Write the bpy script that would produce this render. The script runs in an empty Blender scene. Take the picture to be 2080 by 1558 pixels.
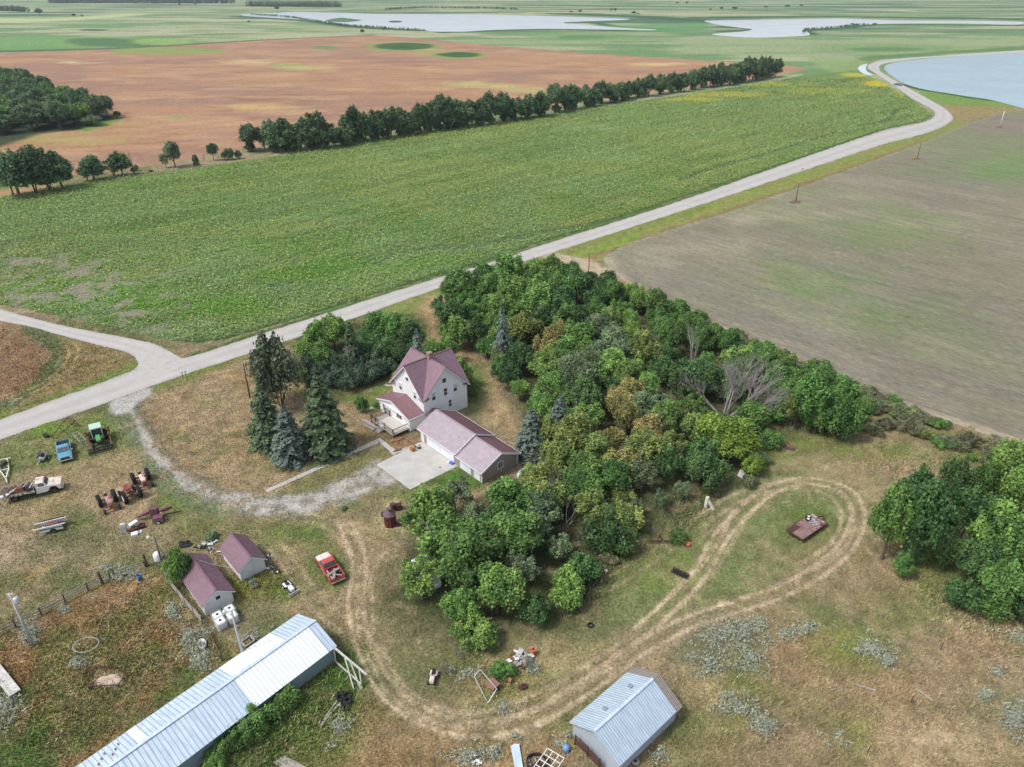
import bpy, bmesh, math, random
import numpy as np
from mathutils import Vector, Matrix
from mathutils.geometry import tessellate_polygon

# ------------------------------------------------------------------ camera, world, sun, exposure
R = math.radians
sc = bpy.context.scene
CAMH, FPX, PITCH = 65.0, 1470.0, R(29)
cam = bpy.data.cameras.new('camera'); co = bpy.data.objects.new('camera', cam); sc.collection.objects.link(co)
co.location = (0, 0, CAMH); co.rotation_euler = (math.pi/2 - PITCH, 0, 0)
cam.sensor_width = 36; cam.lens = 36*FPX/2080; cam.clip_start = 0.5; cam.clip_end = 40000
sc.camera = co

SUN_EL, SUN_AZ = R(56), R(-158)          # azimuth measured from +X towards +Y
w = bpy.data.worlds.new("World"); sc.world = w; w.use_nodes = True
nt = w.node_tree; nt.nodes.clear()
sky = nt.nodes.new('ShaderNodeTexSky'); sky.sky_type = 'NISHITA'; sky.sun_disc = False
sky.sun_elevation = SUN_EL; sky.sun_rotation = R(90) - SUN_AZ; sky.air_density = 1.0; sky.dust_density = 3.0; sky.ozone_density = 1.0
hs = nt.nodes.new('ShaderNodeHueSaturation'); hs.inputs['Saturation'].default_value = 0.62
bg = nt.nodes.new('ShaderNodeBackground'); bg.inputs['Strength'].default_value = 0.15
wo = nt.nodes.new('ShaderNodeOutputWorld')
nt.links.new(sky.outputs[0], hs.inputs['Color']); nt.links.new(hs.outputs[0], bg.inputs['Color']); nt.links.new(bg.outputs[0], wo.inputs['Surface'])
sl = bpy.data.lights.new('sun', 'SUN'); sl.energy = 1.7; sl.angle = R(10); sl.color = (1, .985, .955)
so = bpy.data.objects.new('sun', sl); sc.collection.objects.link(so)
sd = Vector((math.cos(SUN_EL)*math.cos(SUN_AZ), math.cos(SUN_EL)*math.sin(SUN_AZ), math.sin(SUN_EL)))
so.rotation_euler = sd.to_track_quat('Z', 'Y').to_euler(); so.location = (0, 0, 200)
vs = sc.view_settings; vs.view_transform = 'Standard'; vs.look = 'None'; vs.exposure = 0.40; vs.gamma = 1

# ------------------------------------------------------------------ where things stand
_s, _c = math.sin(PITCH), math.cos(PITCH)
def P(u, v, z=0.0):
    """ground coordinates (metres) of a surveyed point"""
    x = (u-1040)/FPX; y = (779-v)/FPX
    t = (z-CAMH)/(-_s + y*_c)
    return (x*t, (_c + y*_s)*t)
def Q(x, y, z):
    z -= CAMH; dp = y*_c - z*_s
    return 1040 + FPX*x/dp, 779 - FPX*(y*_s + z*_c)/dp
def height_of(v, x, y):
    lo, hi = -2., 60.
    for _ in range(30):
        m = (lo+hi)/2
        if Q(x, y, m)[1] > v: lo = m
        else: hi = m
    return lo
FN = (-14.5, 102.3); FA = (math.cos(R(-48)), math.sin(R(-48))); FB = (-FA[1], FA[0])
def W(a, b): return (FN[0]+a*FA[0]+b*FB[0], FN[1]+a*FA[1]+b*FB[1])
FROT = R(-48)

# ------------------------------------------------------------------ helpers
col = sc.collection
rnd = random.Random(7)
rng = np.random.default_rng(11)
def tag(o, label=None, cat=None, group=None, kind=None):
    if label: o['label'] = label
    if cat: o['category'] = cat
    if group: o['group'] = group
    if kind: o['kind'] = kind
    return o
def empty(name, loc, rz=0, **k):
    o = bpy.data.objects.new(name, None); o.empty_display_size = .3
    o.location = (loc[0], loc[1], loc[2] if len(loc) > 2 else 0); o.rotation_euler = (0, 0, rz); col.objects.link(o)
    return tag(o, **k)
def copy_tree(o, parent=None):
    c = o.copy(); col.objects.link(c)
    if parent is not None: c.parent = parent
    for ch in list(o.children): copy_tree(ch, c)
    return c

class MB:
    def __init__(s): s.v = []; s.f = []; s.m = []; s.M = Matrix.Identity(4); s.mi = 0
    def add(s, vs_, fs):
        n = len(s.v); s.v += [s.M @ Vector(p) for p in vs_]
        for f in fs: s.f.append(tuple(i+n for i in f)); s.m.append(s.mi)
        return s
    def box(s, x0, y0, z0, x1, y1, z1, tx=1, ty=1):
        cx, cy = (x0+x1)/2, (y0+y1)/2
        g = lambda x, y: (cx+(x-cx)*tx, cy+(y-cy)*ty)
        q = [(x0,y0),(x1,y0),(x1,y1),(x0,y1)]
        return s.add([(x, y, z0) for x, y in q]+[(*g(x, y), z1) for x, y in q],
            [(3,2,1,0),(4,5,6,7),(0,1,5,4),(1,2,6,5),(2,3,7,6),(3,0,4,7)])
    def bar(s, p, q, w_=.05, h=None):
        p, q = Vector(p), Vector(q); d = (q-p)
        if d.length < 1e-6: return s
        u = d.normalized(); a = u.cross(Vector((0,0,1)))
        if a.length < .02: a = Vector((1,0,0))
        a.normalize(); b = a.cross(u); h = h or w_
        vs_ = [e+a*i*w_/2+b*j*h/2 for e in (p, q) for i, j in ((-1,-1),(1,-1),(1,1),(-1,1))]
        return s.add(vs_, [(0,1,2,3),(7,6,5,4),(0,4,5,1),(1,5,6,2),(2,6,7,3),(3,7,4,0)])
    def tube(s, pts, rs, n=6, cap=True):
        pts = [Vector(p) for p in pts]; k = len(pts); vs_ = []; fs = []
        if not isinstance(rs, (list, tuple)): rs = [rs]*k
        for i, p in enumerate(pts):
            u = (pts[min(i+1, k-1)]-pts[max(i-1, 0)]).normalized()
            a = u.cross(Vector((0,0,1)));
            if a.length < .05: a = u.cross(Vector((0,1,0)))
            a.normalize(); b = a.cross(u)
            for j in range(n):
                t = 2*math.pi*j/n; vs_.append(p+(a*math.cos(t)+b*math.sin(t))*rs[i])
        for i in range(k-1):
            for j in range(n):
                a0 = i*n+j; a1 = i*n+(j+1) % n; fs.append((a0, a1, a1+n, a0+n))
        if cap: fs.append(tuple(range(n-1, -1, -1))); fs.append(tuple(range((k-1)*n, k*n)))
        return s.add(vs_, fs)
    def cyl(s, p, q, r, n=14, r2=None): return s.tube([p, q], [r, r if r2 is None else r2], n)
    def lathe(s, prof, n=20, axis='z', c=(0,0,0)):
        vs_ = []; fs = []; k = len(prof)
        for r, h in prof:
            for j in range(n):
                t = 2*math.pi*j/n; x, y = r*math.cos(t), r*math.sin(t)
                vs_.append({'z': (c[0]+x, c[1]+y, c[2]+h), 'y': (c[0]+x, c[1]+h, c[2]+y), 'x': (c[0]+h, c[1]+x, c[2]+y)}[axis])
        for i in range(k-1):
            for j in range(n):
                a0 = i*n+j; a1 = i*n+(j+1) % n; fs.append((a0, a1, a1+n, a0+n))
        return s.add(vs_, fs)
    def prism(s, out, y0, y1, plane='xz', t0=1, t1=1):
        """outline of (x,z) points extruded along y (or (y,z) along x, (x,y) along z)"""
        n = len(out); cx = sum(p[0] for p in out)/n; cz = sum(p[1] for p in out)/n
        def g(p, y, t):
            a, b = cx+(p[0]-cx)*t, cz+(p[1]-cz)*t
            return {'xz': (a, y, b), 'yz': (y, a, b), 'xy': (a, b, y)}[plane]
        vs_ = [g(p, y0, t0) for p in out]+[g(p, y1, t1) for p in out]
        fs = [(i, (i+1) % n, (i+1) % n+n, i+n) for i in range(n)]
        tri = tessellate_polygon([[Vector((p[0], p[1], 0)) for p in out]])
        fs += [tuple(t) for t in tri]+[tuple(i+n for i in reversed(t)) for t in tri]
        return s.add(vs_, fs)
    def loft(s, secs, cap=True):
        n = len(secs[0]); k = len(secs); vs_ = [p for q in secs for p in q]; fs = []
        for i in range(k-1):
            for j in range(n): fs.append((i*n+j, i*n+(j+1) % n, (i+1)*n+(j+1) % n, (i+1)*n+j))
        if cap: fs += [tuple(range(n-1, -1, -1)), tuple(range((k-1)*n, k*n))]
        return s.add(vs_, fs)
    def blob(s, c, rx, ry, rz, seed=0, n=9, m=6, j=.15):
        r_ = random.Random(seed); vs_ = []; fs = []
        for i in range(m+1):
            ph = math.pi*i/m
            for k in range(n):
                t = 2*math.pi*k/n; q = 1+r_.uniform(-j, j)
                vs_.append((c[0]+rx*q*math.sin(ph)*math.cos(t), c[1]+ry*q*math.sin(ph)*math.sin(t), c[2]+rz*q*math.cos(ph)))
        for i in range(m):
            for k in range(n): fs.append((i*n+k, (i+1)*n+k, (i+1)*n+(k+1) % n, i*n+(k+1) % n))
        return s.add(vs_, fs)
    def build(s, name, mat, parent=None, smooth=False, loc=None, rz=0, bev=0):
        me = bpy.data.meshes.new(name); me.from_pydata([tuple(p) for p in s.v], [], s.f)
        for m_ in (mat if isinstance(mat, (list, tuple)) else [mat]): me.materials.append(m_)
        if isinstance(mat, (list, tuple)): me.polygons.foreach_set('material_index', s.m)
        bm = bmesh.new(); bm.from_mesh(me); bmesh.ops.recalc_face_normals(bm, faces=bm.faces)
        if bev: bmesh.ops.bevel(bm, geom=[e for e in bm.edges if len(e.link_faces) == 2 and e.calc_face_angle(0) > .5], offset=bev, segments=2, affect='EDGES', clamp_overlap=True)
        bm.to_mesh(me); bm.free()
        if smooth: me.polygons.foreach_set('use_smooth', [True]*len(me.polygons))
        o = bpy.data.objects.new(name, me); col.objects.link(o)
        if loc is not None: o.location = (loc[0], loc[1], loc[2] if len(loc) > 2 else 0)
        o.rotation_euler = (0, 0, rz)
        if parent is not None: o.parent = parent
        return o

def np_mesh(name, V, F, mat, colors=None, var=None, smooth=False):
    me = bpy.data.meshes.new(name); k = F.shape[1]
    me.vertices.add(len(V)); me.vertices.foreach_set('co', np.ascontiguousarray(V, dtype=np.float32).ravel())
    me.loops.add(F.size); me.loops.foreach_set('vertex_index', F.astype(np.int32).ravel())
    me.polygons.add(len(F)); me.polygons.foreach_set('loop_start', np.arange(0, F.size, k, dtype=np.int32))
    me.polygons.foreach_set('loop_total', np.full(len(F), k, dtype=np.int32))
    if smooth: me.polygons.foreach_set('use_smooth', np.ones(len(F), dtype=bool))
    me.update(calc_edges=True)
    if colors is not None:
        at = me.color_attributes.new('Col', 'FLOAT_COLOR', 'POINT')
        c = np.ones((len(V), 4), dtype=np.float32); c[:, :3] = colors; at.data.foreach_set('color', c.ravel())
    if var is not None:
        at = me.attributes.new('var', 'FLOAT', 'POINT'); at.data.foreach_set('value', var.astype(np.float32))
    me.materials.append(mat); return me
def add_me(name, me, parent=None, loc=(0,0,0)):
    o = bpy.data.objects.new(name, me); col.objects.link(o); o.location = loc
    if parent is not None: o.parent = parent
    return o

# ------------------------------------------------------------------ materials
def mat(name, c, rough=.7, metal=0., noise=.25, nscale=2., c2=None, bump=0., bscale=12., spec=.3, mapping=None, thresh=None):
    m = bpy.data.materials.new(name); m.use_nodes = True; t = m.node_tree; b = t.nodes['Principled BSDF']
    b.inputs['Roughness'].default_value = rough; b.inputs['Metallic'].default_value = metal
    b.inputs['Specular IOR Level'].default_value = spec
    tc = t.nodes.new('ShaderNodeTexCoord'); src = tc.outputs['Object']
    if mapping:
        mp = t.nodes.new('ShaderNodeMapping'); mp.inputs['Scale'].default_value = mapping; t.links.new(src, mp.inputs[0]); src = mp.outputs[0]
    nz = t.nodes.new('ShaderNodeTexNoise'); nz.inputs['Scale'].default_value = nscale; nz.inputs['Detail'].default_value = 6; nz.inputs['Roughness'].default_value = .62
    t.links.new(src, nz.inputs['Vector'])
    rp = t.nodes.new('ShaderNodeValToRGB'); lo, hi = thresh or (.3, .7)
    rp.color_ramp.elements[0].position = lo; rp.color_ramp.elements[1].position = hi
    c2 = c2 or tuple(x*(1+noise) for x in c)
    rp.color_ramp.elements[0].color = (*[x*(1-noise) for x in c], 1) if thresh is None else (*c, 1)
    rp.color_ramp.elements[1].color = (*c2, 1)
    t.links.new(nz.outputs[0], rp.inputs[0]); t.links.new(rp.outputs[0], b.inputs['Base Color'])
    if bump:
        n2 = t.nodes.new('ShaderNodeTexNoise'); n2.inputs['Scale'].default_value = bscale; n2.inputs['Detail'].default_value = 4
        t.links.new(src, n2.inputs['Vector']); bp = t.nodes.new('ShaderNodeBump'); bp.inputs['Strength'].default_value = bump; bp.inputs['Distance'].default_value = .05
        t.links.new(n2.outputs[0], bp.inputs['Height']); t.links.new(bp.outputs[0], b.inputs['Normal'])
    return m
def attr_mat(name, fine=3., fine_amt=.55, bump=.6, mid=.35, mid_amt=.35, rough=.95, rot=0., stretch=1., hi2=None):
    """colour from the mesh's Col attribute, broken up by noise at two scales"""
    m = bpy.data.materials.new(name); m.use_nodes = True; t = m.node_tree; b = t.nodes['Principled BSDF']
    b.inputs['Roughness'].default_value = rough; b.inputs['Specular IOR Level'].default_value = .1
    at = t.nodes.new('ShaderNodeAttribute'); at.attribute_name = 'Col'
    geo = t.nodes.new('ShaderNodeNewGeometry'); mp = t.nodes.new('ShaderNodeMapping'); mp.vector_type = 'TEXTURE'
    mp.inputs['Rotation'].default_value = (0, 0, rot); mp.inputs['Scale'].default_value = (stretch, 1, 1); t.links.new(geo.outputs['Position'], mp.inputs[0])
    acc = at.outputs['Color']
    for sc_, am, dt in ((fine, fine_amt, 5), (mid, mid_amt, 5)):
        n = t.nodes.new('ShaderNodeTexNoise'); n.inputs['Scale'].default_value = sc_; n.inputs['Detail'].default_value = dt; n.inputs['Roughness'].default_value = .65
        t.links.new(mp.outputs[0], n.inputs['Vector'])
        r_ = t.nodes.new('ShaderNodeMapRange'); r_.inputs[1].default_value = .3; r_.inputs[2].default_value = .7; r_.inputs[3].default_value = 1-am; r_.inputs[4].default_value = 1+am
        t.links.new(n.outputs[0], r_.inputs[0])
        vm = t.nodes.new('ShaderNodeVectorMath'); vm.operation = 'SCALE'; t.links.new(acc, vm.inputs[0]); t.links.new(r_.outputs[0], vm.inputs['Scale']); acc = vm.outputs[0]
        if sc_ == fine:
            bp = t.nodes.new('ShaderNodeBump'); bp.inputs['Strength'].default_value = bump; bp.inputs['Distance'].default_value = .12
            t.links.new(n.outputs[0], bp.inputs['Height']); t.links.new(bp.outputs[0], b.inputs['Normal'])
    t.links.new(acc, b.inputs['Base Color']); return m
def leaf_mat(name, c, hue=.02, trans=.25, rough=.55):
    m = bpy.data.materials.new(name); m.use_nodes = True; t = m.node_tree; b = t.nodes['Principled BSDF']
    b.inputs['Roughness'].default_value = rough; b.inputs['Specular IOR Level'].default_value = .25
    at = t.nodes.new('ShaderNodeAttribute'); at.attribute_name = 'var'
    oi = t.nodes.new('ShaderNodeObjectInfo')
    rp = t.nodes.new('ShaderNodeValToRGB'); e = rp.color_ramp.elements
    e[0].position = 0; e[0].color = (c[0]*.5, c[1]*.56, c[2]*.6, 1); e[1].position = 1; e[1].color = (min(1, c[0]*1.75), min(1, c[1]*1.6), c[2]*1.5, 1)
    t.links.new(at.outputs['Fac'], rp.inputs[0])
    h = t.nodes.new('ShaderNodeHueSaturation'); h.inputs['Saturation'].default_value = .95
    for i_, a0, a1 in (('Hue', .5-hue, .5+hue), ('Value', .78, 1.25)):
        mr = t.nodes.new('ShaderNodeMapRange'); mr.inputs[3].default_value = a0; mr.inputs[4].default_value = a1
        if i_ == 'Value':
            mu = t.nodes.new('ShaderNodeMath'); mu.operation = 'MULTIPLY'; mu.inputs[1].default_value = 7.31; fr = t.nodes.new('ShaderNodeMath'); fr.operation = 'FRACT'
            t.links.new(oi.outputs['Random'], mu.inputs[0]); t.links.new(mu.outputs[0], fr.inputs[0]); t.links.new(fr.outputs[0], mr.inputs[0])
        else: t.links.new(oi.outputs['Random'], mr.inputs[0])
        t.links.new(mr.outputs[0], h.inputs[i_])
    t.links.new(rp.outputs[0], h.inputs['Color']); t.links.new(h.outputs[0], b.inputs['Base Color'])
    tr = t.nodes.new('ShaderNodeBsdfTranslucent'); mx = t.nodes.new('ShaderNodeMixShader'); mx.inputs[0].default_value = trans
    t.links.new(h.outputs[0], tr.inputs[0]); t.links.new(b.outputs[0], mx.inputs[1]); t.links.new(tr.outputs[0], mx.inputs[2])
    t.links.new(mx.outputs[0], t.nodes['Material Output'].inputs['Surface']); return m

# ------------------------------------------------------------------ noise and patches for the ground
def vnoise(x, y, seed=0):
    xi = np.floor(x).astype(np.int64); yi = np.floor(y).astype(np.int64); fx = x-xi; fy = y-yi
    fx = fx*fx*(3-2*fx); fy = fy*fy*(3-2*fy)
    def h(a, b):
        n = (a*374761393 + b*668265263 + seed*144665) & 0x7fffffff
        n = ((n ^ (n >> 13))*1274126177) & 0x7fffffff
        return ((n ^ (n >> 16)) & 0xffff)/65535.
    return (h(xi, yi)*(1-fx)+h(xi+1, yi)*fx)*(1-fy)+(h(xi, yi+1)*(1-fx)+h(xi+1, yi+1)*fx)*fy
def fbm(x, y, sc_, seed=0, o=4):
    a = 0; am = .5; tot = 0
    for i in range(o): a = a+am*vnoise(x*sc_*2**i+17*i, y*sc_*2**i+9*i, seed+i); tot += am; am *= .55
    return a/tot
def smooth_poly(p, n=4, closed=True):
    """Catmull-Rom through the points"""
    out = []; k = len(p)
    for i in range(k if closed else k-1):
        g = (lambda j: p[j % k]) if closed else (lambda j: p[min(max(j, 0), k-1)])
        a, b, c, d = g(i-1), g(i), g(i+1), g(i+2)
        for j in range(n):
            t = j/n
            out.append(tuple(.5*(2*b[q]+(c[q]-a[q])*t+(2*a[q]-5*b[q]+4*c[q]-d[q])*t*t+(3*b[q]-a[q]-3*c[q]+d[q])*t**3) for q in (0, 1)))
    if not closed: out.append(p[-1])
    return out
def px(pts): return [P(u, v) for u, v in pts]
def ell(u, v, ru, rv, n=20): return [P(u+ru*math.cos(2*math.pi*i/n), v+rv*math.sin(2*math.pi*i/n)) for i in range(n)]
def seg_dist(X, Y, a, b):
    dx, dy = b[0]-a[0], b[1]-a[1]; L = dx*dx+dy*dy+1e-9
    t = np.clip(((X-a[0])*dx+(Y-a[1])*dy)/L, 0, 1); return np.hypot(X-a[0]-t*dx, Y-a[1]-t*dy)
def inside(X, Y, poly):
    c = np.zeros(X.shape, bool); n = len(poly)
    for i in range(n):
        (x0, y0), (x1, y1) = poly[i], poly[(i+1) % n]
        if y0 == y1: continue
        k = ((y0 > Y) != (y1 > Y)) & (X < (x1-x0)*(Y-y0)/(y1-y0)+x0); c ^= k
    return c
def poly_mask(X, Y, poly, soft=1., wob=0., seed=3, wsc=.12, grow=0.):
    xs = [p[0] for p in poly]; ys = [p[1] for p in poly]; m = np.zeros(X.shape); pad = soft+wob+1
    k = (X > min(xs)-pad) & (X < max(xs)+pad) & (Y > min(ys)-pad) & (Y < max(ys)+pad)
    if not k.any(): return m
    x, y = X[k], Y[k]; d = np.full(x.shape, 1e9)
    for i in range(len(poly)): d = np.minimum(d, seg_dist(x, y, poly[i], poly[(i+1) % len(poly)]))
    d = np.where(inside(x, y, poly), d, -d)
    if wob: d = d+(fbm(x, y, wsc, seed)-.5)*2*wob
    d = d+grow
    t = np.clip(d/soft*.5+.5, 0, 1); m[k] = t*t*(3-2*t); return m
def line_mask(X, Y, line, w_, soft=.4, wob=0., seed=5):
    xs = [p[0] for p in line]; ys = [p[1] for p in line]; m = np.zeros(X.shape); pad = w_+soft+wob+1
    k = (X > min(xs)-pad) & (X < max(xs)+pad) & (Y > min(ys)-pad) & (Y < max(ys)+pad)
    if not k.any(): return m
    x, y = X[k], Y[k]; d = np.full(x.shape, 1e9)
    for i in range(len(line)-1): d = np.minimum(d, seg_dist(x, y, line[i], line[i+1]))
    if wob: d = d+(fbm(x, y, .25, seed)-.5)*2*wob
    t = np.clip((w_-d)/soft+.5, 0, 1); m[k] = t*t*(3-2*t); return m
def offset_line(line, d):
    out = []
    for i, p in enumerate(line):
        a = line[max(i-1, 0)]; b = line[min(i+1, len(line)-1)]; dx, dy = b[0]-a[0], b[1]-a[1]; L = math.hypot(dx, dy) or 1
        out.append((p[0]-dy/L*d, p[1]+dx/L*d))
    return out
# ------------------------------------------------------------------ the ground, its fields, roads and water
DRY=(.29,.225,.14); TAN=(.40,.33,.22); OLV=(.135,.15,.06); GRN=(.12,.16,.05); LUSH=(.09,.15,.035); RUST=(.22,.14,.07); GRAV=(.47,.45,.42)
DKG=(.04,.075,.022); PALE=(.42,.36,.22); STRAW=(.36,.30,.15)
ROADU=[(-60,874),(0,853),(100,816),(200,781),(262,757),(400,721),(505,687),(652,640),(860,574),(1038,521),(1095,500),(1380,409),(1616,326),(1784,269),(1872,249),(1898,236),(1893,222),(1851,199),(1818,175),(1777,148),(1763,137),(1772,128),(1818,119.5),(1919,112.5),(2120,99)]
ROADL=[(-60,916),(0,893),(100,858),(200,824),(309,784),(400,752),(512,716),(737,640),(860,596),(1033,541),(1163,500),(1414,419),(1622,350),(1784,296),(1885,269),(1932,246),(1929,229),(1905,212),(1851,182),(1803,155),(1787,142),(1794,130),(1851,121),(1930,115),(2120,105)]
SUNF=[(-40,408),(0,400),(130,377),(350,347),(560,317),(830,274),(1000,247),(1300,206),(1580,164),(1640,150),(1730,145),(1760,152),(1800,172),(1855,205),(1880,222),(1893,236),(1880,246),(1800,262),(1700,296),(1600,330),(1500,364),(1300,431),(1090,497),(1000,528),(860,570),(800,588),(600,650),(470,688),(400,697),(345,692),(250,672),(150,651),(80,636),(-40,612)]
BROWN=[(-60,112),(0,108),(270,98),(500,84),(740,72),(830,76),(1000,92),(1200,108),(1450,124),(1590,133),(1640,140),(1580,154),(1300,194),(1100,218),(930,240),(830,252),(700,275),(560,296),(480,308),(350,332),(130,362),(-60,395)]
STUB=[(2140,215),(2030,230),(1960,252),(1880,287),(1700,352),(1500,424),(1350,470),(1262,500),(1226,522),(1232,550),(1290,588),(1350,617),(1420,652),(1500,688),(1600,737),(1700,783),(1800,818),(1900,850),(2000,882),(2140,926)]
SIDEU=[(-60,612),(0,628),(60,645),(130,662),(200,676),(260,687),(310,698),(345,714),(365,728)]
SIDEL=[(-60,640),(0,652),(60,663),(120,680),(200,701),(250,713),(274,725),(282,738),(278,756)]
DRIVE=[(232,822),(262,812),(282,826),(290,850),(310,890),(335,925),(370,958),(430,985),(500,1000),(560,1003),(610,1000),(660,985),(720,958),(768,930),(800,960),(835,992),(790,990),(740,1010),(680,1032),(620,1047),(560,1052),(470,1047),(400,1028),(345,996),(300,950),(272,900),(250,862),(222,836)]
def yard_colour(X, Y):
    n1 = fbm(X, Y, .055, 1, 5); n2 = fbm(X, Y, .22, 9, 5); n3 = fbm(X, Y, 1.1, 31, 3)
    def mixc(C, c, m): return C*(1-m[:, None])+np.array(c)[None]*m[:, None]
    C = np.tile(np.array(OLV), (len(X), 1))
    C = mixc(C, (.27, .215, .135), np.clip((n1-.34)*4, 0, 1)); C = mixc(C, GRN, np.clip((n2-.57)*5, 0, 1)*.5); C = mixc(C, (.30,.225,.12), np.clip((fbm(X,Y,.35,77)-.56)*6,0,1)*.55)
    far = np.clip((Y-300)/250, 0, 1)
    s1 = fbm(X*.35, Y, .006, 41, 5); s2 = fbm(X*.4, Y, .018, 51, 4)
    F = np.tile(np.array((.25,.30,.15)), (len(X), 1)); F = mixc(F, (.34,.34,.20), np.clip((s1-.45)*6, 0, 1)); F = mixc(F, (.11,.21,.08), np.clip((s2-.49)*7, 0, 1)*.85); F = mixc(F, (.07,.14,.07), np.clip((fbm(X*.22, Y, .012, 63)-.55)*9, 0, 1)*np.clip((Y-900)/500, 0, 1))
    C = C*(1-far[:, None])+F*far[:, None]
    def pt(poly, c, soft=1.5, wob=1.5, op=1., pxl=True, seed=3, wsc=.12, sm=True):
        nonlocal C
        q = px(poly) if pxl else poly
        if sm: q = smooth_poly(q, 3)
        C = mixc(C, c, poly_mask(X, Y, q, soft, wob, seed, wsc)*op)
    def el(u, v, ru, rv, c, soft=1.5, wob=1., op=1., seed=3, wsc=.12): pt(ell(u, v, ru, rv), c, soft, wob, op, False, seed, wsc, False)
    # --- far country
    el(1800,100,80,4,(.06,.13,.05),6,6,1,wsc=.02); el(1800,98,160,9,(.14,.24,.08),15,8,.6,wsc=.02); el(1180,75,50,4,(.06,.13,.06),6,5); el(1180,74,120,8,(.13,.25,.08),12,5,.6)
    pt([(-60,34),(90,38),(250,28),(300,30),(60,46),(-60,42)],(.42,.46,.22),30,12,.8,wsc=.01)
    pt([(-60,78),(120,74),(350,78),(420,90),(200,97),(-60,106)],(.13,.26,.08),12,8,.9,wsc=.02); pt([(130,80),(230,78),(330,92),(180,94)],(.06,.13,.05),8,8,.8,wsc=.02); el(330,85,60,7,(.24,.34,.10),8,6,.7)
    pt([(-60,108),(270,99),(500,85),(740,73),(745,71),(500,82),(270,95),(-60,104)],(.06,.12,.05),2,1.5,.9)
    el(190,61,30,2,(.05,.1,.05),6,3); el(215,52,60,3,(.12,.25,.10),8,5,.8)
    for L,wd in (([(480,33),(560,38),(640,44),(720,55),(860,62)],14),([(900,66),(1100,60),(1250,62),(1340,60)],12),([(1140,42),(1200,46),(1260,54),(1340,58)],10),([(1430,36),(1700,34),(2090,40)],30),([(1150,28),(1300,34),(1430,42)],40),([(560,24),(860,25),(1050,26)],18),
                 ([(1470,54),(1520,57),(1530,61),(1470,64)],12),([(1640,70),(1632,62),(1700,58),(1750,52),(1850,50),(2090,52)],14)):
        C = mixc(C, (.05,.11,.045), line_mask(X, Y, smooth_poly(px(L),3,False), wd*1.25, wd*.7, wd*.7))
    for L,wd in (([(1700,9),(2090,12)],60),([(1880,22),(2090,26)],30),([(1060,10),(1400,14)],80),([(60,10),(700,14)],30)): C = mixc(C, (.07,.13,.07), line_mask(X, Y, px(L), wd, wd, wd*.6)*.8)
    pt([(1200,50),(1260,52),(1420,46),(1434,60),(1340,64),(1260,60)],(.10,.24,.08),12,8,.8,wsc=.02)
    pt([(1740,147),(1745,135),(1765,128),(1830,116),(2120,98),(2120,92),(1800,112),(1735,122),(1690,145)],(.10,.19,.06),4,3,.9,wsc=.05)
    pt([(1787,142),(1806,152),(1834,170),(1874,182),(1934,192),(2004,203),(2120,210),(2120,218),(2060,222),(1960,232),(1940,225),(1900,205),(1850,178)],(.15,.24,.055),3,2,.95)
    C = mixc(C, (.045,.10,.03), line_mask(X, Y, smooth_poly(px([(1825,170),(1874,182),(1934,192),(2004,203),(2120,210)]),3,False), 3, 2, 1.5))
    pt([(1900,212),(1960,215),(2090,218),(2140,216),(2030,232),(1940,255),(1900,262),(1936,240)],(.27,.19,.09),4,3,.8,wsc=.06)
    pt([(1640,118),(1700,150),(1730,143),(1790,140),(1740,120)],(.22,.29,.11),5,3,.8)
    # --- verges
    verge=[(1165,503),(1414,421),(1622,352),(1784,298),(1885,271),(1935,250),(1960,252),(1880,287),(1700,352),(1500,424),(1350,470),(1262,500),(1226,522),(1215,530),(1190,528),(1160,518)]
    pt(verge,(.20,.22,.06),1.5,1.2,1); pt([(1170,512),(1262,480),(1300,478),(1262,500),(1226,522),(1180,528)],(.17,.24,.045),1.5,1); C = mixc(C,(.22,.15,.08),line_mask(X,Y,px([(1190,526),(1260,504),(1350,468),(1500,420),(1700,350),(1880,285)]),1.2,1.5,1.2)*.8)
    for i in range(5): el(1420+i*95,418-i*33,30,5,(.15,.24,.04),2,1.5,.8,seed=i)
    C = mixc(C,(.08,.14,.035),line_mask(X,Y,px(ROADU[5:14]),1.6,1.2,.7)); C = mixc(C,(.17,.20,.05),line_mask(X,Y,px(ROADL[5:12]),4.5,2.5,1.0))
    # --- far-left triangle
    pt([(-60,645),(60,668),(150,690),(240,712),(275,728),(272,748),(190,775),(100,806),(-60,860)],(.25,.19,.085),1.5,1.5,.9)
    pt([(-60,655),(40,662),(92,690),(108,720),(92,760),(40,800),(-60,838)],(.26,.165,.095),1.2,1.2,.95)
    C = mixc(C,(.10,.13,.05),line_mask(X,Y,smooth_poly(px([(60,668),(100,692),(112,722),(98,760),(45,803),(-40,840)]),3,False),1.5,1.5,1.0)*.85)
    C = mixc(C,(.15,.20,.05),line_mask(X,Y,smooth_poly(px([(272,745),(200,778),(100,812),(-40,862)]),3,False),2.0,2,1.0)*.9)
    for o_ in (-.8,.8): C = mixc(C,STRAW,line_mask(X,Y,offset_line(smooth_poly(px([(20,812),(90,782),(135,745),(150,715),(140,700)]),3,False),o_),.35,.5,.1)*.8)
    # --- verge between road and lawn
    pt([(300,790),(400,754),(512,718),(620,680),(640,668),(600,690),(500,728),(420,752),(330,795)],(.17,.21,.055),1.5,1,.85)
    pt([(620,680),(740,642),(860,598),(900,590),(880,640),(850,650),(760,668),(660,690)],(.16,.20,.055),1.5,1,.85); pt([(845,625),(880,600),(895,625),(885,665),(858,670)],(.33,.23,.12),1.5,1,.9)
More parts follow.
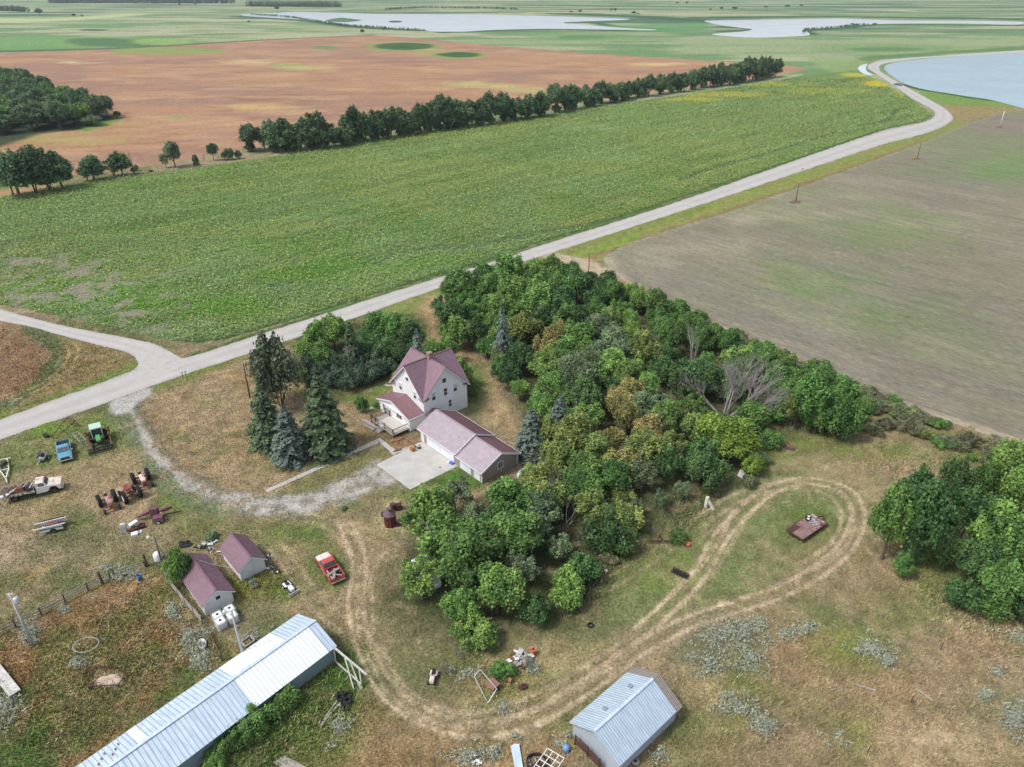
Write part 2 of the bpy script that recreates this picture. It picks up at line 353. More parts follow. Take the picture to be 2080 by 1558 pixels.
    # --- dry lawn by the spruces
    LAWN=[(295,812),(330,795),(420,758),(520,722),(600,700),(640,760),(700,810),(760,790),(800,780),(790,830),(765,850),(758,880),(770,900),(700,930),(560,990),(520,998),(440,985),(375,955),(335,915),(310,880)]
    pt(LAWN,(.30,.225,.13),1.2,1,1)
    lm = poly_mask(X,Y,px(LAWN),3,1)
    C = mixc(C,(.24,.175,.085),lm*np.clip((fbm(X,Y,.16,201)-.5)*5,0,1)); C = mixc(C,(.14,.16,.05),lm*np.clip((fbm(X,Y,.11,205)-.60)*7,0,1)*.8)
    C = mixc(C,(.40,.29,.16),lm*np.clip((fbm(X,Y,.5,207)-.56)*6,0,1)*.7)
    el(425,815,28,9,(.25,.25,.10),1,1,.5); el(610,925,80,28,(.13,.16,.05),4,3,.6); el(440,915,30,10,(.14,.17,.05),2,2,.6); el(680,800,60,14,(.14,.19,.045),2,1.5,.8)
    pt([(700,808),(780,770),(830,750),(835,770),(790,800),(760,835),(720,820)],(.13,.19,.045),1.5,1,.8); pt([(765,850),(740,870),(700,900),(740,905),(780,880)],(.30,.21,.11),1.5,1,.9)
    pt([(560,1003),(770,905),(800,925),(720,955),(640,990),(600,1000)],(.20,.185,.08),1,1,.9); pt([(790,905),(830,890),(850,900),(800,925)],(.30,.18,.09),.8,.6,.9); pt([(768,880),(800,860),(850,890),(835,905),(800,905)],(.25,.15,.08),.8,.6,.7)
    # --- lawn path right of house
    pt([(868,675),(895,668),(930,700),(990,740),(1010,790),(1040,835),(1062,870),(1060,905),(1040,890),(985,840),(950,820),(945,760),(920,720)],(.33,.24,.13),1.2,1.2,1)
    el(968,790,22,50,(.08,.16,.03),2,1.5,.8); el(1010,840,25,25,(.40,.30,.16),2,1.5,.8); el(930,690,30,18,(.32,.21,.12),2,1,.7)
    pt([(925,946),(950,958),(990,985),(968,1002),(920,1000),(870,1005),(840,998)],(.08,.165,.028),1.2,1.2,.95); pt([(815,1010),(860,1000),(980,1000),(975,1040),(930,1065),(870,1040)],(.27,.20,.105),2,1.5,.9)
    el(800,1010,35,10,(.10,.18,.03),2,1.5,.8); el(845,1008,30,8,(.11,.18,.03),2,1.5,.6)
    # --- parking side, upper left yard
    pt([(0,905),(120,860),(200,835),(245,850),(262,880),(235,905),(140,900),(60,930),(0,950)],(.16,.19,.06),1.5,1.5,.8); el(100,870,45,12,(.16,.25,.045),1.5,1,.9); el(230,905,30,25,(.10,.18,.03),2,1.5,.8); el(150,935,60,16,(.12,.19,.04),2,1.5,.85)
    el(60,1008,60,14,(.09,.17,.03),2,1.5,.9); el(90,935,22,14,(.11,.19,.035),1.5,1,.9); el(15,950,30,18,(.15,.20,.05),2,1,.8); el(215,880,55,30,(.12,.19,.04),2,1.5,.8)
    pt([(60,960),(180,935),(290,900),(300,950),(330,990),(200,1000),(100,1060),(20,1080),(0,1030),(90,1000)],(.31,.235,.125),3,2,.75); el(240,1020,75,32,(.36,.27,.16),2,1.5,.9); el(290,975,30,16,(.37,.29,.18),1.5,1,.8); el(355,1020,30,18,(.14,.22,.04),2,1.5,.8)
    el(120,1130,110,22,(.30,.235,.15),5,4,.7); el(230,1110,70,20,(.24,.20,.11),4,4,.6); el(60,1210,50,20,(.27,.19,.11),4,4,.6); el(330,1110,50,14,(.27,.20,.12),3,3,.6); el(290,1060,60,16,(.33,.25,.15),2,1.5,.8); el(10,1120,40,40,(.35,.27,.18),2,2,.8); pt([(50,1168),(90,1150),(95,1160),(60,1180)],(.28,.19,.07),.8,.6,.8)
    pt([(350,1045),(480,1055),(640,1055),(690,1100),(640,1140),(540,1130),(450,1080),(360,1090)],(.17,.18,.06),3,2,.7); el(620,1085,60,14,(.10,.18,.03),3,2,.8)
    # --- driveway gravel with grass creeping in
    dm = poly_mask(X,Y,smooth_poly(px(DRIVE),3),.9,1.1,7,.7,-.55); gr = np.clip((fbm(X,Y,.8,301,5)-.47)*8,0,1)
    C = mixc(C, (.37,.345,.31), dm); pm = poly_mask(X,Y,smooth_poly(px([(400,965),(560,1000),(660,982),(768,928),(840,995),(680,1036),(560,1056),(380,1030)]),3),3,1)
    C = mixc(C, (.17,.17,.10), dm*gr*(.18+.60*pm)*.75); C = mixc(C,(.36,.31,.24),dm*np.clip((n3-.5)*4,0,1)*.5)
    C = mixc(C,(.15,.19,.09),line_mask(X,Y,smooth_poly(px([(236,836),(262,880),(290,925),(330,975),(380,1015),(460,1040)]),3,False),1.3,1.2,1.0)*.8)
    C = mixc(C,(.13,.13,.10),line_mask(X,Y,smooth_poly(px([(268,808),(290,840),(312,880),(340,920),(380,955),(440,983)]),3,False),.5,.7,.5)*.6)
    pt([(225,815),(262,800),(300,785),(310,800),(275,822),(245,842),(225,836)],(.40,.38,.35),.8,.6,.95)
    # --- middle yard
    pt([(690,1060),(760,1060),(800,1100),(790,1150),(775,1230),(755,1300),(720,1280),(640,1220),(600,1160),(590,1110),(640,1130),(700,1150)],(.30,.225,.125),3,2,.85)
    el(668,1155,50,40,(.12,.165,.045),1.5,1.5,.85); el(588,1200,38,22,(.12,.17,.035),1.2,.8,.9); el(525,1180,60,22,(.13,.15,.035),3,2,.8); pt([(440,1185),(520,1170),(560,1150),(565,1180),(530,1215),(480,1230)],(.17,.18,.04),1.5,1.2,.8)
    el(790,1065,42,20,(.42,.33,.20),1,.8,.8); el(790,1072,50,24,(.20,.22,.07),1,.8,.4); el(800,1025,22,12,(.42,.33,.19),1,.8,.7)
    pt([(780,1235),(850,1230),(930,1280),(945,1330),(900,1370),(840,1380),(790,1330)],(.17,.17,.075),2,1.5,.85); el(875,1275,60,30,(.29,.22,.14),3,2,.6)
    pt([(690,1330),(740,1330),(765,1420),(740,1470),(690,1440),(670,1400)],(.08,.165,.03),2,1.5,.9)
    # --- loop of the two-track and the clearing to the right
    CLR=[(1240,1180),(1330,1100),(1440,1010),(1530,950),(1620,940),(1700,960),(1790,1020),(1780,1100),(1700,1170),(1560,1215),(1440,1250),(1330,1300),(1230,1280),(1210,1230)]
    pt(CLR,(.165,.20,.075),3,2.5,.9); el(1330,1150,90,45,(.12,.18,.04),3,2,.8); el(1635,1080,70,52,(.12,.165,.045),1.5,1,.85); el(1635,1115,55,26,(.085,.14,.03),1.2,.8,.7); el(1380,1175,45,18,(.20,.25,.07),1.2,.8,.7)
    pt([(1540,880),(1640,880),(1740,905),(1850,900),(1900,930),(1800,940),(1700,930),(1620,920),(1540,950)],(.16,.19,.05),3,2,.8); pt([(1600,945),(1680,925),(1760,960),(1800,1000),(1780,1060),(1740,1000),(1660,965)],(.31,.25,.14),3,2,.8)
    pt([(1540,1110),(1600,1190),(1450,1230),(1300,1290),(1130,1400),(1020,1450),(900,1470),(1000,1500),(1150,1460),(1330,1330),(1480,1260),(1640,1210),(1760,1110)],(.26,.20,.11),4,2,.7)
    pt([(1330,1400),(1380,1300),(1500,1250),(1640,1270),(1800,1330),(2000,1420),(2140,1480),(2140,1600),(1250,1600),(1400,1470)],(.29,.22,.12),5,4,.75)
    for i,(u,v,ru,rv,c_) in enumerate([(1450,1310,90,50,(.16,.17,.10)),(1700,1480,90,40,(.20,.23,.06)),(1500,1400,70,50,(.12,.18,.04)),(1900,1500,130,60,(.40,.31,.19)),(1620,1330,60,40,(.26,.18,.10)),(1600,1500,90,60,(.24,.18,.12)),(1980,1330,60,30,(.25,.17,.09)),(1830,1250,90,40,(.19,.20,.07)),(1750,1200,60,30,(.27,.20,.11)),(1730,1310,60,40,(.17,.21,.05)),(1400,1480,60,50,(.13,.18,.05)),(1850,1400,120,30,(.28,.20,.12)),(1420,1400,50,30,(.36,.29,.16)),
        (1960,1180,160,60,(.10,.13,.04)),(1900,1130,60,50,(.16,.19,.05)),(1780,1150,60,40,(.24,.19,.10)),(1130,1340,90,30,(.34,.29,.14)),(1000,1420,70,26,(.30,.27,.10)),(1320,1060,60,30,(.30,.29,.13)),(1260,1150,50,20,(.27,.28,.11)),(1180,1480,60,20,(.13,.18,.04)),(2040,1450,90,60,(.22,.21,.12))]):
        el(u,v,ru,rv,c_,3.5,3,.75,seed=60+i,wsc=.2)
    pt([(740,1440),(840,1470),(960,1500),(1100,1490),(1180,1500),(1100,1600),(640,1600),(680,1480)],(.29,.20,.10),3,2,.9); pt([(600,1450),(690,1420),(720,1500),(660,1570),(600,1600),(560,1540)],(.17,.20,.06),2,2,.8)
    pt([(500,1460),(600,1390),(680,1350),(700,1420),(640,1480),(560,1560),(440,1600),(430,1540)],(.095,.145,.04),3,3,.85)
    # --- corral, bottom left
    COR=[(-60,1300),(60,1255),(200,1185),(330,1150),(370,1200),(430,1290),(490,1350),(420,1390),(300,1460),(160,1560),(-60,1640)]
    pt(COR,(.175,.165,.065),1.5,1,1); cm = poly_mask(X,Y,px(COR),2,1)
    C = mixc(C,(.25,.155,.075),cm*np.clip((fbm(X,Y,.16,401,5)-.45)*6,0,1)*.9); C = mixc(C,(.12,.165,.05),cm*np.clip((fbm(X,Y,.2,409,5)-.52)*7,0,1)*.85); C = mixc(C,(.36,.26,.14),cm*np.clip((fbm(X,Y,.6,411,4)-.6)*8,0,1)*.6)
    pt([(-60,1470),(60,1470),(110,1510),(90,1600),(-60,1650)],(.085,.16,.035),2.5,2.5,.8); el(222,1382,30,14,(.46,.35,.26),.8,.8,.9)
    # --- grove floor
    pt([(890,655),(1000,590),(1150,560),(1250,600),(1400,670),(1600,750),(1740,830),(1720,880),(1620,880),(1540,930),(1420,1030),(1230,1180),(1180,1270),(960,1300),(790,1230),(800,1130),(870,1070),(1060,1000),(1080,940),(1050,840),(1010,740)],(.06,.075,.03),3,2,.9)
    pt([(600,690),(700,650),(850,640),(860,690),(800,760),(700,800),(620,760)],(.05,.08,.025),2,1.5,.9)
    C = mixc(C,(.19,.20,.07),poly_mask(X,Y,px([(1215,540),(1350,622),(1500,695),(1700,790),(1900,858),(2140,935),(2140,1000),(1900,910),(1740,830),(1550,720),(1300,620)]),3,2)*.8)
    C = mixc(C,(.33,.22,.13),line_mask(X,Y,smooth_poly(px([(1195,528),(1232,553),(1290,591),(1350,621),(1500,694),(1700,789),(1900,857),(2140,934)]),2,False),1.3,1.2,.8)*.9)
    pt([(1130,515),(1200,530),(1245,560),(1225,580),(1180,545),(1140,535),(1100,520)],(.42,.34,.24),1.5,1,.9)
    # --- wheel tracks
    T = [([(700,1065),(722,1110),(730,1160),(722,1220),(730,1280),(752,1340),(785,1400),(840,1445),(920,1475),(1010,1478),(1100,1450),(1200,1388),(1290,1322),(1380,1273),(1470,1240),(1570,1208),(1650,1168),(1712,1118),(1742,1060),(1732,1010),(1690,985),(1620,978),(1560,998),(1500,1050),(1458,1100),(1430,1150),(1395,1195),(1345,1245),(1300,1285)],.9),
         ([(600,1050),(660,1060),(700,1085),(722,1120)],.5),([(560,1110),(590,1150),(640,1220),(690,1265),(730,1290)],.5),([(768,1120),(740,1170),(742,1230),(742,1290)],.5),
         ([(1420,1060),(1500,1010),(1580,988),(1660,990),(1710,1020),(1722,1060),(1700,1110),(1640,1150)],.6),([(760,1320),(800,1395),(880,1450),(980,1462),(1080,1430),(1180,1375),(1280,1310)],.6),([(1500,1040),(1480,1090),(1440,1150),(1400,1190)],.5),([(800,1115),(760,1090),(700,1070)],.4),
         ([(1740,1050),(1780,1120),(1850,1200),(1960,1300),(2100,1400)],.25),([(1230,1190),(1310,1140),(1370,1100)],.3),([(870,1030),(930,1020),(975,1012)],.5)]
    for i,(L,op) in enumerate(T):
        g = smooth_poly(px(L),5,False)
        C = mixc(C,(.285,.215,.13),line_mask(X,Y,g,1.6,1.4,.5,seed=i)*.28*op)
        for o_ in (-.85,.85): C = mixc(C,(.45,.36,.235),line_mask(X,Y,offset_line(g,o_),.30,.28,.12,seed=i+20)*op*np.clip(n3*2.2-.1,.45,1))
    # concrete-edge dirt, parked-vehicle patches
    nn = fbm(X, Y, .75, 93, 4); m4 = np.clip((fbm(X, Y, .42, 95, 5)-.55)*9, 0, 1)*np.clip((230-Y)/60, 0, 1)*(C[:, 0] < .38)
    grv = (C[:, 2] > .22); m4 = np.where(grv, 0, m4); C = mixc(C, (.33, .245, .15), m4*.4); m5 = np.clip((fbm(X, Y, .55, 97, 5)-.57)*10, 0, 1)*np.clip((230-Y)/60, 0, 1)*(C[:, 0] < .38); C = mixc(C, (.11, .125, .055), np.where(grv, 0, m5)*.35)
    mod = (.76+.48*fbm(X, Y, 1.9, 91, 3))*(.76+.48*nn); return C*np.where(grv, .5+.5*mod, mod)[:, None]

def build_ground():
    ys = [26.]
    while ys[-1] < 12000: ys.append(ys[-1]+(ys[-1]+40)*.0048)
    ys = np.array(ys); ts = np.linspace(-1, 1, 861); ts = np.sign(ts)*(np.abs(ts)*.86)
    T, YY = np.meshgrid(ts, ys); XX = T*(YY+40); X = XX.ravel(); Y = YY.ravel()
    n, m = YY.shape; i = np.arange(n*m).reshape(n, m)
    F = np.stack([i[:-1, :-1].ravel(), i[:-1, 1:].ravel(), i[1:, 1:].ravel(), i[1:, :-1].ravel()], 1)
    V = np.stack([X, Y, np.zeros_like(X)], 1)
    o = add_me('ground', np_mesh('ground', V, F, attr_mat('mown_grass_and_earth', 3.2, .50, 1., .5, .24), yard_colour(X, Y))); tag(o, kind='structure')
    # the plain behind and beside the surveyed land
    g = MB(); g.add([(-16000, -9000, -.4), (16000, -9000, -.4), (16000, 16000, -.4), (-16000, 16000, -.4)], [(0, 1, 2, 3)])
    tag(g.build('terrain', mat('plain_grass', (.2, .22, .1), .95, nscale=.02, noise=.3)), kind='structure')
build_ground()

def flat(name, pts, z, m, kind='structure', sub=4, jit=0., seed=1):
    p = smooth_poly(pts, sub) if sub else pts
    if jit: r_ = random.Random(seed); p = [(x+r_.uniform(-jit, jit), y+r_.uniform(-jit, jit)) for x, y in p]
    tri = tessellate_polygon([[Vector((x, y, 0)) for x, y in p]])
    b = MB(); b.add([(x, y, z) for x, y in p], [tuple(t) for t in tri]); o = b.build(name, m)
    for pl in o.data.polygons:
        pass
    return tag(o, kind=kind)
def field_grid(name, poly, z, colour, m, step, jit=.0, ax=FROT):
    """a sheet of small cells clipped by the field's outline, coloured per vertex"""
    ca, sa = math.cos(ax), math.sin(ax); q = [(x*ca+y*sa, -x*sa+y*ca) for x, y in poly]
    x0, x1 = min(p[0] for p in q), max(p[0] for p in q); y0, y1 = min(p[1] for p in q), max(p[1] for p in q)
    U, Vv = np.meshgrid(np.arange(x0, x1+step, step), np.arange(y0, y1+step, step)); n, mm = U.shape; U = U.ravel(); Vv = Vv.ravel()
    X = U*ca-Vv*sa; Y = U*sa+Vv*ca; ins = inside(X+(fbm(X, Y, .5, 3)-.5)*1.5, Y+(fbm(X, Y, .5, 8)-.5)*1.5, poly)
    i = np.arange(n*mm).reshape(n, mm); F = np.stack([i[:-1, :-1].ravel(), i[:-1, 1:].ravel(), i[1:, 1:].ravel(), i[1:, :-1].ravel()], 1)
    F = F[ins[F].sum(1) >= 3]; used = np.unique(F); re = np.zeros(n*mm, int); re[used] = np.arange(len(used)); F = re[F]; X = X[used]; Y = Y[used]
    o = add_me(name, np_mesh(name, np.stack([X, Y, np.full_like(X, z)], 1), F, m, colour(X, Y))); return tag(o, kind='structure')
def mixf(C, c, m): return C*(1-m[:, None])+np.array(c)[None]*m[:, None]
def brown_colour(X, Y):
    C = np.tile(np.array((.345,.20,.115)), (len(X), 1)); s = fbm(X*.5, Y, .02, 5, 5)
    C = mixf(C, (.27,.165,.115), np.clip((s-.45)*5, 0, 1)*.8); C = mixf(C, (.42,.265,.145), np.clip((fbm(X*.5, Y, .05, 15, 5)-.52)*6, 0, 1)*.6); C = mixf(C, (.26,.13,.07), np.clip((fbm(X*.4, Y, .09, 25, 4)-.60)*8, 0, 1)*.5)
    for u, v, ru, rv, c, op in [(820,95,78,10,(.20,.26,.07),.9),(820,94,60,7,(.045,.10,.03),1),(930,112,60,8,(.22,.27,.08),.9),(930,111,46,5.5,(.045,.10,.03),1),(880,104,40,6,(.3,.28,.11),.6),(590,135,42,4,(.18,.30,.06),1),(610,137,60,5,(.42,.36,.15),.5),(660,96,30,3,(.13,.22,.07),1),(340,104,120,7,(.20,.27,.07),.9),(160,127,30,2,(.5,.42,.2),.9),(510,126,50,6,(.47,.36,.18),.7),(980,172,50,6,(.40,.36,.14),.9),(1070,183,70,8,(.38,.35,.14),.7),(1330,130,60,3,(.50,.36,.18),.8),(540,218,90,8,(.46,.32,.13),.7),(360,238,20,4,(.2,.27,.07),.7),(130,280,110,12,(.32,.27,.09),.6),(250,255,60,8,(.34,.25,.09),.5)]:
        C = mixf(C, c, poly_mask(X, Y, ell(u, v, ru, rv), 12 if max(c) > .3 else 5, 22 if max(c) > .3 else 5, int(u), .06)*op*(.55+.9*fbm(X*.5, Y, .15, 7)))
    C = mixf(C, (.13,.20,.05), line_mask(X, Y, px([(-60,388),(130,366),(350,336),(480,312),(560,300)]), 4.5, 3, 2)*.9)
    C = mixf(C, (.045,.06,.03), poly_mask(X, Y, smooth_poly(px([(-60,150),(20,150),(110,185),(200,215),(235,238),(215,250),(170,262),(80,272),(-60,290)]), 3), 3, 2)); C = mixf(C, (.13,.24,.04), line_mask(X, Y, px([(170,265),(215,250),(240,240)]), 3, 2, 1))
    return C
def sunf_colour(X, Y):
    C = np.tile(np.array((.125,.195,.065)), (len(X), 1)); n = fbm(X, Y, .03, 105, 5)
    C = mixf(C, (.17,.21,.055), np.clip((n-.45)*5, 0, 1)*.8); C = mixf(C, (.09,.17,.035), np.clip((fbm(X, Y, .06, 115, 5)-.5)*6, 0, 1)*.7)
    far = np.clip((Y-190)/200, 0, 1); C = mixf(C, (.175,.25,.08), far*.6)
    v = X*FA[0]+Y*FA[1]; uu = X*FB[0]+Y*FB[1]; row = .5+.5*np.cos(v/.76/3*2*math.pi+fbm(uu, v, .02, 9)*3); C = C*(.80+.32*row*(1-far*.3))[:, None]; C = C*(.66+.68*fbm(uu*.10, v, .30, 77, 5))[:, None]
    def ln(L, c, w_, op=1, wob=1.2):
        nonlocal C; C = mixf(C, c, line_mask(X, Y, smooth_poly(px(L), 3, False), w_, w_, wob)*op)
    for L in ([(900,505),(1000,492),(1060,480),(1200,455),(1330,425),(1420,405)],[(1380,365),(1470,335),(1530,320),(1580,305),(1700,268)],[(560,580),(700,545),(840,510),(900,500)],[(1740,255),(1800,245),(1820,225),(1840,220)]):
        ln(L, (.06,.10,.045), 1.3, .8, 1.5); ln([(u+6, v+6) for u, v in L], (.20,.20,.13), .6, .3, 1.4)
    for u, v, ru, rv, c, op in [(1190,258,70,9,(.20,.30,.13),.3),(1270,325,40,5,(.18,.30,.12),.25),(1480,192,90,5,(.36,.33,.05),.6),(1400,202,60,4,(.40,.36,.04),.6),(1540,170,60,5,(.32,.31,.05),.8),(1790,170,40,7,(.45,.38,.03),.9),(1740,152,30,4,(.40,.37,.04),.8),(1840,190,30,8,(.30,.30,.05),.6),(1680,185,90,7,(.26,.29,.06),.6),(1000,255,80,3,(.30,.31,.05),.6),(840,278,60,3,(.28,.29,.05),.6),
        (250,600,110,25,(.08,.20,.02),.8),(600,560,110,16,(.08,.19,.02),.7),(120,590,120,25,(.09,.21,.025),.7),(450,620,100,20,(.08,.19,.02),.7),(700,540,80,12,(.09,.2,.03),.7)]:
        C = mixf(C, c, poly_mask(X, Y, ell(u, v, ru, rv), 5, 5, 3, .06)*op)
    bare = poly_mask(X, Y, px([(-60,520),(120,520),(260,545),(330,600),(360,640),(330,690),(200,665),(-60,615)]), 14, 10); C = mixf(C, (.19,.20,.13), bare*np.clip((fbm(X, Y, .5, 175, 4)-.45)*6, 0, 1)*.7); C = mixf(C, (.24,.21,.16), bare*np.clip((fbm(X, Y, .20, 165, 5)-.54)*12, 0, 1)*.9)
    C = mixf(C, (.05,.11,.035), line_mask(X, Y, px(SUNF[15:29]), 1.6, 1.2, .6)*.8)
    return C
def stub_colour(X, Y):
    u = X*FA[0]+Y*FA[1]; v = X*FB[0]+Y*FB[1]
    C = np.tile(np.array((.20,.18,.125)), (len(X), 1)); C = mixf(C, (.245,.22,.16), np.clip((fbm(u*.25, v, .05, 505, 5)-.47)*5, 0, 1)*.8); C = mixf(C, (.175,.16,.13), np.clip((fbm(u*.2, v, .11, 515, 5)-.52)*6, 0, 1)*.6)
    C = mixf(C, (.175,.205,.10), np.clip((fbm(u*.4, v, .022, 525, 5)-.47)*6, 0, 1)*.7)
    for uu, vv, ru, rv, c, op in [(2030,345,110,28,(.13,.22,.07),.8),(1700,590,90,40,(.12,.20,.06),.75),(1830,480,90,30,(.15,.20,.075),.6),(1900,640,120,40,(.14,.18,.07),.6),(1560,550,60,30,(.16,.20,.08),.5),(1600,440,90,7,(.42,.36,.24),.55),(1450,500,60,9,(.38,.33,.22),.6),(1330,520,60,12,(.33,.29,.21),.6),(1700,400,60,6,(.36,.31,.2),.45),(1880,460,40,6,(.30,.30,.15),.5),(2010,250,60,8,(.24,.20,.15),.6)]:
        C = mixf(C, c, poly_mask(X, Y, ell(uu, vv, ru*1.15, rv*1.15), 16, 14, int(uu), .10)*op*np.clip(fbm(u*.35, v, .22, int(vv), 4)*2.6-.6, 0, 1))
    C = mixf(C, (.36,.30,.215), line_mask(X, Y, px(STUB[8:20]), 2.6, 3, 1.0)*.8); C = mixf(C, (.15,.13,.10), line_mask(X, Y, offset_line(px(STUB[10:20]), 3.2), .5, .6, .2)*.6)
    C = mixf(C, (.27,.24,.16), line_mask(X, Y, px(STUB[0:9]), 1.5, 2, .8)*.7); return C
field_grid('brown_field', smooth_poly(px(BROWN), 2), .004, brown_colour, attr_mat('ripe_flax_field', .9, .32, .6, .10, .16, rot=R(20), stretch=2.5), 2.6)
field_grid('sunflower_field_soil', px(SUNF), .008, sunf_colour, attr_mat('sunflower_field_floor', 2.4, .42, .9, .4, .2), .8)
field_grid('stubble_field', px(STUB), .008, stub_colour, attr_mat('stubble', 3.0, .42, .9, .45, .20, rot=FROT, stretch=5), 1.1)

def resamp(l, n):
    d = [0]
    for a, b in zip(l, l[1:]): d.append(d[-1]+math.dist(a, b))
    out = []; j = 0
    for i in range(n):
        t = d[-1]*i/(n-1)
        while j < len(d)-2 and d[j+1] < t: j += 1
        f = (t-d[j])/max(1e-6, d[j+1]-d[j]); out.append((l[j][0]+(l[j+1][0]-l[j][0])*f, l[j][1]+(l[j+1][1]-l[j][1])*f))
    return out
def strip(name, U, L, z, n, seed=1, mt=None, rut=True):
    """a gravel road between its two edges, coloured with wheel lanes along it"""
    U = smooth_poly(px(U), 8, False); L = smooth_poly(px(L), 8, False); U = resamp(U, n); K = [];
    # nearest point of L for every U keeps the lanes parallel
    Ld = resamp(L, n*3); Ld_ = np.array(Ld); last = 0
    for p in U:
        seg = Ld_[last:last+60] if last+2 < len(Ld_) else Ld_[-2:]
        k = last+int(np.argmin(np.hypot(seg[:, 0]-p[0], seg[:, 1]-p[1]))); last = min(k, len(Ld)-1); K.append(Ld[last])
    m = 15; V = []; C = []; r_ = random.Random(seed)
    for i in range(n):
        e0, e1 = r_.uniform(-.05, .02), 1+r_.uniform(-.02, .05)
        for j in range(m):
            t = e0+(e1-e0)*j/(m-1); V.append((U[i][0]*(1-t)+K[i][0]*t, U[i][1]*(1-t)+K[i][1]*t, z)); C.append(t)
    V = np.array(V); t = np.array(C); i = np.arange(n*m).reshape(n, m)
    F = np.stack([i[:-1, :-1].ravel(), i[:-1, 1:].ravel(), i[1:, 1:].ravel(), i[1:, :-1].ravel()], 1)
    c = np.tile(np.array((.40,.38,.35)), (len(V), 1)); lane = .5+.5*np.cos((t-.27)*2*math.pi*2)
    c = mixf(c, (.46,.44,.41), lane*.7); c = mixf(c, (.32,.295,.25), np.clip(np.abs(t-.5)*2-.86, 0, 1)*5*.6)
    c = c*(.92+.16*fbm(V[:, 0], V[:, 1], .3, 3, 4))[:, None]
    tag(add_me(name, np_mesh(name, V, F, mt, c)), kind='structure')
GRAVEL_M = attr_mat('gravel', 5, .10, .35, .5, .07)
strip('gravel_road', ROADU, ROADL, .020, 700, 1, GRAVEL_M)
strip('side_road', SIDEU, SIDEL, .014, 160, 2, GRAVEL_M)
flat('junction_gravel', px([(262,760),(275,748),(281,737),(276,724),(300,706),(345,716),(372,728),(398,726),(380,740),(330,760),(290,778)]), .026, mat('junction_gravel', (.42,.40,.37), .95, nscale=.8, noise=.1, bump=.3), sub=4, jit=.1)

# water
def water_mat(name, c, sc_, st, rough=.12):
    m = mat(name, c, rough, nscale=.02, noise=.12, spec=.6); t = m.node_tree; b = t.nodes['Principled BSDF']
    tc = t.nodes.new('ShaderNodeNewGeometry'); n = t.nodes.new('ShaderNodeTexNoise'); n.inputs['Scale'].default_value = sc_; n.inputs['Detail'].default_value = 3
    t.links.new(tc.outputs['Position'], n.inputs['Vector']); bp = t.nodes.new('ShaderNodeBump'); bp.inputs['Strength'].default_value = st; bp.inputs['Distance'].default_value = .3
    t.links.new(n.outputs[0], bp.inputs['Height']); t.links.new(bp.outputs[0], b.inputs['Normal']); return m
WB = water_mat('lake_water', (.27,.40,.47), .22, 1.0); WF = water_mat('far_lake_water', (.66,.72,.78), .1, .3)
flat('lake_water', px([(2160,100),(2090,107),(2000,111),(1900,117.5),(1840,124),(1806,130),(1796,138),(1806,150),(1832,167),(1870,180),(1930,190),(2000,200),(2160,213)]), .03, WB)
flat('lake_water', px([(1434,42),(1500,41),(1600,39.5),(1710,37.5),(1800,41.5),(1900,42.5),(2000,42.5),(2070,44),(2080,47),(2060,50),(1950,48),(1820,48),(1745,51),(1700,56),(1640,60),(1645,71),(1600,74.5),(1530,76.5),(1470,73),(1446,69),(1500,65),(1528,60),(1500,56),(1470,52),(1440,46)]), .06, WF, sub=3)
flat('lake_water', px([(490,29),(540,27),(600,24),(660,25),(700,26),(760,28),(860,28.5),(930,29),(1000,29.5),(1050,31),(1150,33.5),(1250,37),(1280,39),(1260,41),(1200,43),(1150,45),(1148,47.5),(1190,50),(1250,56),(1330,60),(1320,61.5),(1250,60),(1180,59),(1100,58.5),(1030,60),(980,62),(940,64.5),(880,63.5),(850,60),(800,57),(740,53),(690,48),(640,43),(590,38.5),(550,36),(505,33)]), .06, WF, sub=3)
flat('pond_water', px([(1743,138),(1750,132),(1762,130),(1758,138),(1762,146),(1774,152),(1760,152),(1748,146)]), .03, WF, sub=3)
for i, (u, v, ru, rv) in enumerate([(795,44,14,2.2),(700,40,22,3),(560,35,30,1.6),(1010,31,20,.6),(1110,33,16,.6),(575,47.5,10,1),(720,49,60,1.2)]):
    pass
flat('marsh_spit', px([(690,36),(712,38),(734,41),(718,44),(690,45),(660,42)]), .10, mat('marsh_green', (.07,.14,.06), .95, nscale=.1), sub=3)
flat('marsh_islet', ell(803,44,14,2), .10, mat('reed_bed', (.05,.09,.05), .95, nscale=.1), sub=0)
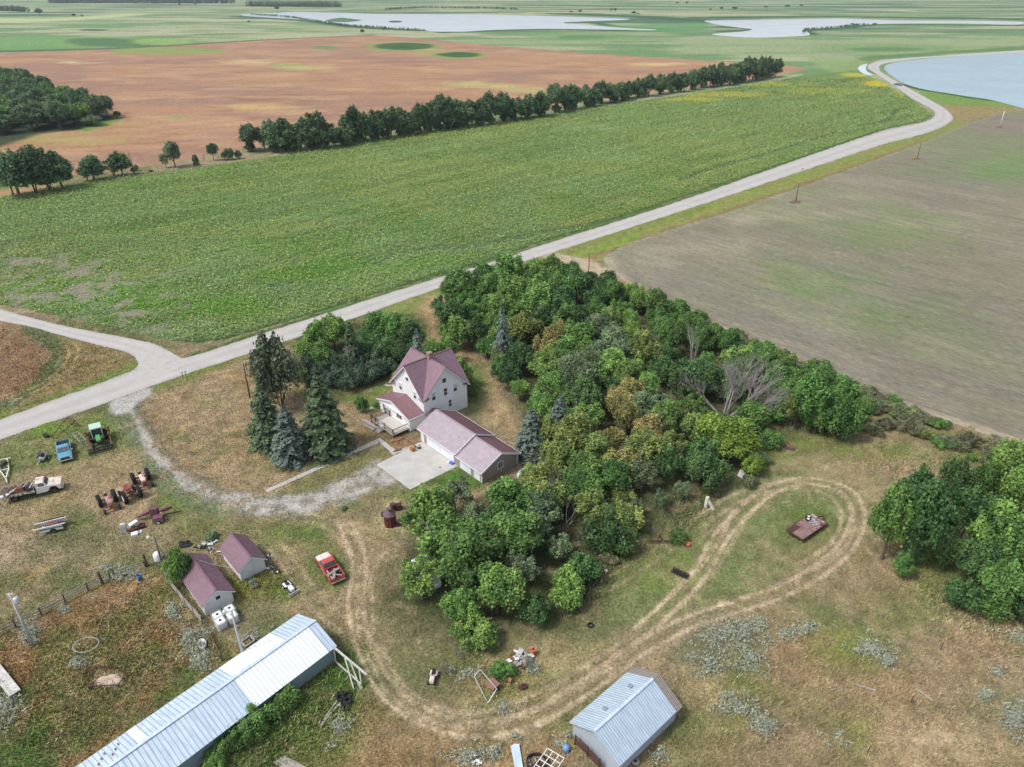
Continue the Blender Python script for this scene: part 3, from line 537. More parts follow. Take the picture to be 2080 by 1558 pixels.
# ------------------------------------------------------------------ leaves, tufts and trees
def leaves(Cn, Nn, S, rg, long_=1.35):
    """rhombic leaf faces at Cn facing Nn with size S"""
    n = len(Cn); a = np.cross(Nn, rg.normal(size=(n, 3))); a /= np.linalg.norm(a, axis=1, keepdims=True)+1e-9
    b = np.cross(Nn, a); b /= np.linalg.norm(b, axis=1, keepdims=True)+1e-9; S = S[:, None]
    V = np.stack([Cn-a*S*long_/2, Cn-b*S/2, Cn+a*S*long_/2, Cn+b*S/2], 1).reshape(-1, 3)
    return V, np.arange(n*4).reshape(n, 4)
def crown_mesh(name, m, seed, H=8., Rr=3., z0=.28, ncl=60, nl=11000, ls=.25, clr=.25, flat_=1.0, up=.25):
    """a crown of many upright leafy sprays filling an uneven envelope, with gaps between them"""
    rg = np.random.default_rng(seed); C = []; K = []; E = []
    zc, hz_ = H*(z0+1)/2, H*(1-z0)/2; ph = rg.uniform(0, 6.28, 4)
    while len(C) < ncl:
        d = rg.normal(size=3); d /= np.linalg.norm(d); q = rg.uniform(.25, .92)**.55
        if d[2] < -.8: continue
        az = math.atan2(d[1], d[0]); wob = 1+.16*math.sin(2*az+ph[0])+.10*math.sin(3*az+ph[1]+3*d[2]); tap = 1-.34*max(0, d[2])**1.5-.18*max(0, -d[2])
        C.append(np.array([d[0]*Rr*q*tap*wob, d[1]*Rr*q*tap*wob, zc+d[2]*hz_*q*(.9+.16*math.sin(2*az+ph[2]))])); K.append(rg.uniform(.5, 1.5)*Rr*clr); E.append(rg.uniform(1.0, 1.8))
    C = np.array(C); K = np.array(K); E = np.array(E); wgt = K**2/np.sum(K**2); idx = rg.choice(ncl, nl, p=wgt)
    D = rg.normal(size=(nl, 3)); D /= np.linalg.norm(D, axis=1, keepdims=True); D[:, 2] = np.where(D[:, 2] < -.5, -D[:, 2], D[:, 2])
    rad = rg.uniform(.2, 1.0, nl)**.5*(1+np.abs(rg.normal(size=nl))*.2); rad = np.where(rg.uniform(size=nl) < .10, rad*1.25, rad); sh = np.stack([np.ones(nl), np.ones(nl), E[idx]], 1)
    Pn = C[idx]+D*(K[idx]*rad)[:, None]*sh; Pn[:, :2] += (Pn[:, :2]-C[idx][:, :2])*(-.35*np.clip(D[:, 2:3], 0, 1))
    Nn = D*.75+np.array([0, 0, up])+rg.normal(size=(nl, 3))*.6; Nn /= np.linalg.norm(Nn, axis=1, keepdims=True)
    cv = rg.uniform(.05, .8, ncl); var = np.clip(cv[idx]+rg.normal(size=nl)*.22, 0, 1)
    k = Pn[:, 2] > .05; Pn, Nn, var = Pn[k], Nn[k], var[k]
    V, F = leaves(Pn, Nn, ls*rg.uniform(.6, 1.4, len(Pn)), rg, 1.5)
    return np_mesh(name, V, F, m, var=np.repeat(var, 4))
def trunk_mesh(name, m, seed, H=8., Rr=3., r0=.2, limbs=7, stems=1):
    rg = random.Random(seed); b = MB()
    for st in range(stems):
        ox, oy = (rg.uniform(-.4, .4), rg.uniform(-.4, .4)) if stems > 1 else (0, 0); lx, ly = rg.uniform(-.8, .8), rg.uniform(-.8, .8)
        pts = [(ox*.3, oy*.3, -.2)]+[(ox+lx*t*t, oy+ly*t*t, H*.8*t) for t in (.2, .45, .7, 1)]
        b.tube(pts, [r0*1.3, r0, r0*.8, r0*.55, r0*.15], 7)
        for i in range(limbs):
            t = rg.uniform(.25, .8); a = rg.uniform(0, 6.28); s0 = Vector((ox+lx*t*t, oy+ly*t*t, H*.8*t)); L = Rr*rg.uniform(.55, .9)
            e = s0+Vector((math.cos(a)*L, math.sin(a)*L, L*rg.uniform(.35, .9))); mid = (s0+e)/2+Vector((0, 0, -.15*L))
            b.tube([s0, mid, e], [r0*.42, r0*.28, r0*.06], 5)
    o = b.build(name, m); me = o.data; bpy.data.objects.remove(o); return me
def spruce_mesh(name, m, seed, H=10., Rr=2.6, tiers=26, bare=0., ls=.25, power=.66):
    rg = np.random.default_rng(seed); Pn = []; Nn = []; Vr = []
    for t in range(tiers):
        f = t/(tiers-1); z = H*(.04+.93*f); L = Rr*(1-f)**power*rg.uniform(.86, 1.12)+.12; nb = int(7+11*(1-f))
        if f < bare: continue
        for k in range(nb):
            a = rg.uniform(0, 6.28); Lb = L*rg.uniform(.72, 1.14); d = np.array([math.cos(a), math.sin(a), 0]); n = int(6+20*Lb/2.5)
            s = rg.uniform(.12, 1, n)**.7; droop = -.32*s*s*Lb+.12*s*Lb; wd = .30*(1.1-s)*Lb*.6+.07
            p = d[None]*(s*Lb)[:, None]; side = np.array([-d[1], d[0], 0]); p = p+side[None]*(rg.normal(size=n)*wd)[:, None]; p[:, 2] = z+droop+rg.normal(size=n)*.07
            nn = np.tile(d*.55+np.array([0, 0, .75]), (n, 1))+rg.normal(size=(n, 3))*.35
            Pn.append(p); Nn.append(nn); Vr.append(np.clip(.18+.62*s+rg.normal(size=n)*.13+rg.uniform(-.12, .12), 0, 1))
    Pn = np.concatenate(Pn); Nn = np.concatenate(Nn); Nn /= np.linalg.norm(Nn, axis=1, keepdims=True); Vr = np.concatenate(Vr)
    V, F = leaves(Pn, Nn, ls*rg.uniform(.7, 1.3, len(Pn)), rg, 1.7); return np_mesh(name, V, F, m, var=np.repeat(Vr, 4))
def branch_mb(b, p, d, L, r, depth, rg, spread=.6, up=.12):
    n = 3; pts = [Vector(p)]; d = Vector(d).normalized()
    for i in range(n): d = (d+Vector((rg.uniform(-.2, .2), rg.uniform(-.2, .2), rg.uniform(-.12, .2)*up*4))).normalized(); pts.append(pts[-1]+d*L/n)
    b.tube(pts, [r, r*.85, r*.7, r*.5], 5 if depth > 1 else 3, cap=False)
    if depth <= 0: return
    for k in range(rg.choice((3, 4)) if depth > 1 else 3):
        q = pts[rg.choice((1, 2, 3, 3))]; nd = (d+Vector((rg.uniform(-1, 1), rg.uniform(-1, 1), rg.uniform(-.5, 1)))*spread).normalized()
        branch_mb(b, q, nd, L*rg.uniform(.55, .82), r*.52, depth-1, rg, spread, up)
BARK = mat('bark', (.13,.105,.085), .9, nscale=6, noise=.3, mapping=(1, 1, .3)); DEADM = mat('dead_wood', (.30,.275,.255), .85, nscale=5, noise=.25); DEADD = mat('dead_twigs', (.23,.20,.185), .9, nscale=5, noise=.25)
LM = {k: leaf_mat(k+'_leaves', c, h) for k, c, h in [('dark', (.080,.165,.048), .012), ('mid', (.115,.230,.050), .015), ('light', (.165,.300,.062), .012), ('lime', (.22,.35,.045), .008), ('olive', (.195,.265,.065), .018), ('yellow', (.29,.28,.09), .02), ('grey', (.165,.24,.115), .012),
      ('row', (.105,.185,.078), .012), ('bluespruce', (.13,.185,.155), .008), ('spruce', (.08,.135,.065), .008), ('pine', (.15,.19,.11), .008), ('sage', (.31,.345,.265), .008), ('lilac', (.085,.14,.08), .008), ('scrub', (.21,.225,.115), .02)]}
LM['needleless'] = leaf_mat('dry_branchlets', (.19,.165,.15), .005)
CR = [crown_mesh('broad_crown', LM['mid'], 100+i, ncl=50+6*i) for i in range(5)]
CB = [crown_mesh('bushy_crown', LM['mid'], 200+i, H=4, Rr=2.3, z0=.02, ncl=40, nl=6500, ls=.19, clr=.27) for i in range(4)]
CT = [crown_mesh('tall_crown', LM['mid'], 300+i, H=9, Rr=2.6, z0=.18, ncl=56, nl=10000, ls=.25, clr=.26) for i in range(3)]
CW = [crown_mesh('row_crown', LM['mid'], 600+i, H=9, Rr=3.4, z0=.03, ncl=80, nl=9500, ls=.30, clr=.21) for i in range(4)]
CO = [crown_mesh('open_crown', LM['mid'], 400+i, H=8, Rr=2.8, z0=.15, ncl=40, nl=3600, ls=.22, clr=.20) for i in range(3)]
TR = [trunk_mesh('trunk', BARK, 10+i) for i in range(3)]; TM = [trunk_mesh('stems', BARK, 20+i, r0=.13, stems=3, limbs=5) for i in range(2)]
TB = trunk_mesh('stems', BARK, 31, H=4, Rr=2.2, r0=.07, stems=4, limbs=4); TO = [trunk_mesh('open_limbs', DEADD, 40+i, r0=.12, stems=3, limbs=9) for i in range(2)]
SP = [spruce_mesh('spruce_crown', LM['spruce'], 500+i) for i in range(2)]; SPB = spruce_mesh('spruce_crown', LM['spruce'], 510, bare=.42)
def dead_mesh(seed, L=2.6, r=.14, depth=4, spread=.6, d=(0, 0, 1), m=None, up=.12):
    b = MB(); branch_mb(b, (0, 0, -.1), d, L, r, depth, random.Random(seed), spread, up); o = b.build('bare_branches', m or DEADM); me = o.data; bpy.data.objects.remove(o); return me
DM = [dead_mesh(60+i) for i in range(3)]; DT = [dead_mesh(70+i, 2.2, .08, 3, .7, m=DEADD) for i in range(2)]

class Part:
    pass
def relink(o, m):
    o.material_slots[0].link = 'OBJECT'; o.material_slots[0].material = m
TREES = []      # (root, kind word, x, y) for the labels written later
def plant(x, y, h, r, kind, form='tree', name=None, lean=0):
    k = rnd.random()
    base = {'tree': (rnd.choice(CR), rnd.choice(TR), 8., 3.), 'row': (rnd.choice(CW), rnd.choice(TM), 9., 3.4), 'tall': (rnd.choice(CT), rnd.choice(TM), 9., 2.6), 'bush': (rnd.choice(CB), TB, 4., 2.3), 'open': (rnd.choice(CO), rnd.choice(TO), 8., 2.8),
            'spruce': (rnd.choice(SP), TR[0], 10., 2.6), 'halfspruce': (SPB, TR[0], 10., 2.6), 'dead': (rnd.choice(DM), None, 6.2, 2.6), 'twigs': (rnd.choice(DT), None, 4.6, 2.2)}[form]
    nm = name or {'tree': 'leafy_tree', 'row': 'leafy_tree', 'tall': 'leafy_tree', 'bush': 'bush', 'open': 'thin_tree', 'spruce': 'spruce_tree', 'halfspruce': 'spruce_tree', 'dead': 'dead_tree', 'twigs': 'dead_shrub'}[form]
    cm, tm, H0, R0 = base
    if tm is None:
        e = add_me(nm, cm, None, (x, y, 0)); e.rotation_euler = (lean, 0, rnd.uniform(0, 6.28)); e.scale = (r/R0, r/R0, h/H0)
    else:
        e = empty(nm, (x, y, 0), rnd.uniform(0, 6.28)); e.scale = (r/R0, r/R0, h/H0); e.rotation_euler[0] = lean
        c = add_me('crown', cm, e); relink(c, LM[kind]); t = add_me('trunk', tm, e)
        if form in ('spruce', 'halfspruce'): t.scale = (.8, .8, .95*10/6.4)
        if form == 'halfspruce': c2 = add_me('dead_lower_branches', SP_DEAD, e)
    TREES.append([e, form, kind, x, y, h, r]); return e
SP_DEAD = spruce_mesh('dead_spruce_branches', LM['needleless'], 520, H=10, Rr=2.4, tiers=16, ls=.16)
# keep only the lower half of the dead branch mesh
_bm = bmesh.new(); _bm.from_mesh(SP_DEAD); bmesh.ops.delete(_bm, geom=[v for v in _bm.verts if v.co.z > 5.2], context='VERTS'); _bm.to_mesh(SP_DEAD); _bm.free()
def top_base(ut, vt, vb, kind, r, form='tree', **k):
    """a tree whose foot is seen at row vb, its top at (ut, vt)"""
    x, y = P(ut, vb); 
    for _ in range(4): h = height_of(vt, x, y); x = x+(ut-Q(x, y, h)[0])/FPX*y*1.1
    return plant(x, y, h, r, kind, form, **k)
def crown_at(u, v, h, kind, r, form='tree', **k):
    x, y = P(u, v, h); return plant(x, y, h, r, kind, form, **k)

# --- the grove behind the garage: planted at about three metres, each taking the look of the nearest surveyed crown
SEEDS = [(1075,530,'light',10.5,'tall'),(1040,550,'light',9,'tall'),(960,570,'mid',9,'tree'),(900,600,'dark',8,'tree'),(980,620,'mid',8,'tree'),(1050,575,'grey',6,'open'),(1120,585,'mid',8,'tree'),(1165,560,'dark',8,'tree'),(1190,580,'dark',8,'tree'),
 (930,640,'dark',8,'tree'),(905,665,'light',6,'tree'),(1075,600,'light',9,'tall'),(1020,615,'light',8,'tall'),(1130,625,'dark',8,'tree'),(1180,630,'dark',6,'tree'),(1240,615,'mid',7,'tree'),(1290,625,'light',6,'tree'),(1330,640,'mid',7,'tree'),(1230,640,'olive',6,'tree'),
 (1110,660,'olive',8,'tree'),(1130,680,'yellow',8,'tree'),(1155,665,'light',9,'tall'),(1185,690,'light',8,'tree'),(1225,690,'grey',8,'tree'),(1265,700,'grey',8,'tree'),(1290,710,'olive',8,'tree'),(1070,720,'dark',7,'tree'),(1060,700,'mid',6,'tree'),(1120,740,'light',7,'tree'),(1110,770,'mid',6,'tree'),
 (1180,760,'grey',8,'tree'),(1200,780,'dark',7,'tree'),(1100,800,'light',6,'tree'),(1040,790,'light',5,'tree'),(1060,810,'mid',5,'tree'),(1280,750,'light',7,'tree'),(1320,760,'light',7,'tree'),(1350,660,'mid',7,'tree'),(1400,690,'mid',7,'tree'),(1380,720,'dark',7,'tree'),(1310,810,'grey',7,'tree'),(1340,830,'light',7,'tree'),
 (1270,800,'yellow',7,'tree'),(1300,850,'yellow',7,'tree'),(1240,860,'yellow',7,'tree'),(1200,840,'light',6,'tree'),(1360,860,'olive',7,'tree'),(1400,850,'olive',7,'tree'),(1250,900,'yellow',6,'open'),(1290,890,'olive',7,'open'),(1220,900,'olive',7,'tree'),(1180,880,'olive',8,'tree'),(1150,900,'olive',8,'tree'),(1440,820,'mid',6,'tree'),
 (1330,930,'grey',5,'open'),(1380,910,'dark',6,'tree'),(1400,960,'grey',4,'open'),(1440,930,'dark',5,'bush'),(1280,960,'mid',6,'tree'),(1330,990,'grey',4,'open'),(1230,960,'mid',7,'tall'),(1180,960,'mid',7,'tree'),(1130,960,'olive',9,'tree'),(1090,980,'olive',8,'open'),(1220,1010,'olive',7,'open'),(1260,1010,'olive',5,'bush'),(1300,1040,'olive',4,'bush'),
 (1150,1010,'grey',7,'open'),(1100,1040,'grey',7,'open'),(1190,1060,'grey',6,'open'),(1250,1050,'dark',5,'bush'),(1270,1070,'lime',4,'bush'),(1020,990,'olive',7,'open'),(990,1010,'olive',7,'tree'),(940,1020,'grey',7,'tree'),(980,1050,'light',8,'tree'),(1030,1040,'mid',7,'tree'),(870,1060,'light',8,'tree'),(850,1090,'light',7,'tree'),
 (910,1070,'dark',8,'tree'),(950,1080,'dark',8,'tree'),(920,1110,'mid',8,'tree'),(810,1130,'light',8,'tree'),(830,1160,'light',7,'tree'),(880,1140,'light',8,'tree'),(960,1120,'mid',8,'tree'),(1000,1140,'mid',7,'tree'),(1035,1160,'light',7,'tree'),(1100,1110,'grey',5,'open'),(1140,1130,'dark',4,'bush'),(860,1190,'light',6,'tree'),(900,1200,'light',6,'tree'),
 (930,1230,'mid',5,'tree'),(970,1210,'light',5,'tree'),(1040,1230,'lime',4.5,'tree'),(1080,1200,'dark',4,'bush'),(1130,1200,'mid',4,'bush'),(1150,1190,'light',4,'bush'),(1190,1210,'lime',4,'bush'),(1020,1270,'lime',4,'bush'),(1000,1280,'olive',3.5,'bush'),(1450,700,'mid',6,'tree'),(1480,720,'light',5,'bush'),(1530,740,'mid',6,'tree'),(1580,760,'mid',5,'bush'),
 (1640,800,'mid',6,'tree'),(1690,800,'mid',7,'tree'),(1720,850,'mid',6,'tree'),(1600,830,'olive',5,'bush'),(1560,800,'mid',5,'bush')]
GROVE = px([(885,672),(905,625),(960,600),(1040,590),(1110,575),(1190,590),(1245,600),(1330,642),(1400,675),(1500,728),(1590,772),(1680,812),(1740,850),(1752,878),(1690,888),(1620,868),(1600,862),(1540,905),(1520,945),(1440,985),(1380,1040),(1300,1090),(1215,1130),(1200,1175),(1205,1245),(1120,1262),(1040,1300),(985,1300),(920,1262),(850,1250),(795,1215),(785,1165),(815,1120),(840,1080),(900,1055),(960,1040),(985,1010),(1065,990),(1095,955),(1080,925),(1085,880),(1075,862),(1020,800),(1015,770),(1000,735),(950,705)])
HOLE = [px([(1520,880),(1600,870),(1560,930),(1480,960),(1470,930)]), px([(1360,730),(1420,735),(1420,790),(1350,780)]), px([(1440,820),(1600,790),(1610,850),(1440,870)]), px([(1045,940),(1110,945),(1110,1000),(1050,1000)])]
_cand = []; _r = random.Random(5)
xs = [p[0] for p in GROVE]; ys = [p[1] for p in GROVE]; tries = 0
while tries < 9000:
    tries += 1; x, y = _r.uniform(min(xs), max(xs)), _r.uniform(min(ys), max(ys)); A_ = np.array([x]), np.array([y])
    if not inside(*A_, GROVE)[0] or any(inside(*A_, h_)[0] for h_ in HOLE): continue
    dmin = 3.9 if y < 125 else 4.4
    if any((x-c[0])**2+(y-c[1])**2 < dmin**2 for c in _cand): continue
    _cand.append((x, y))
for x, y in _cand:
    uu, vv = Q(x, y, 5.0)
    if (740 < Q(x, y, 0)[0] < 858 and Q(x, y, 0)[1] < 1128) or Q(x, y, 0)[0] < 824: continue
    if y < 92 and 850 < uu < 1085 and 820 < vv < 978+(1085-uu)*.05: continue
    u, v = Q(x, y, 5.); s_ = min(SEEDS, key=lambda q: (q[0]-u)**2+((q[1]-v)*1.3)**2); h = s_[3]*_r.uniform(.72, 1.06)
    r = {'tree': .42, 'tall': .37, 'bush': .60, 'open': .40}[s_[4]]*h*_r.uniform(.9, 1.15)
    plant(x, y, h, min(r, 4.0), s_[2], 'open' if s_[4] == 'tree' and _r.random() < .22 else s_[4])
# surveyed single trees of the grove
crown_at(1092,955,7,'olive',2.3,'tree'); crown_at(1078,952,5.6,'olive',2.0,'tree'); crown_at(1062,968,5,'olive',1.6,'open'); crown_at(1048,985,4.6,'yellow',1.6,'tree'); crown_at(1070,985,5.5,'grey',1.9,'open'); crown_at(1100,985,6,'olive',2.2,'tree'); crown_at(1050,1000,5,'olive',1.8,'open')
crown_at(1478,850,7.0,'lime',3.9); crown_at(1500,880,5.2,'lime',3.4); crown_at(1530,925,3.2,'lime',1.8,'bush')
top_base(1019,622,752,'bluespruce',2.5,'halfspruce')
top_base(1138,803,905,'bluespruce',3.0,'spruce'); top_base(1080,830,925,'bluespruce',3.0,'spruce'); top_base(1172,800,900,'grey',1.2,'dead')
top_base(1660,768,870,'mid',3.0); top_base(1722,822,893,'mid',2.7,'bush'); top_base(1668,815,880,'light',1.9,'bush'); top_base(1620,790,862,'olive',2.2,'open')
# --- bare trees
def dead(u, v, h, r, k=0, lean=0, rz=0):
    x, y = P(u, v); e = plant(x, y, h, r, 'dead', 'dead'); e.rotation_euler = (lean, 0, rz); return e
dead(1396,778,11.5,2.8,0,.08,1); dead(1340,745,8,3.2,0,-.2,2); dead(1355,780,3.4,1.0,0,0,0); dead(1280,600,6,2.5)
for i, (u, v, d, L, r_) in enumerate([(1462,846,(-.6,.35,.5),3.4,.22),(1480,850,(.9,.35,.45),4.0,.26),(1476,846,(.35,.7,.7),4.0,.26),(1480,856,(.95,-.15,.4),4.0,.22),(1470,850,(.1,.5,.9),3.4,.22)]):
    me = dead_mesh(800+i, L, r_, 6, .55, d, up=.05); x, y = P(u, v); e = add_me('fallen_branch_tree', me, None, (x, y, .3)); TREES.append([e, 'fallen', 'dead', x, y, 4, 4])
for u, v, h, r in [(1090,1010,7.5,2.8),(1112,1062,7,2.6),(1075,1085,6.5,2.4),(1130,1040,7,2.5),(1220,950,7,2.4),(1330,910,6.5,2.4),(1290,985,6,2.2),(1250,1090,4.5,2),(1380,960,4.5,2),(1150,1090,5.5,2.2),(1400,1000,3,1.6),(1180,1110,4,2),(1210,1130,3.4,2),(1330,1090,2.4,1.4),(925,1330,1.8,2.2),(912,1370,1.6,2.2),(1610,870,3.4,2.4),(1450,790,4,2.2),(1230,1180,2.2,1.4),(1160,1140,3.5,2),(960,1165,4,1.6),(1420,1040,2.5,1.5),(1660,850,3,2.4)]:
    x, y = P(u, v); plant(x, y, h, r, 'dead', 'twigs')
# --- trees and hedges on the left of the house
for u, v, h, k, r, f in [(645,655,6.5,'light',2.8,'tree'),(672,645,7,'light',3,'tree'),(625,690,5,'mid',2.5,'tree'),(650,700,5,'mid',2.5,'tree'),(765,640,7,'mid',3,'tree'),(800,640,7.5,'mid',3.4,'tree'),(830,655,6.5,'dark',3,'tree'),(750,670,5,'dark',2.6,'tree'),(785,690,5,'dark',2.8,'tree'),(815,700,4.5,'dark',2.6,'tree'),(840,700,4,'dark',2.2,'bush'),(735,690,5,'dark',2.4,'tree'),
     (620,725,3.6,'lilac',2,'bush'),(650,740,3.4,'lilac',2.2,'bush'),(680,750,3.4,'lilac',2.2,'bush'),(708,755,3.4,'lilac',2.2,'bush'),(735,748,3.4,'lilac',2.2,'bush'),(762,738,3.4,'lilac',2.3,'bush'),(785,728,3.2,'lilac',2,'bush'),(690,725,3.6,'lilac',2.2,'bush'),(720,725,3.6,'lilac',2.3,'bush'),(750,715,3.6,'lilac',2.2,'bush'),(655,715,4,'mid',2.2,'bush'),(605,745,3,'mid',1.5,'bush'),(632,765,2.6,'lilac',1.6,'bush'),
     (880,690,5.5,'light',2.4,'tree'),(905,690,5,'light',2.2,'tree'),(928,650,6.5,'light',2.8,'tree')]:
    crown_at(u, v, h, k, r, f)
crown_at(935,735,5.4,'light',2.0,'tree'); crown_at(950,765,3.8,'light',1.7,'bush')
top_base(708,652,752,'spruce',2.4,'halfspruce'); top_base(845,666,765,'bluespruce',2.0,'spruce')
top_base(733,806,838,'mid',1.0,'bush')
# --- four conifers on the lawn
top_base(548,695,822,'pine',3.9,'bush',name='pine_tree'); top_base(524,780,901,'spruce',3.5,'spruce'); top_base(574,822,934,'bluespruce',3.2,'spruce'); top_base(642,762,912,'spruce',4.6,'spruce')
top_base(352,1125,1185,'mid',1.6,'bush'); 
# --- cluster at the right edge
for u, v, vb, k, r, f in [(1855,950,1090,'mid',3.6,'tree'),(1885,975,1143,'mid',4.2,'tree'),(1820,985,1140,'mid',3.0,'tree'),(1945,920,1060,'dark',2.8,'tree'),(1965,980,1120,'mid',3.4,'tree'),(2050,890,1030,'light',3.8,'tree'),(2075,940,1060,'light',3.4,'tree'),(2040,1010,1170,'light',3.8,'tree'),(2090,1050,1200,'light',3.5,'tree'),(1990,1090,1200,'dark',3.2,'tree'),(2050,1130,1250,'mid',3.4,'tree'),(1960,1170,1240,'dark',2.6,'bush'),(2020,1180,1255,'mid',2.6,'bush'),(1830,1110,1175,'mid',1.7,'bush'),(1850,1080,1150,'dark',1.8,'bush'),(2110,1120,1260,'mid',3.5,'tree'),(2000,930,1040,'mid',2.4,'tree'),(2130,900,1040,'light',4,'tree'),(1925,1060,1160,'dark',2.2,'bush'),(2085,1180,1265,'dark',2.8,'bush')]:
    top_base(u+14, v+18, vb-4, 'dark' if k == 'mid' and u % 2 else k, r*.76, 'tall' if u % 3 == 0 else f)
# --- scrub along the edge of the stubble field
for i in range(118):
    t = (i+rnd.random())/118; u = 1215+t*880; v = 574+t*366+rnd.uniform(-3, 18+30*t)
    x, y = P(u, v); big = t < .62; k = rnd.choice(['mid', 'olive', 'light', 'scrub', 'mid', 'grey'] if big else ['scrub', 'olive', 'scrub', 'grey', 'scrub', 'mid']); h = rnd.uniform(1.3, 3.0) if big else rnd.uniform(.7, 1.9)
    plant(x, y, h, h*rnd.uniform(.6, .95) if big else h*rnd.uniform(.8, 1.3), k, 'bush' if rnd.random() < .85 else 'twigs')
for u, v, h, k in [(1770,880,2,'scrub'),(1800,870,1.6,'scrub'),(1850,880,1.6,'scrub'),(1880,890,1.4,'olive'),(1915,905,1.8,'scrub'),(1830,850,2.2,'grey'),(1960,900,2,'scrub'),(1560,905,2.6,'mid'),(1545,940,1.8,'grey'),(1520,985,1.6,'scrub'),(1375,1098,1.7,'mid'),(1235,1140,1.4,'scrub'),(1255,1035,3,'olive'),
                   (522,1475,2.4,'mid'),(478,1508,2.2,'mid'),(505,1505,1.8,'mid'),(578,1432,2.0,'mid'),(450,1530,1.5,'light'),(440,1560,1.2,'light'),(960,1300,3.2,'light'),(1020,1372,1.5,'mid'),(985,1300,2.4,'mid'),(805,768,1.3,'light'),(788,834,1.1,'mid'),(765,828,.9,'light'),(905,832,.9,'dark'),(700,1035,.5,'mid'),
                   (445,1225,.9,'mid'),(515,1190,.8,'sage'),(430,1095,1.0,'grey'),(1075,1352,.9,'sage')]:
    x, y = P(u, v); plant(x, y, h, h*.8, k, 'bush')
# --- the long windbreak between the two fields
wb = [(505,252,306,9),(545,240,308,8),(575,238,306,10),(605,243,305,9),(632,226,302,12),(655,250,300,9),(688,255,296,8),(713,213,288,13),(735,225,286,9),(762,222,284,9),(785,222,280,11),(805,215,276,11),(828,222,274,9),(850,208,270,11),(872,205,267,12),(890,196,265,12),(905,195,262,11),(920,198,260,10),(948,200,256,10),(978,198,255,14),(1000,188,252,13),(1025,185,246,12),(1050,195,243,12),(1075,188,240,12),(1100,183,237,11),(1128,170,228,12),(1150,172,224,12),(1165,166,222,13),(1190,170,217,11),(1205,175,215,9),(1222,165,210,11),(1240,165,208,12),(1262,162,204,12),(1280,162,200,11),(1300,156,197,12),(1320,152,195,12),(1345,148,191,12),(1368,144,188,12),(1385,143,186,12),(1410,138,182,10),(1432,136,178,10),(1450,128,176,12),(1468,124,174,13),(1485,128,172,11),(1502,122,168,12),(1518,118,166,13),(1535,114,163,13),(1550,112,161,13),(1565,113,158,13),(1578,116,156,11)]
for i, (u, vt, vb, _) in enumerate(wb):
    e = top_base(u+rnd.uniform(-3, 3), vt+3, vb, 'row', 5.4+rnd.uniform(-.8, 1.5), 'row' if i % 5 else 'tree'); TREES[-1].append('windbreak')
    top_base(u+rnd.uniform(-12, 12), vb-16, vb+1, 'row', 2.6, 'bush'); TREES[-1].append('windbreak')
    if i % 7 == 3: e = top_base(u+8, vt+10, vb, 'grey', 3.0, 'open'); TREES[-1].append('windbreak')
for u, vt, vb, r, k, f in [(10,305,398,5.6,'row','row'),(45,298,392,6.2,'row','row'),(75,300,388,5.6,'row','row'),(105,308,382,5.6,'row','row'),(5,330,398,4,'row','tree'),(178,315,366,4.0,'row','row'),(168,335,368,3,'row','open'),(236,308,356,3.8,'row','row'),(222,320,358,3.6,'grey','open'),(262,302,354,2.4,'dead','dead'),(345,290,340,3.6,'grey','tree'),(330,310,341,2,'grey','open'),(428,292,326,2.2,'row','tree'),(395,315,335,1.4,'row','bush'),(398,328,338,1.2,'row','bush'),(459,302,325,2.4,'row','bush'),(483,307,322,1.5,'row','bush'),(440,300,328,2,'dead','twigs'),(410,305,328,2,'dead','twigs'),(532,262,306,3,'grey','open'),(275,336,347,.9,'row','bush'),(270,340,352,1,'row','bush'),(305,345,349,.9,'row','bush')]:
    top_base(u, vt, vb, k, r, f); TREES[-1].append('windbreak')
# --- the wood standing in the brown field
WOOD = px([(-120,168),(0,165),(60,180),(130,205),(185,228),(205,240),(180,252),(120,262),(60,268),(-120,290)])
_c2 = []; tries = 0; xs = [p[0] for p in WOOD]; ys = [p[1] for p in WOOD]
while tries < 5000:
    tries += 1; x, y = _r.uniform(min(xs), max(xs)), _r.uniform(min(ys), max(ys))
    if not inside(np.array([x]), np.array([y]), WOOD)[0] or any((x-c[0])**2+(y-c[1])**2 < 88 for c in _c2): continue
    _c2.append((x, y))
for x, y in _c2:
    h = _r.uniform(8.5, 12.5); plant(x, y, h, _r.uniform(5.4, 7.2), _r.choice(['row', 'mid', 'row', 'mid']), 'tree'); TREES[-1].append('wood')
for u, vt, vb, r, k in [(208,195,240,4,'row'),(185,235,256,4,'grey'),(236,226,240,2.2,'row'),(165,178,215,3.4,'grey')]: top_base(u, vt, vb, k, r, 'tree'); TREES[-1].append('wood')
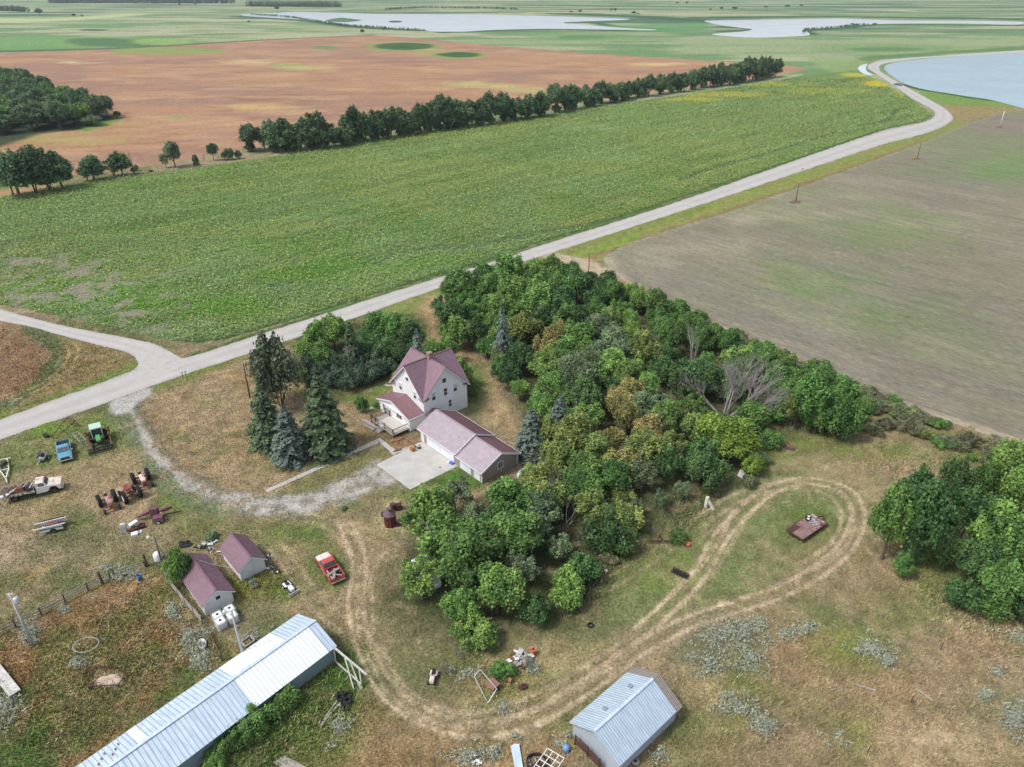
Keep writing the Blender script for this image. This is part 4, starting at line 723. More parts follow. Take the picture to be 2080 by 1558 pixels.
# --- far trees
for u, vt, vb, r in [(395,0,13,6),(363,4,13,3),(77,18,30,9),(149,28,34,4),(166,30,34,3),(1160,22,26,4),(1178,20,26,5),(1242,17,23,4),(1250,17,23,4),(1288,23,29,5),(1296,26,29,4),(1376,4,8,6),(1395,3,8,6),(1466,14,19,6),(1443,17,21,4),(1492,14,20,7),(1556,12,16,6),(1600,10,15,8),(1628,9,13,6),(562,13,21,7),(505,42,45,3),(1732,47,51,4),(735,60,68,3),(779,57,63,2)]:
    top_base(u, vt, vb, 'row', r, 'tree'); TREES[-1].append('far')
def far_wood(name, line, n, dep, hh, label):
    rg = np.random.default_rng(77); L = resamp(line, 200); A = []; 
    C = []
    for i in range(n):
        p = L[rg.integers(0, 199)]; C.append((p[0]+rg.normal()*dep*.2, p[1]+rg.uniform(0, dep), hh*rg.uniform(.4, .62), hh*rg.uniform(.28, .42)))
    C = np.array(C); nl = n*70; idx = rg.integers(0, n, nl); D = rg.normal(size=(nl, 3)); D /= np.linalg.norm(D, axis=1, keepdims=True)
    k = C[idx, 3]; Pn = np.stack([C[idx, 0]+D[:, 0]*k, C[idx, 1]+D[:, 1]*k, C[idx, 2]+D[:, 2]*k*1.5], 1); Pn[:, 2] = np.abs(Pn[:, 2])
    V, F = leaves(Pn, D+np.array([0, 0, .3]), np.full(nl, hh*.16), rg); tag(add_me(name, np_mesh(name, V, F, LM['row'], var=np.repeat(rg.uniform(.1, .8, nl), 4))), label, 'far wood', kind='stuff')
far_wood('far_shelterbelt', px([(95,6.5),(300,6.5),(470,7)]), 420, 60, 15, 'long dark shelterbelt of trees on the horizon at top left')
far_wood('far_shelterbelt', px([(500,13),(600,13.5),(690,14)]), 260, 30, 14, 'shelterbelt of pale-stemmed trees above the far lake')
far_wood('far_shelterbelt', px([(-40,22),(0,22),(48,24)]), 70, 20, 12, 'small bare-looking clump of trees at far left above the bright meadow')
far_wood('shore_reeds', px([(505,30),(560,33),(600,37),(612,40),(700,53),(780,58),(870,64)]), 300, 10, 3.2, 'dark reeds and brush along the near shore of the far lake')
far_wood('shore_reeds', px([(780,20),(860,16),(930,17),(1010,18),(1055,20)]), 220, 12, 5, 'brush and reeds beyond the far lake')
far_wood('shore_reeds', px([(1634,66),(1640,61),(1700,57),(1740,52),(1790,50)]), 130, 9, 3.0, 'reeds round the inlet of the second far lake')
# --- sunflowers
def crop():
    rg = np.random.default_rng(21); poly = px(SUNF); V_ = []; C_ = []
    x0, x1 = min(p[0] for p in poly), max(p[0] for p in poly); n = 850000
    t = rg.uniform(0, 1, n)**.9; Y = 118+(600-118)*t**1.6; X = rg.uniform(-1, 1, n)*(Y+40)*.82
    # snap across the rows (rows run along the road)
    u = X*FB[0]+Y*FB[1]; v = X*FA[0]+Y*FA[1]; v = np.round(v/.76)*.76+rg.normal(size=n)*.13; X = u*FB[0]+v*FA[0]; Y = u*FB[1]+v*FA[1]
    k = inside(X, Y, poly); X, Y = X[k], Y[k]
    base = sunf_colour(X, Y); bare = (base[:, 2] > .085) & (base[:, 0] > .15) | ((base[:, 0] < .085) & (base[:, 1] < .125)); keep = ~bare | (rg.uniform(size=len(X)) < .25)
    X, Y, base = X[keep], Y[keep], base[keep]; n = len(X)
    S = .34+np.clip((Y-150)/450, 0, 1)*.26; z = rg.uniform(.15, .75, n)
    Pn = np.stack([X+rg.normal(size=n)*.1, Y+rg.normal(size=n)*.1, z], 1); Nn = np.stack([rg.normal(size=n)*.45, rg.normal(size=n)*.45, np.ones(n)], 1); Nn /= np.linalg.norm(Nn, axis=1, keepdims=True)
    V, F = leaves(Pn, Nn, S*rg.uniform(.6, 1.3, n), rg, 1.1)
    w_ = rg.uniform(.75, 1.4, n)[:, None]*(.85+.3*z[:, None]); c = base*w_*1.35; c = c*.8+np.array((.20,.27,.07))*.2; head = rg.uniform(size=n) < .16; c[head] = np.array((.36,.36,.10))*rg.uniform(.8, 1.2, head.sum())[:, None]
    me = np_mesh('sunflower_crop', V, F, attr_mat('sunflower_leaves', 6, .1, 0, 1, .05, rough=.6), np.repeat(c, 4, axis=0))
    tag(add_me('sunflower_crop', me), 'broad field of green sunflowers with yellow heads above the gravel road', 'sunflower crop', kind='stuff')
crop()
# --- grass, weeds and sage
def grassland():
    rg = np.random.default_rng(33); n = 820000; Y = 38+(150-38)*rg.uniform(0, 1, n)**1.25; X = rg.uniform(-1, 1, n)*(Y+40)*.80
    k = ~inside(X, Y, px(SUNF)) & ~inside(X, Y, px(STUB)) & ~inside(X, Y, px(ROADU)+px(ROADL)[::-1]) & ~inside(X, Y, px(SIDEU)+px(SIDEL)[::-1])
    for a0, b0, a1, b1 in [(-9.4,-3,0.3,9.3),(2,-3,18.3,4.3),(8.1,-43.5,16.4,-40),(8.1,-38,13.6,-34.8),(55.8,-22.7,61.6,-13.8)]: k &= ~inside(X, Y, [W(a0,b0),W(a1,b0),W(a1,b1),W(a0,b1)])
    k &= ~inside(X, Y, px([(765,944),(833,994),(925,946),(857,897)]))
    X, Y = X[k], Y[k]; c = yard_colour(X, Y); hgt = np.full(len(X), .10)
    for poly, h in [(px([(-60,1300),(60,1255),(200,1185),(330,1150),(370,1200),(430,1290),(490,1350),(420,1390),(300,1460),(160,1560),(-60,1640)]), .28), (px([(1250,1420),(1380,1290),(1560,1240),(1900,1300),(2140,1400),(2140,1650),(1250,1650)]), .20), (px([(430,1540),(600,1400),(680,1340),(720,1440),(640,1520),(560,1600)]), .42), (px([(740,1440),(960,1500),(1180,1480),(1200,1600),(640,1620)]), .16), (px([(1240,1100),(1420,1010),(1440,1040),(1330,1110),(1250,1180),(1120,1330),(1060,1340)]), .40),
                    (px([(1540,880),(1740,900),(1900,900),(2140,960),(2140,1100),(1900,1050),(1780,980)]), .25), (px([(880,1370),(960,1310),(1100,1320),(1130,1380),(1060,1430),(960,1430),(880,1400)]), .32), (px([(1780,1100),(2140,1220),(2140,1420),(1900,1300),(1780,1200)]), .28), (px([(-40,660),(270,725),(270,750),(-40,850)]), .22),(px([(440,1180),(560,1150),(565,1190),(480,1250)]), .4)]:
        hgt = np.maximum(hgt, poly_mask(X, Y, poly, 7, 4.)*h)
    trk = (c[:, 0] > .36); hgt = np.where(trk, np.minimum(hgt, .05), hgt); gr = (c[:, 2] > .22); keep = ~gr | (rg.uniform(size=len(X)) < .15); X, Y, c, hgt = X[keep], Y[keep], c[keep], hgt[keep]
    hgt = hgt*rg.uniform(.5, 1.5, len(X)); n = len(X); a = rg.uniform(0, 6.28, n); w_ = np.maximum(.035, hgt*.14)*(1+(Y-40)/120)
    lean = rg.normal(size=(n, 2))*(hgt*.35)[:, None]+np.stack([hgt*.25, -hgt*.1], 1)
    dx, dy = np.cos(a)*w_, np.sin(a)*w_; z = np.zeros(n)
    V = np.stack([np.stack([X-dx, Y-dy, z], 1), np.stack([X+dx, Y+dy, z], 1), np.stack([X+dx*.45+lean[:, 0], Y+dy*.45+lean[:, 1], hgt], 1), np.stack([X-dx*.45+lean[:, 0], Y-dy*.45+lean[:, 1], hgt*.9], 1)], 1).reshape(-1, 3)
    F = np.arange(4*n).reshape(n, 4); cc = c*rg.uniform(.8, 1.4, n)[:, None]*(1+np.clip(hgt*1.7,0,.75))[:, None]; dry = rg.uniform(size=n) < .18; cc[dry] = cc[dry]*.5+np.array((.40,.32,.18))*.5  # taller blades lightened in colour to make up for weak light on upright faces
    me = np_mesh('grass', V, F, attr_mat('grass_blades', 5, .1, 0, .6, .12), np.repeat(cc, 4, axis=0)); tag(add_me('grass', me), 'dry and green grass and weeds growing over the farmyard', 'grass', kind='stuff')
grassland()
def sage():
    rg = np.random.default_rng(44); Pn = []
    def patch(u, v, ru, rv, n, h=.7):
        for i in range(n):
            a = rg.uniform(0, 6.28); q = abs(rg.normal())*.55; x, y = P(u+math.cos(a)*ru*q, v+math.sin(a)*rv*q); hh = h*rg.uniform(.6, 1.3); m_ = 17
            s = rg.normal(size=(m_, 3))*np.array([.24, .24, 0])*hh*1.6; s[:, 2] = rg.uniform(.1, 1, m_)*hh; Pn.append(s+np.array([x, y, 0]))
    for a in [(1470,1290,70,28,230),(1540,1270,30,16,60),(1440,1350,50,30,100),(1525,1340,40,40,110,.6),(1765,1320,40,22,120),(1800,1345,22,14,50),(1600,1290,50,20,60,.5),(1500,1440,40,12,60),(1550,1470,38,24,110),(1480,1420,30,14,40),(2060,1460,35,36,130),(2000,1415,16,12,30),(2065,1300,20,20,30),(2025,1368,12,10,20),(1640,1275,60,14,50,.5),
              (350,1250,14,26,70),(385,1300,18,30,110),(410,1345,26,24,110),(420,1290,12,14,40),(250,1165,35,12,70,.6),(62,1285,26,24,80),(160,1345,22,12,40,.6),(60,1295,20,20,30),(130,1240,20,10,30,.5),(15,1440,26,40,110),(0,1395,16,16,30),(520,1297,34,12,60,.5),(690,1480,24,30,60,.6),(950,1540,40,18,80,.6),(1000,1530,26,14,40,.6),(1085,1360,10,10,25,.6),(1140,1515,12,10,24,.6),(1340,1535,20,12,25,.5),(1155,1495,10,10,14,.5),(1050,1500,20,8,14,.5),(945,1370,40,14,40,.5),(1020,1440,40,16,40,.5),(1700,1500,60,30,20,.4),(120,740,10,30,18,.6),(85,700,14,10,14,.6),(30,820,40,12,26,.6),(240,1175,60,12,30,.5),(215,1155,40,8,30,.5)]: patch(*(a[:2]+(a[2]*1.15, a[3]*1.15, int(a[4]*.62))+a[5:]))
    Pn = np.concatenate(Pn); n = len(Pn); Nn = rg.normal(size=(n, 3))*.8+np.array([0, -.2, .5]); V, F = leaves(Pn, Nn/np.linalg.norm(Nn, axis=1, keepdims=True), rg.uniform(.05, .13, n), rg, 3.0)
    tag(add_me('sagebrush', np_mesh('sagebrush', V, F, LM['sage'], var=np.repeat(rg.uniform(.2, .8, n), 4))), 'silvery grey sage and wormwood clumps scattered through the dry grass', 'sagebrush', kind='stuff')
sage()
# ------------------------------------------------------------------ buildings (set out on the farm's own square: x along the garage front, y towards the back)
def siding(name, c, per=.2, amt=.10, axis='Z', rough=.6, noise=.08):
    m = mat(name, c, rough, noise=noise, nscale=.8, spec=.3); t = m.node_tree; b = t.nodes['Principled BSDF']
    tc = t.nodes.new('ShaderNodeTexCoord'); wv = t.nodes.new('ShaderNodeTexWave'); wv.bands_direction = axis; wv.wave_profile = 'SAW'; wv.inputs['Scale'].default_value = .314/per
    t.links.new(tc.outputs['Object'], wv.inputs['Vector']); bp = t.nodes.new('ShaderNodeBump'); bp.inputs['Strength'].default_value = .5; bp.inputs['Distance'].default_value = .04
    t.links.new(wv.outputs[0], bp.inputs['Height']); t.links.new(bp.outputs[0], b.inputs['Normal']); return m
WSID = siding('white_siding', (.84,.85,.85)); GSID = siding('taupe_siding', (.33,.305,.275)); TRIM = mat('white_trim', (.78,.79,.79), .5, noise=.05); WDOOR = siding('white_door_panels', (.74,.79,.82), .5)
ROOFM = mat('maroon_roof_metal', (.235,.125,.135), .42, nscale=1.6, noise=.17, spec=.5); RIBM = mat('maroon_roof_rib', (.155,.08,.088), .45, nscale=.6, noise=.1)
ROOFP = mat('sky_sheen_maroon_roof_metal', (.40,.34,.37), .40, nscale=1.6, noise=.17, spec=.5); RIBP = mat('sky_sheen_maroon_rib', (.32,.25,.28), .45, nscale=.6, noise=.1)  # maroon with the sky's reflection painted into it, for the garage front slopes
ROOFL = mat('plum_roof_metal', (.235,.15,.175), .42, nscale=1.6, noise=.17, spec=.5); RIBL = mat('plum_rib', (.20,.10,.135), .45, noise=.1)
GLASS = mat('dark_glass', (.03,.034,.04), .12, noise=.2, spec=.6); CURT = mat('window_shade', (.50,.52,.50), .7, noise=.1); FOUND = mat('foundation', (.30,.29,.27), .9, noise=.2, bump=.4)
CONC = mat('concrete', (.46,.445,.41), .9, nscale=.5, noise=.13, bump=.3, bscale=5); WOODG = mat('grey_wood', (.33,.30,.27), .85, nscale=2, noise=.2, mapping=(1, 6, 1)); WOODD = mat('dark_wood', (.11,.085,.07), .85, nscale=3, noise=.3)
DECKM = siding('deck_boards', (.52,.49,.44), .28, axis='X', rough=.8); BRICK = mat('chimney_brick', (.30,.14,.10), .9, nscale=5, noise=.4, c2=(.42,.33,.28)); STUCCO = mat('old_white_stucco', (.70,.71,.69), .85, nscale=.9, noise=.12, bump=.3, c2=(.78,.79,.77))
RUSTM = mat('rust', (.15,.065,.045), .85, nscale=3, c2=(.26,.12,.075), bump=.3); RUSTD = mat('dark_rust', (.085,.04,.035), .85, nscale=3, noise=.4); BLACK = mat('black_rubber', (.025,.025,.027), .8, noise=.3); STEEL = mat('dull_steel', (.35,.35,.34), .5, .3, noise=.2)

def ruled(b, A0, A1, B0, B1, pitch=.45, rib=.05, th=.07):
    """a metal roof slope between a ridge line and an eave line, with standing ribs"""
    A0, A1, B0, B1 = map(Vector, (A0, A1, B0, B1)); n = max(2, int(round((A1-A0).length/pitch)))
    nr = (A1-A0).cross(B1-A0); nr = nr.normalized()
    if nr.z < 0: nr = -nr
    b.mi = 0; q = [A0, A1, B1, B0]; low = [p-nr*th for p in q]
    if (A0-B0).length < 1e-4: q = q[:3]; low = low[:3]
    k = len(q); b.add(q+low, [tuple(range(k)), tuple(range(2*k-1, k-1, -1))]+[(i, (i+1) % k, (i+1) % k+k, i+k) for i in range(k)])
    b.mi = 1
    for i in range(n+1):
        t = i/n; t = min(max(t, .006), .994); a = A0.lerp(A1, t); e = B0.lerp(B1, t)
        if (e-a).length > .1: b.bar(a+nr*.012, e+nr*.012, rib, .035)
    b.mi = 0
class Face:
    """a wall face: o + s*d along, z up, n outward"""
    def __init__(s, o, d, n): s.o, s.d, s.n = Vector((*o, 0)), Vector((*d, 0)), Vector((*n, 0))
    def M(s): return Matrix(((s.d.x, s.n.x, 0, s.o.x), (s.d.y, s.n.y, 0, s.o.y), (0, 0, 1, 0), (0, 0, 0, 1)))
def window(parent, F, s, z, w_, h, sashes='h', shade=False, name='window'):
    b = MB(); b.M = F.M(); b.box(s+.03, .006, z+.03, s+w_-.03, .03, z+h-.03); g = b.build(name, GLASS, parent)
    f = MB(); f.M = F.M(); t = .09
    for x0, z0, x1, z1 in [(s-t, z-t, s+.03, z+h+t), (s+w_-.03, z-t, s+w_+t, z+h+t), (s+.03, z-t, s+w_-.03, z+.03), (s+.03, z+h-.03, s+w_-.03, z+h+t)]: f.box(x0, 0, z0, x1, .055, z1)
    if sashes == 'h': f.box(s+.03, .03, z+h*.48, s+w_-.03, .048, z+h*.48+.06)
    if sashes == 'v': f.box(s+w_/2-.03, .03, z+.03, s+w_/2+.03, .048, z+h-.03)
    f.build('frame', TRIM, g)
    if shade: q = MB(); q.M = F.M(); q.box(s+.05, .031, z+h*.55, s+w_-.05, .038, z+h-.05); q.build('shade', CURT, g)
def door(parent, F, s, w_, h, m=None, z=.05, name='garage_door', lites=0, handle=True):
    b = MB(); b.M = F.M(); b.box(s, .004, z, s+w_, .035, z+h); d = b.build(name, m or WDOOR, parent)
    f = MB(); f.M = F.M(); f.box(s-.09, 0, z, s, .05, z+h+.09); f.box(s+w_, 0, z, s+w_+.09, .05, z+h+.09); f.box(s, 0, z+h, s+w_, .05, z+h+.09); f.build('frame', TRIM, d)
    for i in range(lites):
        g = MB(); g.M = F.M(); g.box(s+.14+i*(w_-.1)/lites, .036, z+h-.42, s+.14+i*(w_-.1)/lites+.34, .042, z+h-.2); g.build('pane', GLASS, d)
    if handle: g = MB(); g.M = F.M(); g.box(s+w_-.2, .036, z+.95, s+w_-.1, .07, z+1.05); g.build('handle', STEEL, d)
def farm_empty(name, a, b_, **k): return empty(name, (*W(a, b_), 0), FROT, **k)

def house():
    e = farm_empty('farmhouse', 0, 0, label='tall white farmhouse with four steep gables under a maroon metal roof', cat='house')
    S, EZ, RZ = 9.1, 5.15, 9.75
    b = MB(); b.box(-S, 0, .35, 0, S, EZ)
    b.prism([(-S+.0, EZ), (0, EZ), (-S/2, EZ+(RZ-EZ)*.985)], .0, S, 'xz'); b.prism([(0, EZ), (S, EZ), (S/2, EZ+(RZ-EZ)*.985)], -S, 0, 'yz')
    b.build('wall', WSID, e); f = MB(); f.box(-S-.02, -.02, -.1, .02, S+.02, .35); f.build('foundation', FOUND, e)
    C = (-S/2, S/2, RZ+.12); o = .42; r = MB(); k = EZ-o*.96+.16
    corners = {(0, 0): (o, -o), (1, 0): (o, S+o), (0, 1): (-S-o, -o), (1, 1): (-S-o, S+o)}
    for E_, c1, c2 in [((o, S/2), (o, -o), (o, S+o)), ((-S-o, S/2), (-S-o, -o), (-S-o, S+o)), ((-S/2, -o), (o, -o), (-S-o, -o)), ((-S/2, S+o), (o, S+o), (-S-o, S+o))]:
        for c_ in (c1, c2): ruled(r, C, (*E_, C[2]), C, (*c_, k), .42)
    rf = r.build('roof', [ROOFL, RIBL], e)
    v = MB()
    for c_ in corners.values(): v.bar((C[0], C[1], C[2]+.03), (c_[0], c_[1], k+.03), .10, .05)
    for E_ in [(o, S/2), (-S-o, S/2), (-S/2, -o), (-S/2, S+o)]: v.bar((C[0], C[1], C[2]+.04), (*E_, C[2]+.04), .22, .05)
    v.build('ridge_cap', RIBL, rf)
    t = MB()
    for E_, c1, c2 in [((o-.03, S/2), (o-.03, -o), (o-.03, S+o)), ((-S-o+.03, S/2), (-S-o+.03, -o), (-S-o+.03, S+o)), ((-S/2, -o+.03), (o, -o+.03), (-S-o, -o+.03)), ((-S/2, S+o-.03), (o, S+o-.03), (-S-o, S+o-.03))]:
        for c_ in (c1, c2): t.bar((*E_, C[2]-.17), (*c_, k-.17), .05, .2)
    t.build('gable_trim', TRIM, rf)
    ch = MB(); ch.box(-S/2+.1, S/2-.35, 9.2, -S/2+.85, S/2+.35, 10.75); ch.box(-S/2+.04, S/2-.41, 10.75, -S/2+.91, S/2+.41, 10.9); ch.build('chimney', BRICK, rf)
    # little boxed cornice returns at the corners
    for x, y, dx, dy in [(0, 0, -1.0, 0), (0, 0, 0, 1.0), (0, S, 0, -1.0), (-S, 0, 1.0, 0)]:
        c_ = MB(); x1, y1 = x+dx, y+dy; px_, py_ = (.42 if x == 0 else -.42), (-.42 if y == 0 else .42)
        if dx: c_.prism([(x, EZ+.05), (x1, EZ+.05), (x, EZ-.28)], y, y+py_)
        else: c_.prism([(y, EZ+.05), (y1, EZ+.05), (y, EZ-.28)], x, x+px_, 'yz')
        c_.build('cornice_return', ROOFL, rf)
    L = Face((-S, 0), (1, 0), (0, -1)); Rt = Face((0, 0), (0, 1), (1, 0))
    window(e, L, S-4.75, 7.0, .75, .7, ''); window(e, L, S-6.95, 4.45, .75, 1.25, 'h', True); window(e, L, S-2.75, 4.45, .75, 1.25, 'h', True)
    window(e, Rt, 3.95, 6.85, .8, .85, ''); window(e, Rt, 1.7, 4.4, .72, 1.35, 'h', True); window(e, Rt, 4.15, 4.4, .72, 1.35, 'h'); window(e, Rt, 6.2, 4.4, .72, 1.35, 'h', True); window(e, Rt, 5.05, 1.9, .6, 1.3, 'h')
    Bk = Face((0, S), (-1, 0), (0, 1)); Lf = Face((-S, S), (0, -1), (-1, 0))
    for F in (Bk, Lf):
        for s in (1.8, 4.2, 6.6): window(e, F, s, 4.4, .75, 1.3, 'h', s == 4.2); window(e, F, s, 1.5, .75, 1.4, 'h')
    # sunroom: low gable towards the deck
    x0, x1, y0 = -9.1, -.25, -2.85; s = MB(); s.box(x0, y0, .3, x1, 0, 2.7); s.prism([(x0, 2.7), (x1, 2.7), ((x0+x1)/2-.2, 4.0)], y0, 0); sr = s.build('sunroom_wall', WSID, e)
    fd = MB(); fd.box(x0-.02, y0-.02, -.1, x1+.02, 0, .3); fd.build('foundation', FOUND, sr)
    r = MB(); xm = (x0+x1)/2-.25; q = .38; ruled(r, (xm, y0-q, 4.22), (xm, -.02, 4.22), (x1+q, y0-q, 2.78), (x1+q, -.02, 2.78)); ruled(r, (xm, y0-q, 4.22), (xm, -.02, 4.22), (x0-q, y0-q, 2.78), (x0-q, -.02, 2.78))
    r2 = r.build('sunroom_roof', [ROOFM, RIBM], e); t = MB(); t.bar((xm, y0-q-.02, 4.08), (x1+q, y0-q-.02, 2.64), .05, .2); t.bar((xm, y0-q-.02, 4.08), (x0-q, y0-q-.02, 2.64), .05, .2); t.bar((x1+q+.05, y0-q, 2.66), (x1+q+.05, 0, 2.66), .1, .1); t.box(x0-q, y0-.30, 2.45, x1+.1, y0-.02, 2.57); t.build('trim', TRIM, r2)
    dp = MB(); dp.bar((x1+.06, y0+.5, 1.9), (x1+.06, -.02, 2.4), .09); dp.build('downspout', TRIM, sr)
    D = Face((x0, y0), (1, 0), (0, -1)); window(e, D, 1.0, 1.35, .6, 1.0, 'h'); window(e, D, 5.1, 1.35, 1.5, .95, 'v'); door(e, D, 7.6, .85, 1.95, TRIM, .35, 'door'); 
    # breezeway between house and garage
    p = MB(); p.box(0, .4, .1, 2.9, 3.0, 2.15); p.build('breezeway_wall', WSID, e)
    p = MB(); ruled(p, (.01, 1.7, 3.0), (2.2, 1.7, 2.95), (.01, .1, 2.2), (3.0, .1, 2.2)); ruled(p, (.01, 1.7, 3.0), (2.2, 1.7, 2.95), (.01, 3.3, 2.2), (3.0, 3.3, 2.2)); ruled(p, (2.2, 1.69, 2.95), (2.2, 1.71, 2.95), (3.0, .1, 2.2), (3.0, 3.3, 2.2)); p.build('breezeway_roof', [ROOFM, RIBM], e)
    st = MB(); st.box(.02, 4.6, 0, .9, 6.4, .35); st.build('well_step', FOUND, e)
    # deck
    d = farm_empty('deck', 0, 0, label='grey plank deck with railing in front of the farmhouse sunroom', cat='deck')
    x0d, x1d, y1d, y0d, z = -5.9, -.5, -2.87, -6.0, .72
    m = MB(); m.box(x0d, y0d, z-.12, x1d, y1d, z); m.build('floor', DECKM, d)
    m = MB(); m.box(-7.3, -5.95, z-.12, x0d-.01, y1d, z-.003); m.build('side_floor', WOODG, d)
    for x in (-7.2, -5.8, -3.2, -.6):
        for y in (-5.9, -3.1): m = MB(); m.box(x-.07, y-.07, 0, x+.07, y+.07, z+1.0 if not (y > -4 and x > -5) else z-.12); m.build('post', WOODD, d)
    def rail(p, q_, name='railing', mt=WOODD, z0=z, inf=True):
        m = MB(); p, q_ = Vector((*p, 0)), Vector((*q_, 0)); n = int((q_-p).length/.22)
        m.bar(p+Vector((0, 0, z0+.95)), q_+Vector((0, 0, z0+.95)), .09, .06); m.bar(p+Vector((0, 0, z0+.15)), q_+Vector((0, 0, z0+.15)), .06)
        for i in range(1, n):
            c_ = p.lerp(q_, i/n); m.bar(c_+Vector((0, 0, z0+.1)), c_+Vector((0, 0, z0+.95)), .035)
        m.build(name, mt, d)
    rail((-.55, -3.0), (-.55, -5.95)); rail((-.55, -5.95), (-3.2, -5.95)); rail((-7.2, -5.9), (-4.6, -5.9)); rail((-7.2, -5.9), (-7.2, -3.0)); rail((-7.2, -3.0), (-5.8, -2.95)); rail((-4.6, -5.95), (-4.6, -5.0), mt=WOODG)
    m = MB(); [m.box(-4.5, -6.0-.3*(i+1), 0, -3.3, -6.0-.3*i, z-.18*(i+1)) for i in range(3)]; m.build('stairs', WOODG, d)
    rail((-3.2, -6.0), (-3.2, -6.95), 'stair_railing', WOODD, z0=.15); rail((-4.6, -6.0), (-4.6, -6.95), 'stair_railing', WOODD, z0=.15); rail((-4.6, -7.0), (-8.6, -7.4), 'ramp_railing', WOODG, z0=-.1)
    m = MB(); m.prism([(-8.6, .0), (-4.6, .0), (-4.6, .35), (-8.6, .05)], -7.3, -6.1); m.build('ramp', WOODG, d)
house()

def garage():
    e = farm_empty('garage', 3.1, -2.95, label='long low garage with white doors and a maroon metal roof', cat='garage')
    Wd, L1, L2, EZ = 7.1, 9.1, 15.2, 2.32; RZ1, RZ2 = 4.25, 3.95
    b = MB(); b.box(0, 0, .12, L2, Wd, EZ-.02); b.prism([(0, EZ-.02), (Wd, EZ-.02), (Wd/2, RZ2-.12)], L1, L2, 'yz'); b.build('wall', GSID, e)
    b = MB(); b.box(-.012, -.012, .12, L1-.5, Wd+.012, EZ+.02); b.prism([(0, EZ+.02), (Wd, EZ+.02), (Wd/2, RZ1-.12)], -.012, L1, 'yz'); b.build('front_wall', WSID, e)
    f = MB(); f.box(-.03, -.03, -.1, L2+.03, Wd+.03, .12); f.build('foundation', FOUND, e)
    o = .42
    for nm, xa, xb, rz, ez in (('roof', -.45, L1+.35, RZ1+.08, EZ+.18), ('lower_roof', L1+.36, L2+.4, RZ2+.02, EZ-.10)):
        r = MB(); ruled(r, (xa, Wd/2, rz), (xb, Wd/2, rz), (xa, -o, ez-.1), (xb, -o, ez-.1), .30); rf = r.build(nm, [ROOFP, RIBP], e)  # front slope takes the paler copy, sky sheen put into its colour
        r = MB(); ruled(r, (xa, Wd/2, rz), (xb, Wd/2, rz), (xa, Wd+o, ez-.1), (xb, Wd+o, ez-.1), .30); r.build('back_slope', [ROOFM, RIBM], rf)
        t = MB(); 
        for x in ((xa-.03, xb+.03) if nm == 'roof' else (xb+.03,)):
            for y in (-o-.02, Wd+o+.02): t.bar((x, Wd/2, rz-.07), (x, y, ez-.17), .06, .26)
        for y in (-o-.05,): t.bar((xa, y, ez-.17), (xb, y, ez-.17), .07, .12)
        t.bar((xa, Wd+o+.05, ez-.17), (xb, Wd+o+.05, ez-.17), .07, .12); t.build('fascia', TRIM, rf)
        c_ = MB(); c_.bar((xa, Wd/2, rz+.03), (xb, Wd/2, rz+.03), .26, .05); c_.build('ridge_cap', RIBP, rf)
    c_ = MB()
    for x, y in ((L2, 0), (L2, Wd), (0, 0)): c_.box(x-.07, y-.07, .12, x+.07, y+.07, EZ-.1)
    c_.build('corner_trim', TRIM, e)
    F = Face((0, 0), (1, 0), (0, -1)); door(e, F, .75, .75, 1.95, mat('faded_red_door', (.40,.12,.13), .7, c2=(.6,.5,.48), nscale=2), .13, 'door')
    F2 = Face((0, -.013), (1, 0), (0, -1)); door(e, F2, 2.3, 2.75, 2.0, None, .13, lites=5); door(e, F2, 5.75, 2.75, 2.0, None, .13); door(e, F, 10.1, 2.45, 1.9, None, .13); door(e, F, 13.45, 1.25, 1.85, None, .13, 'door')
    window(e, Face((L2, 0), (0, 1), (1, 0)), 3.15, 1.1, .95, 1.05, 'v')
garage()

def shed(name, a0, b0, L, Wd, ez, rz, label, wall, roofs, o=.3, win=None):
    e = farm_empty(name, a0, b0, label=label, cat='shed')
    b = MB(); b.box(0, 0, -.1, L, Wd, ez); b.prism([(0, ez), (Wd, ez), (Wd/2, rz-.1)], 0, L, 'yz'); b.build('wall', wall, e)
    r = MB(); ruled(r, (-o, Wd/2, rz+.05), (L+o, Wd/2, rz+.05), (-o, -o, ez-.1), (L+o, -o, ez-.1), .3); rf = r.build('roof', list(roofs), e)
    r = MB(); ruled(r, (-o, Wd/2, rz+.05), (L+o, Wd/2, rz+.05), (-o, Wd+o, ez-.1), (L+o, Wd+o, ez-.1), .3); r.build('back_slope', list(roofs), rf)
    c_ = MB(); c_.bar((-o, Wd/2, rz+.08), (L+o, Wd/2, rz+.08), .24, .05); c_.build('ridge_cap', roofs[1], rf)
    t = MB()
    for y in (-o, Wd+o): t.bar((L+o-.01, Wd/2, rz-.08), (L+o-.01, y, ez-.22), .05, .14)
    t.build('fascia', TRIM, rf)
    if win: window(e, Face((L, 0), (0, 1), (1, 0)), *win)
    return e
s1 = shed('shed', 8.5, -43.5, 7.9, 3.4, 1.85, 3.15, 'plum-roofed white shed beside the four white tanks, a dark window in its gable', STUCCO, (ROOFL, RIBL), win=(1.45, 1.5, .6, .6, ''))
s2 = shed('shed', 8.5, -38.0, 5.3, 3.2, 1.85, 3.2, 'smaller plum-roofed white shed with a blank gable, nearer the red pickup', STUCCO, (ROOFL, RIBL))

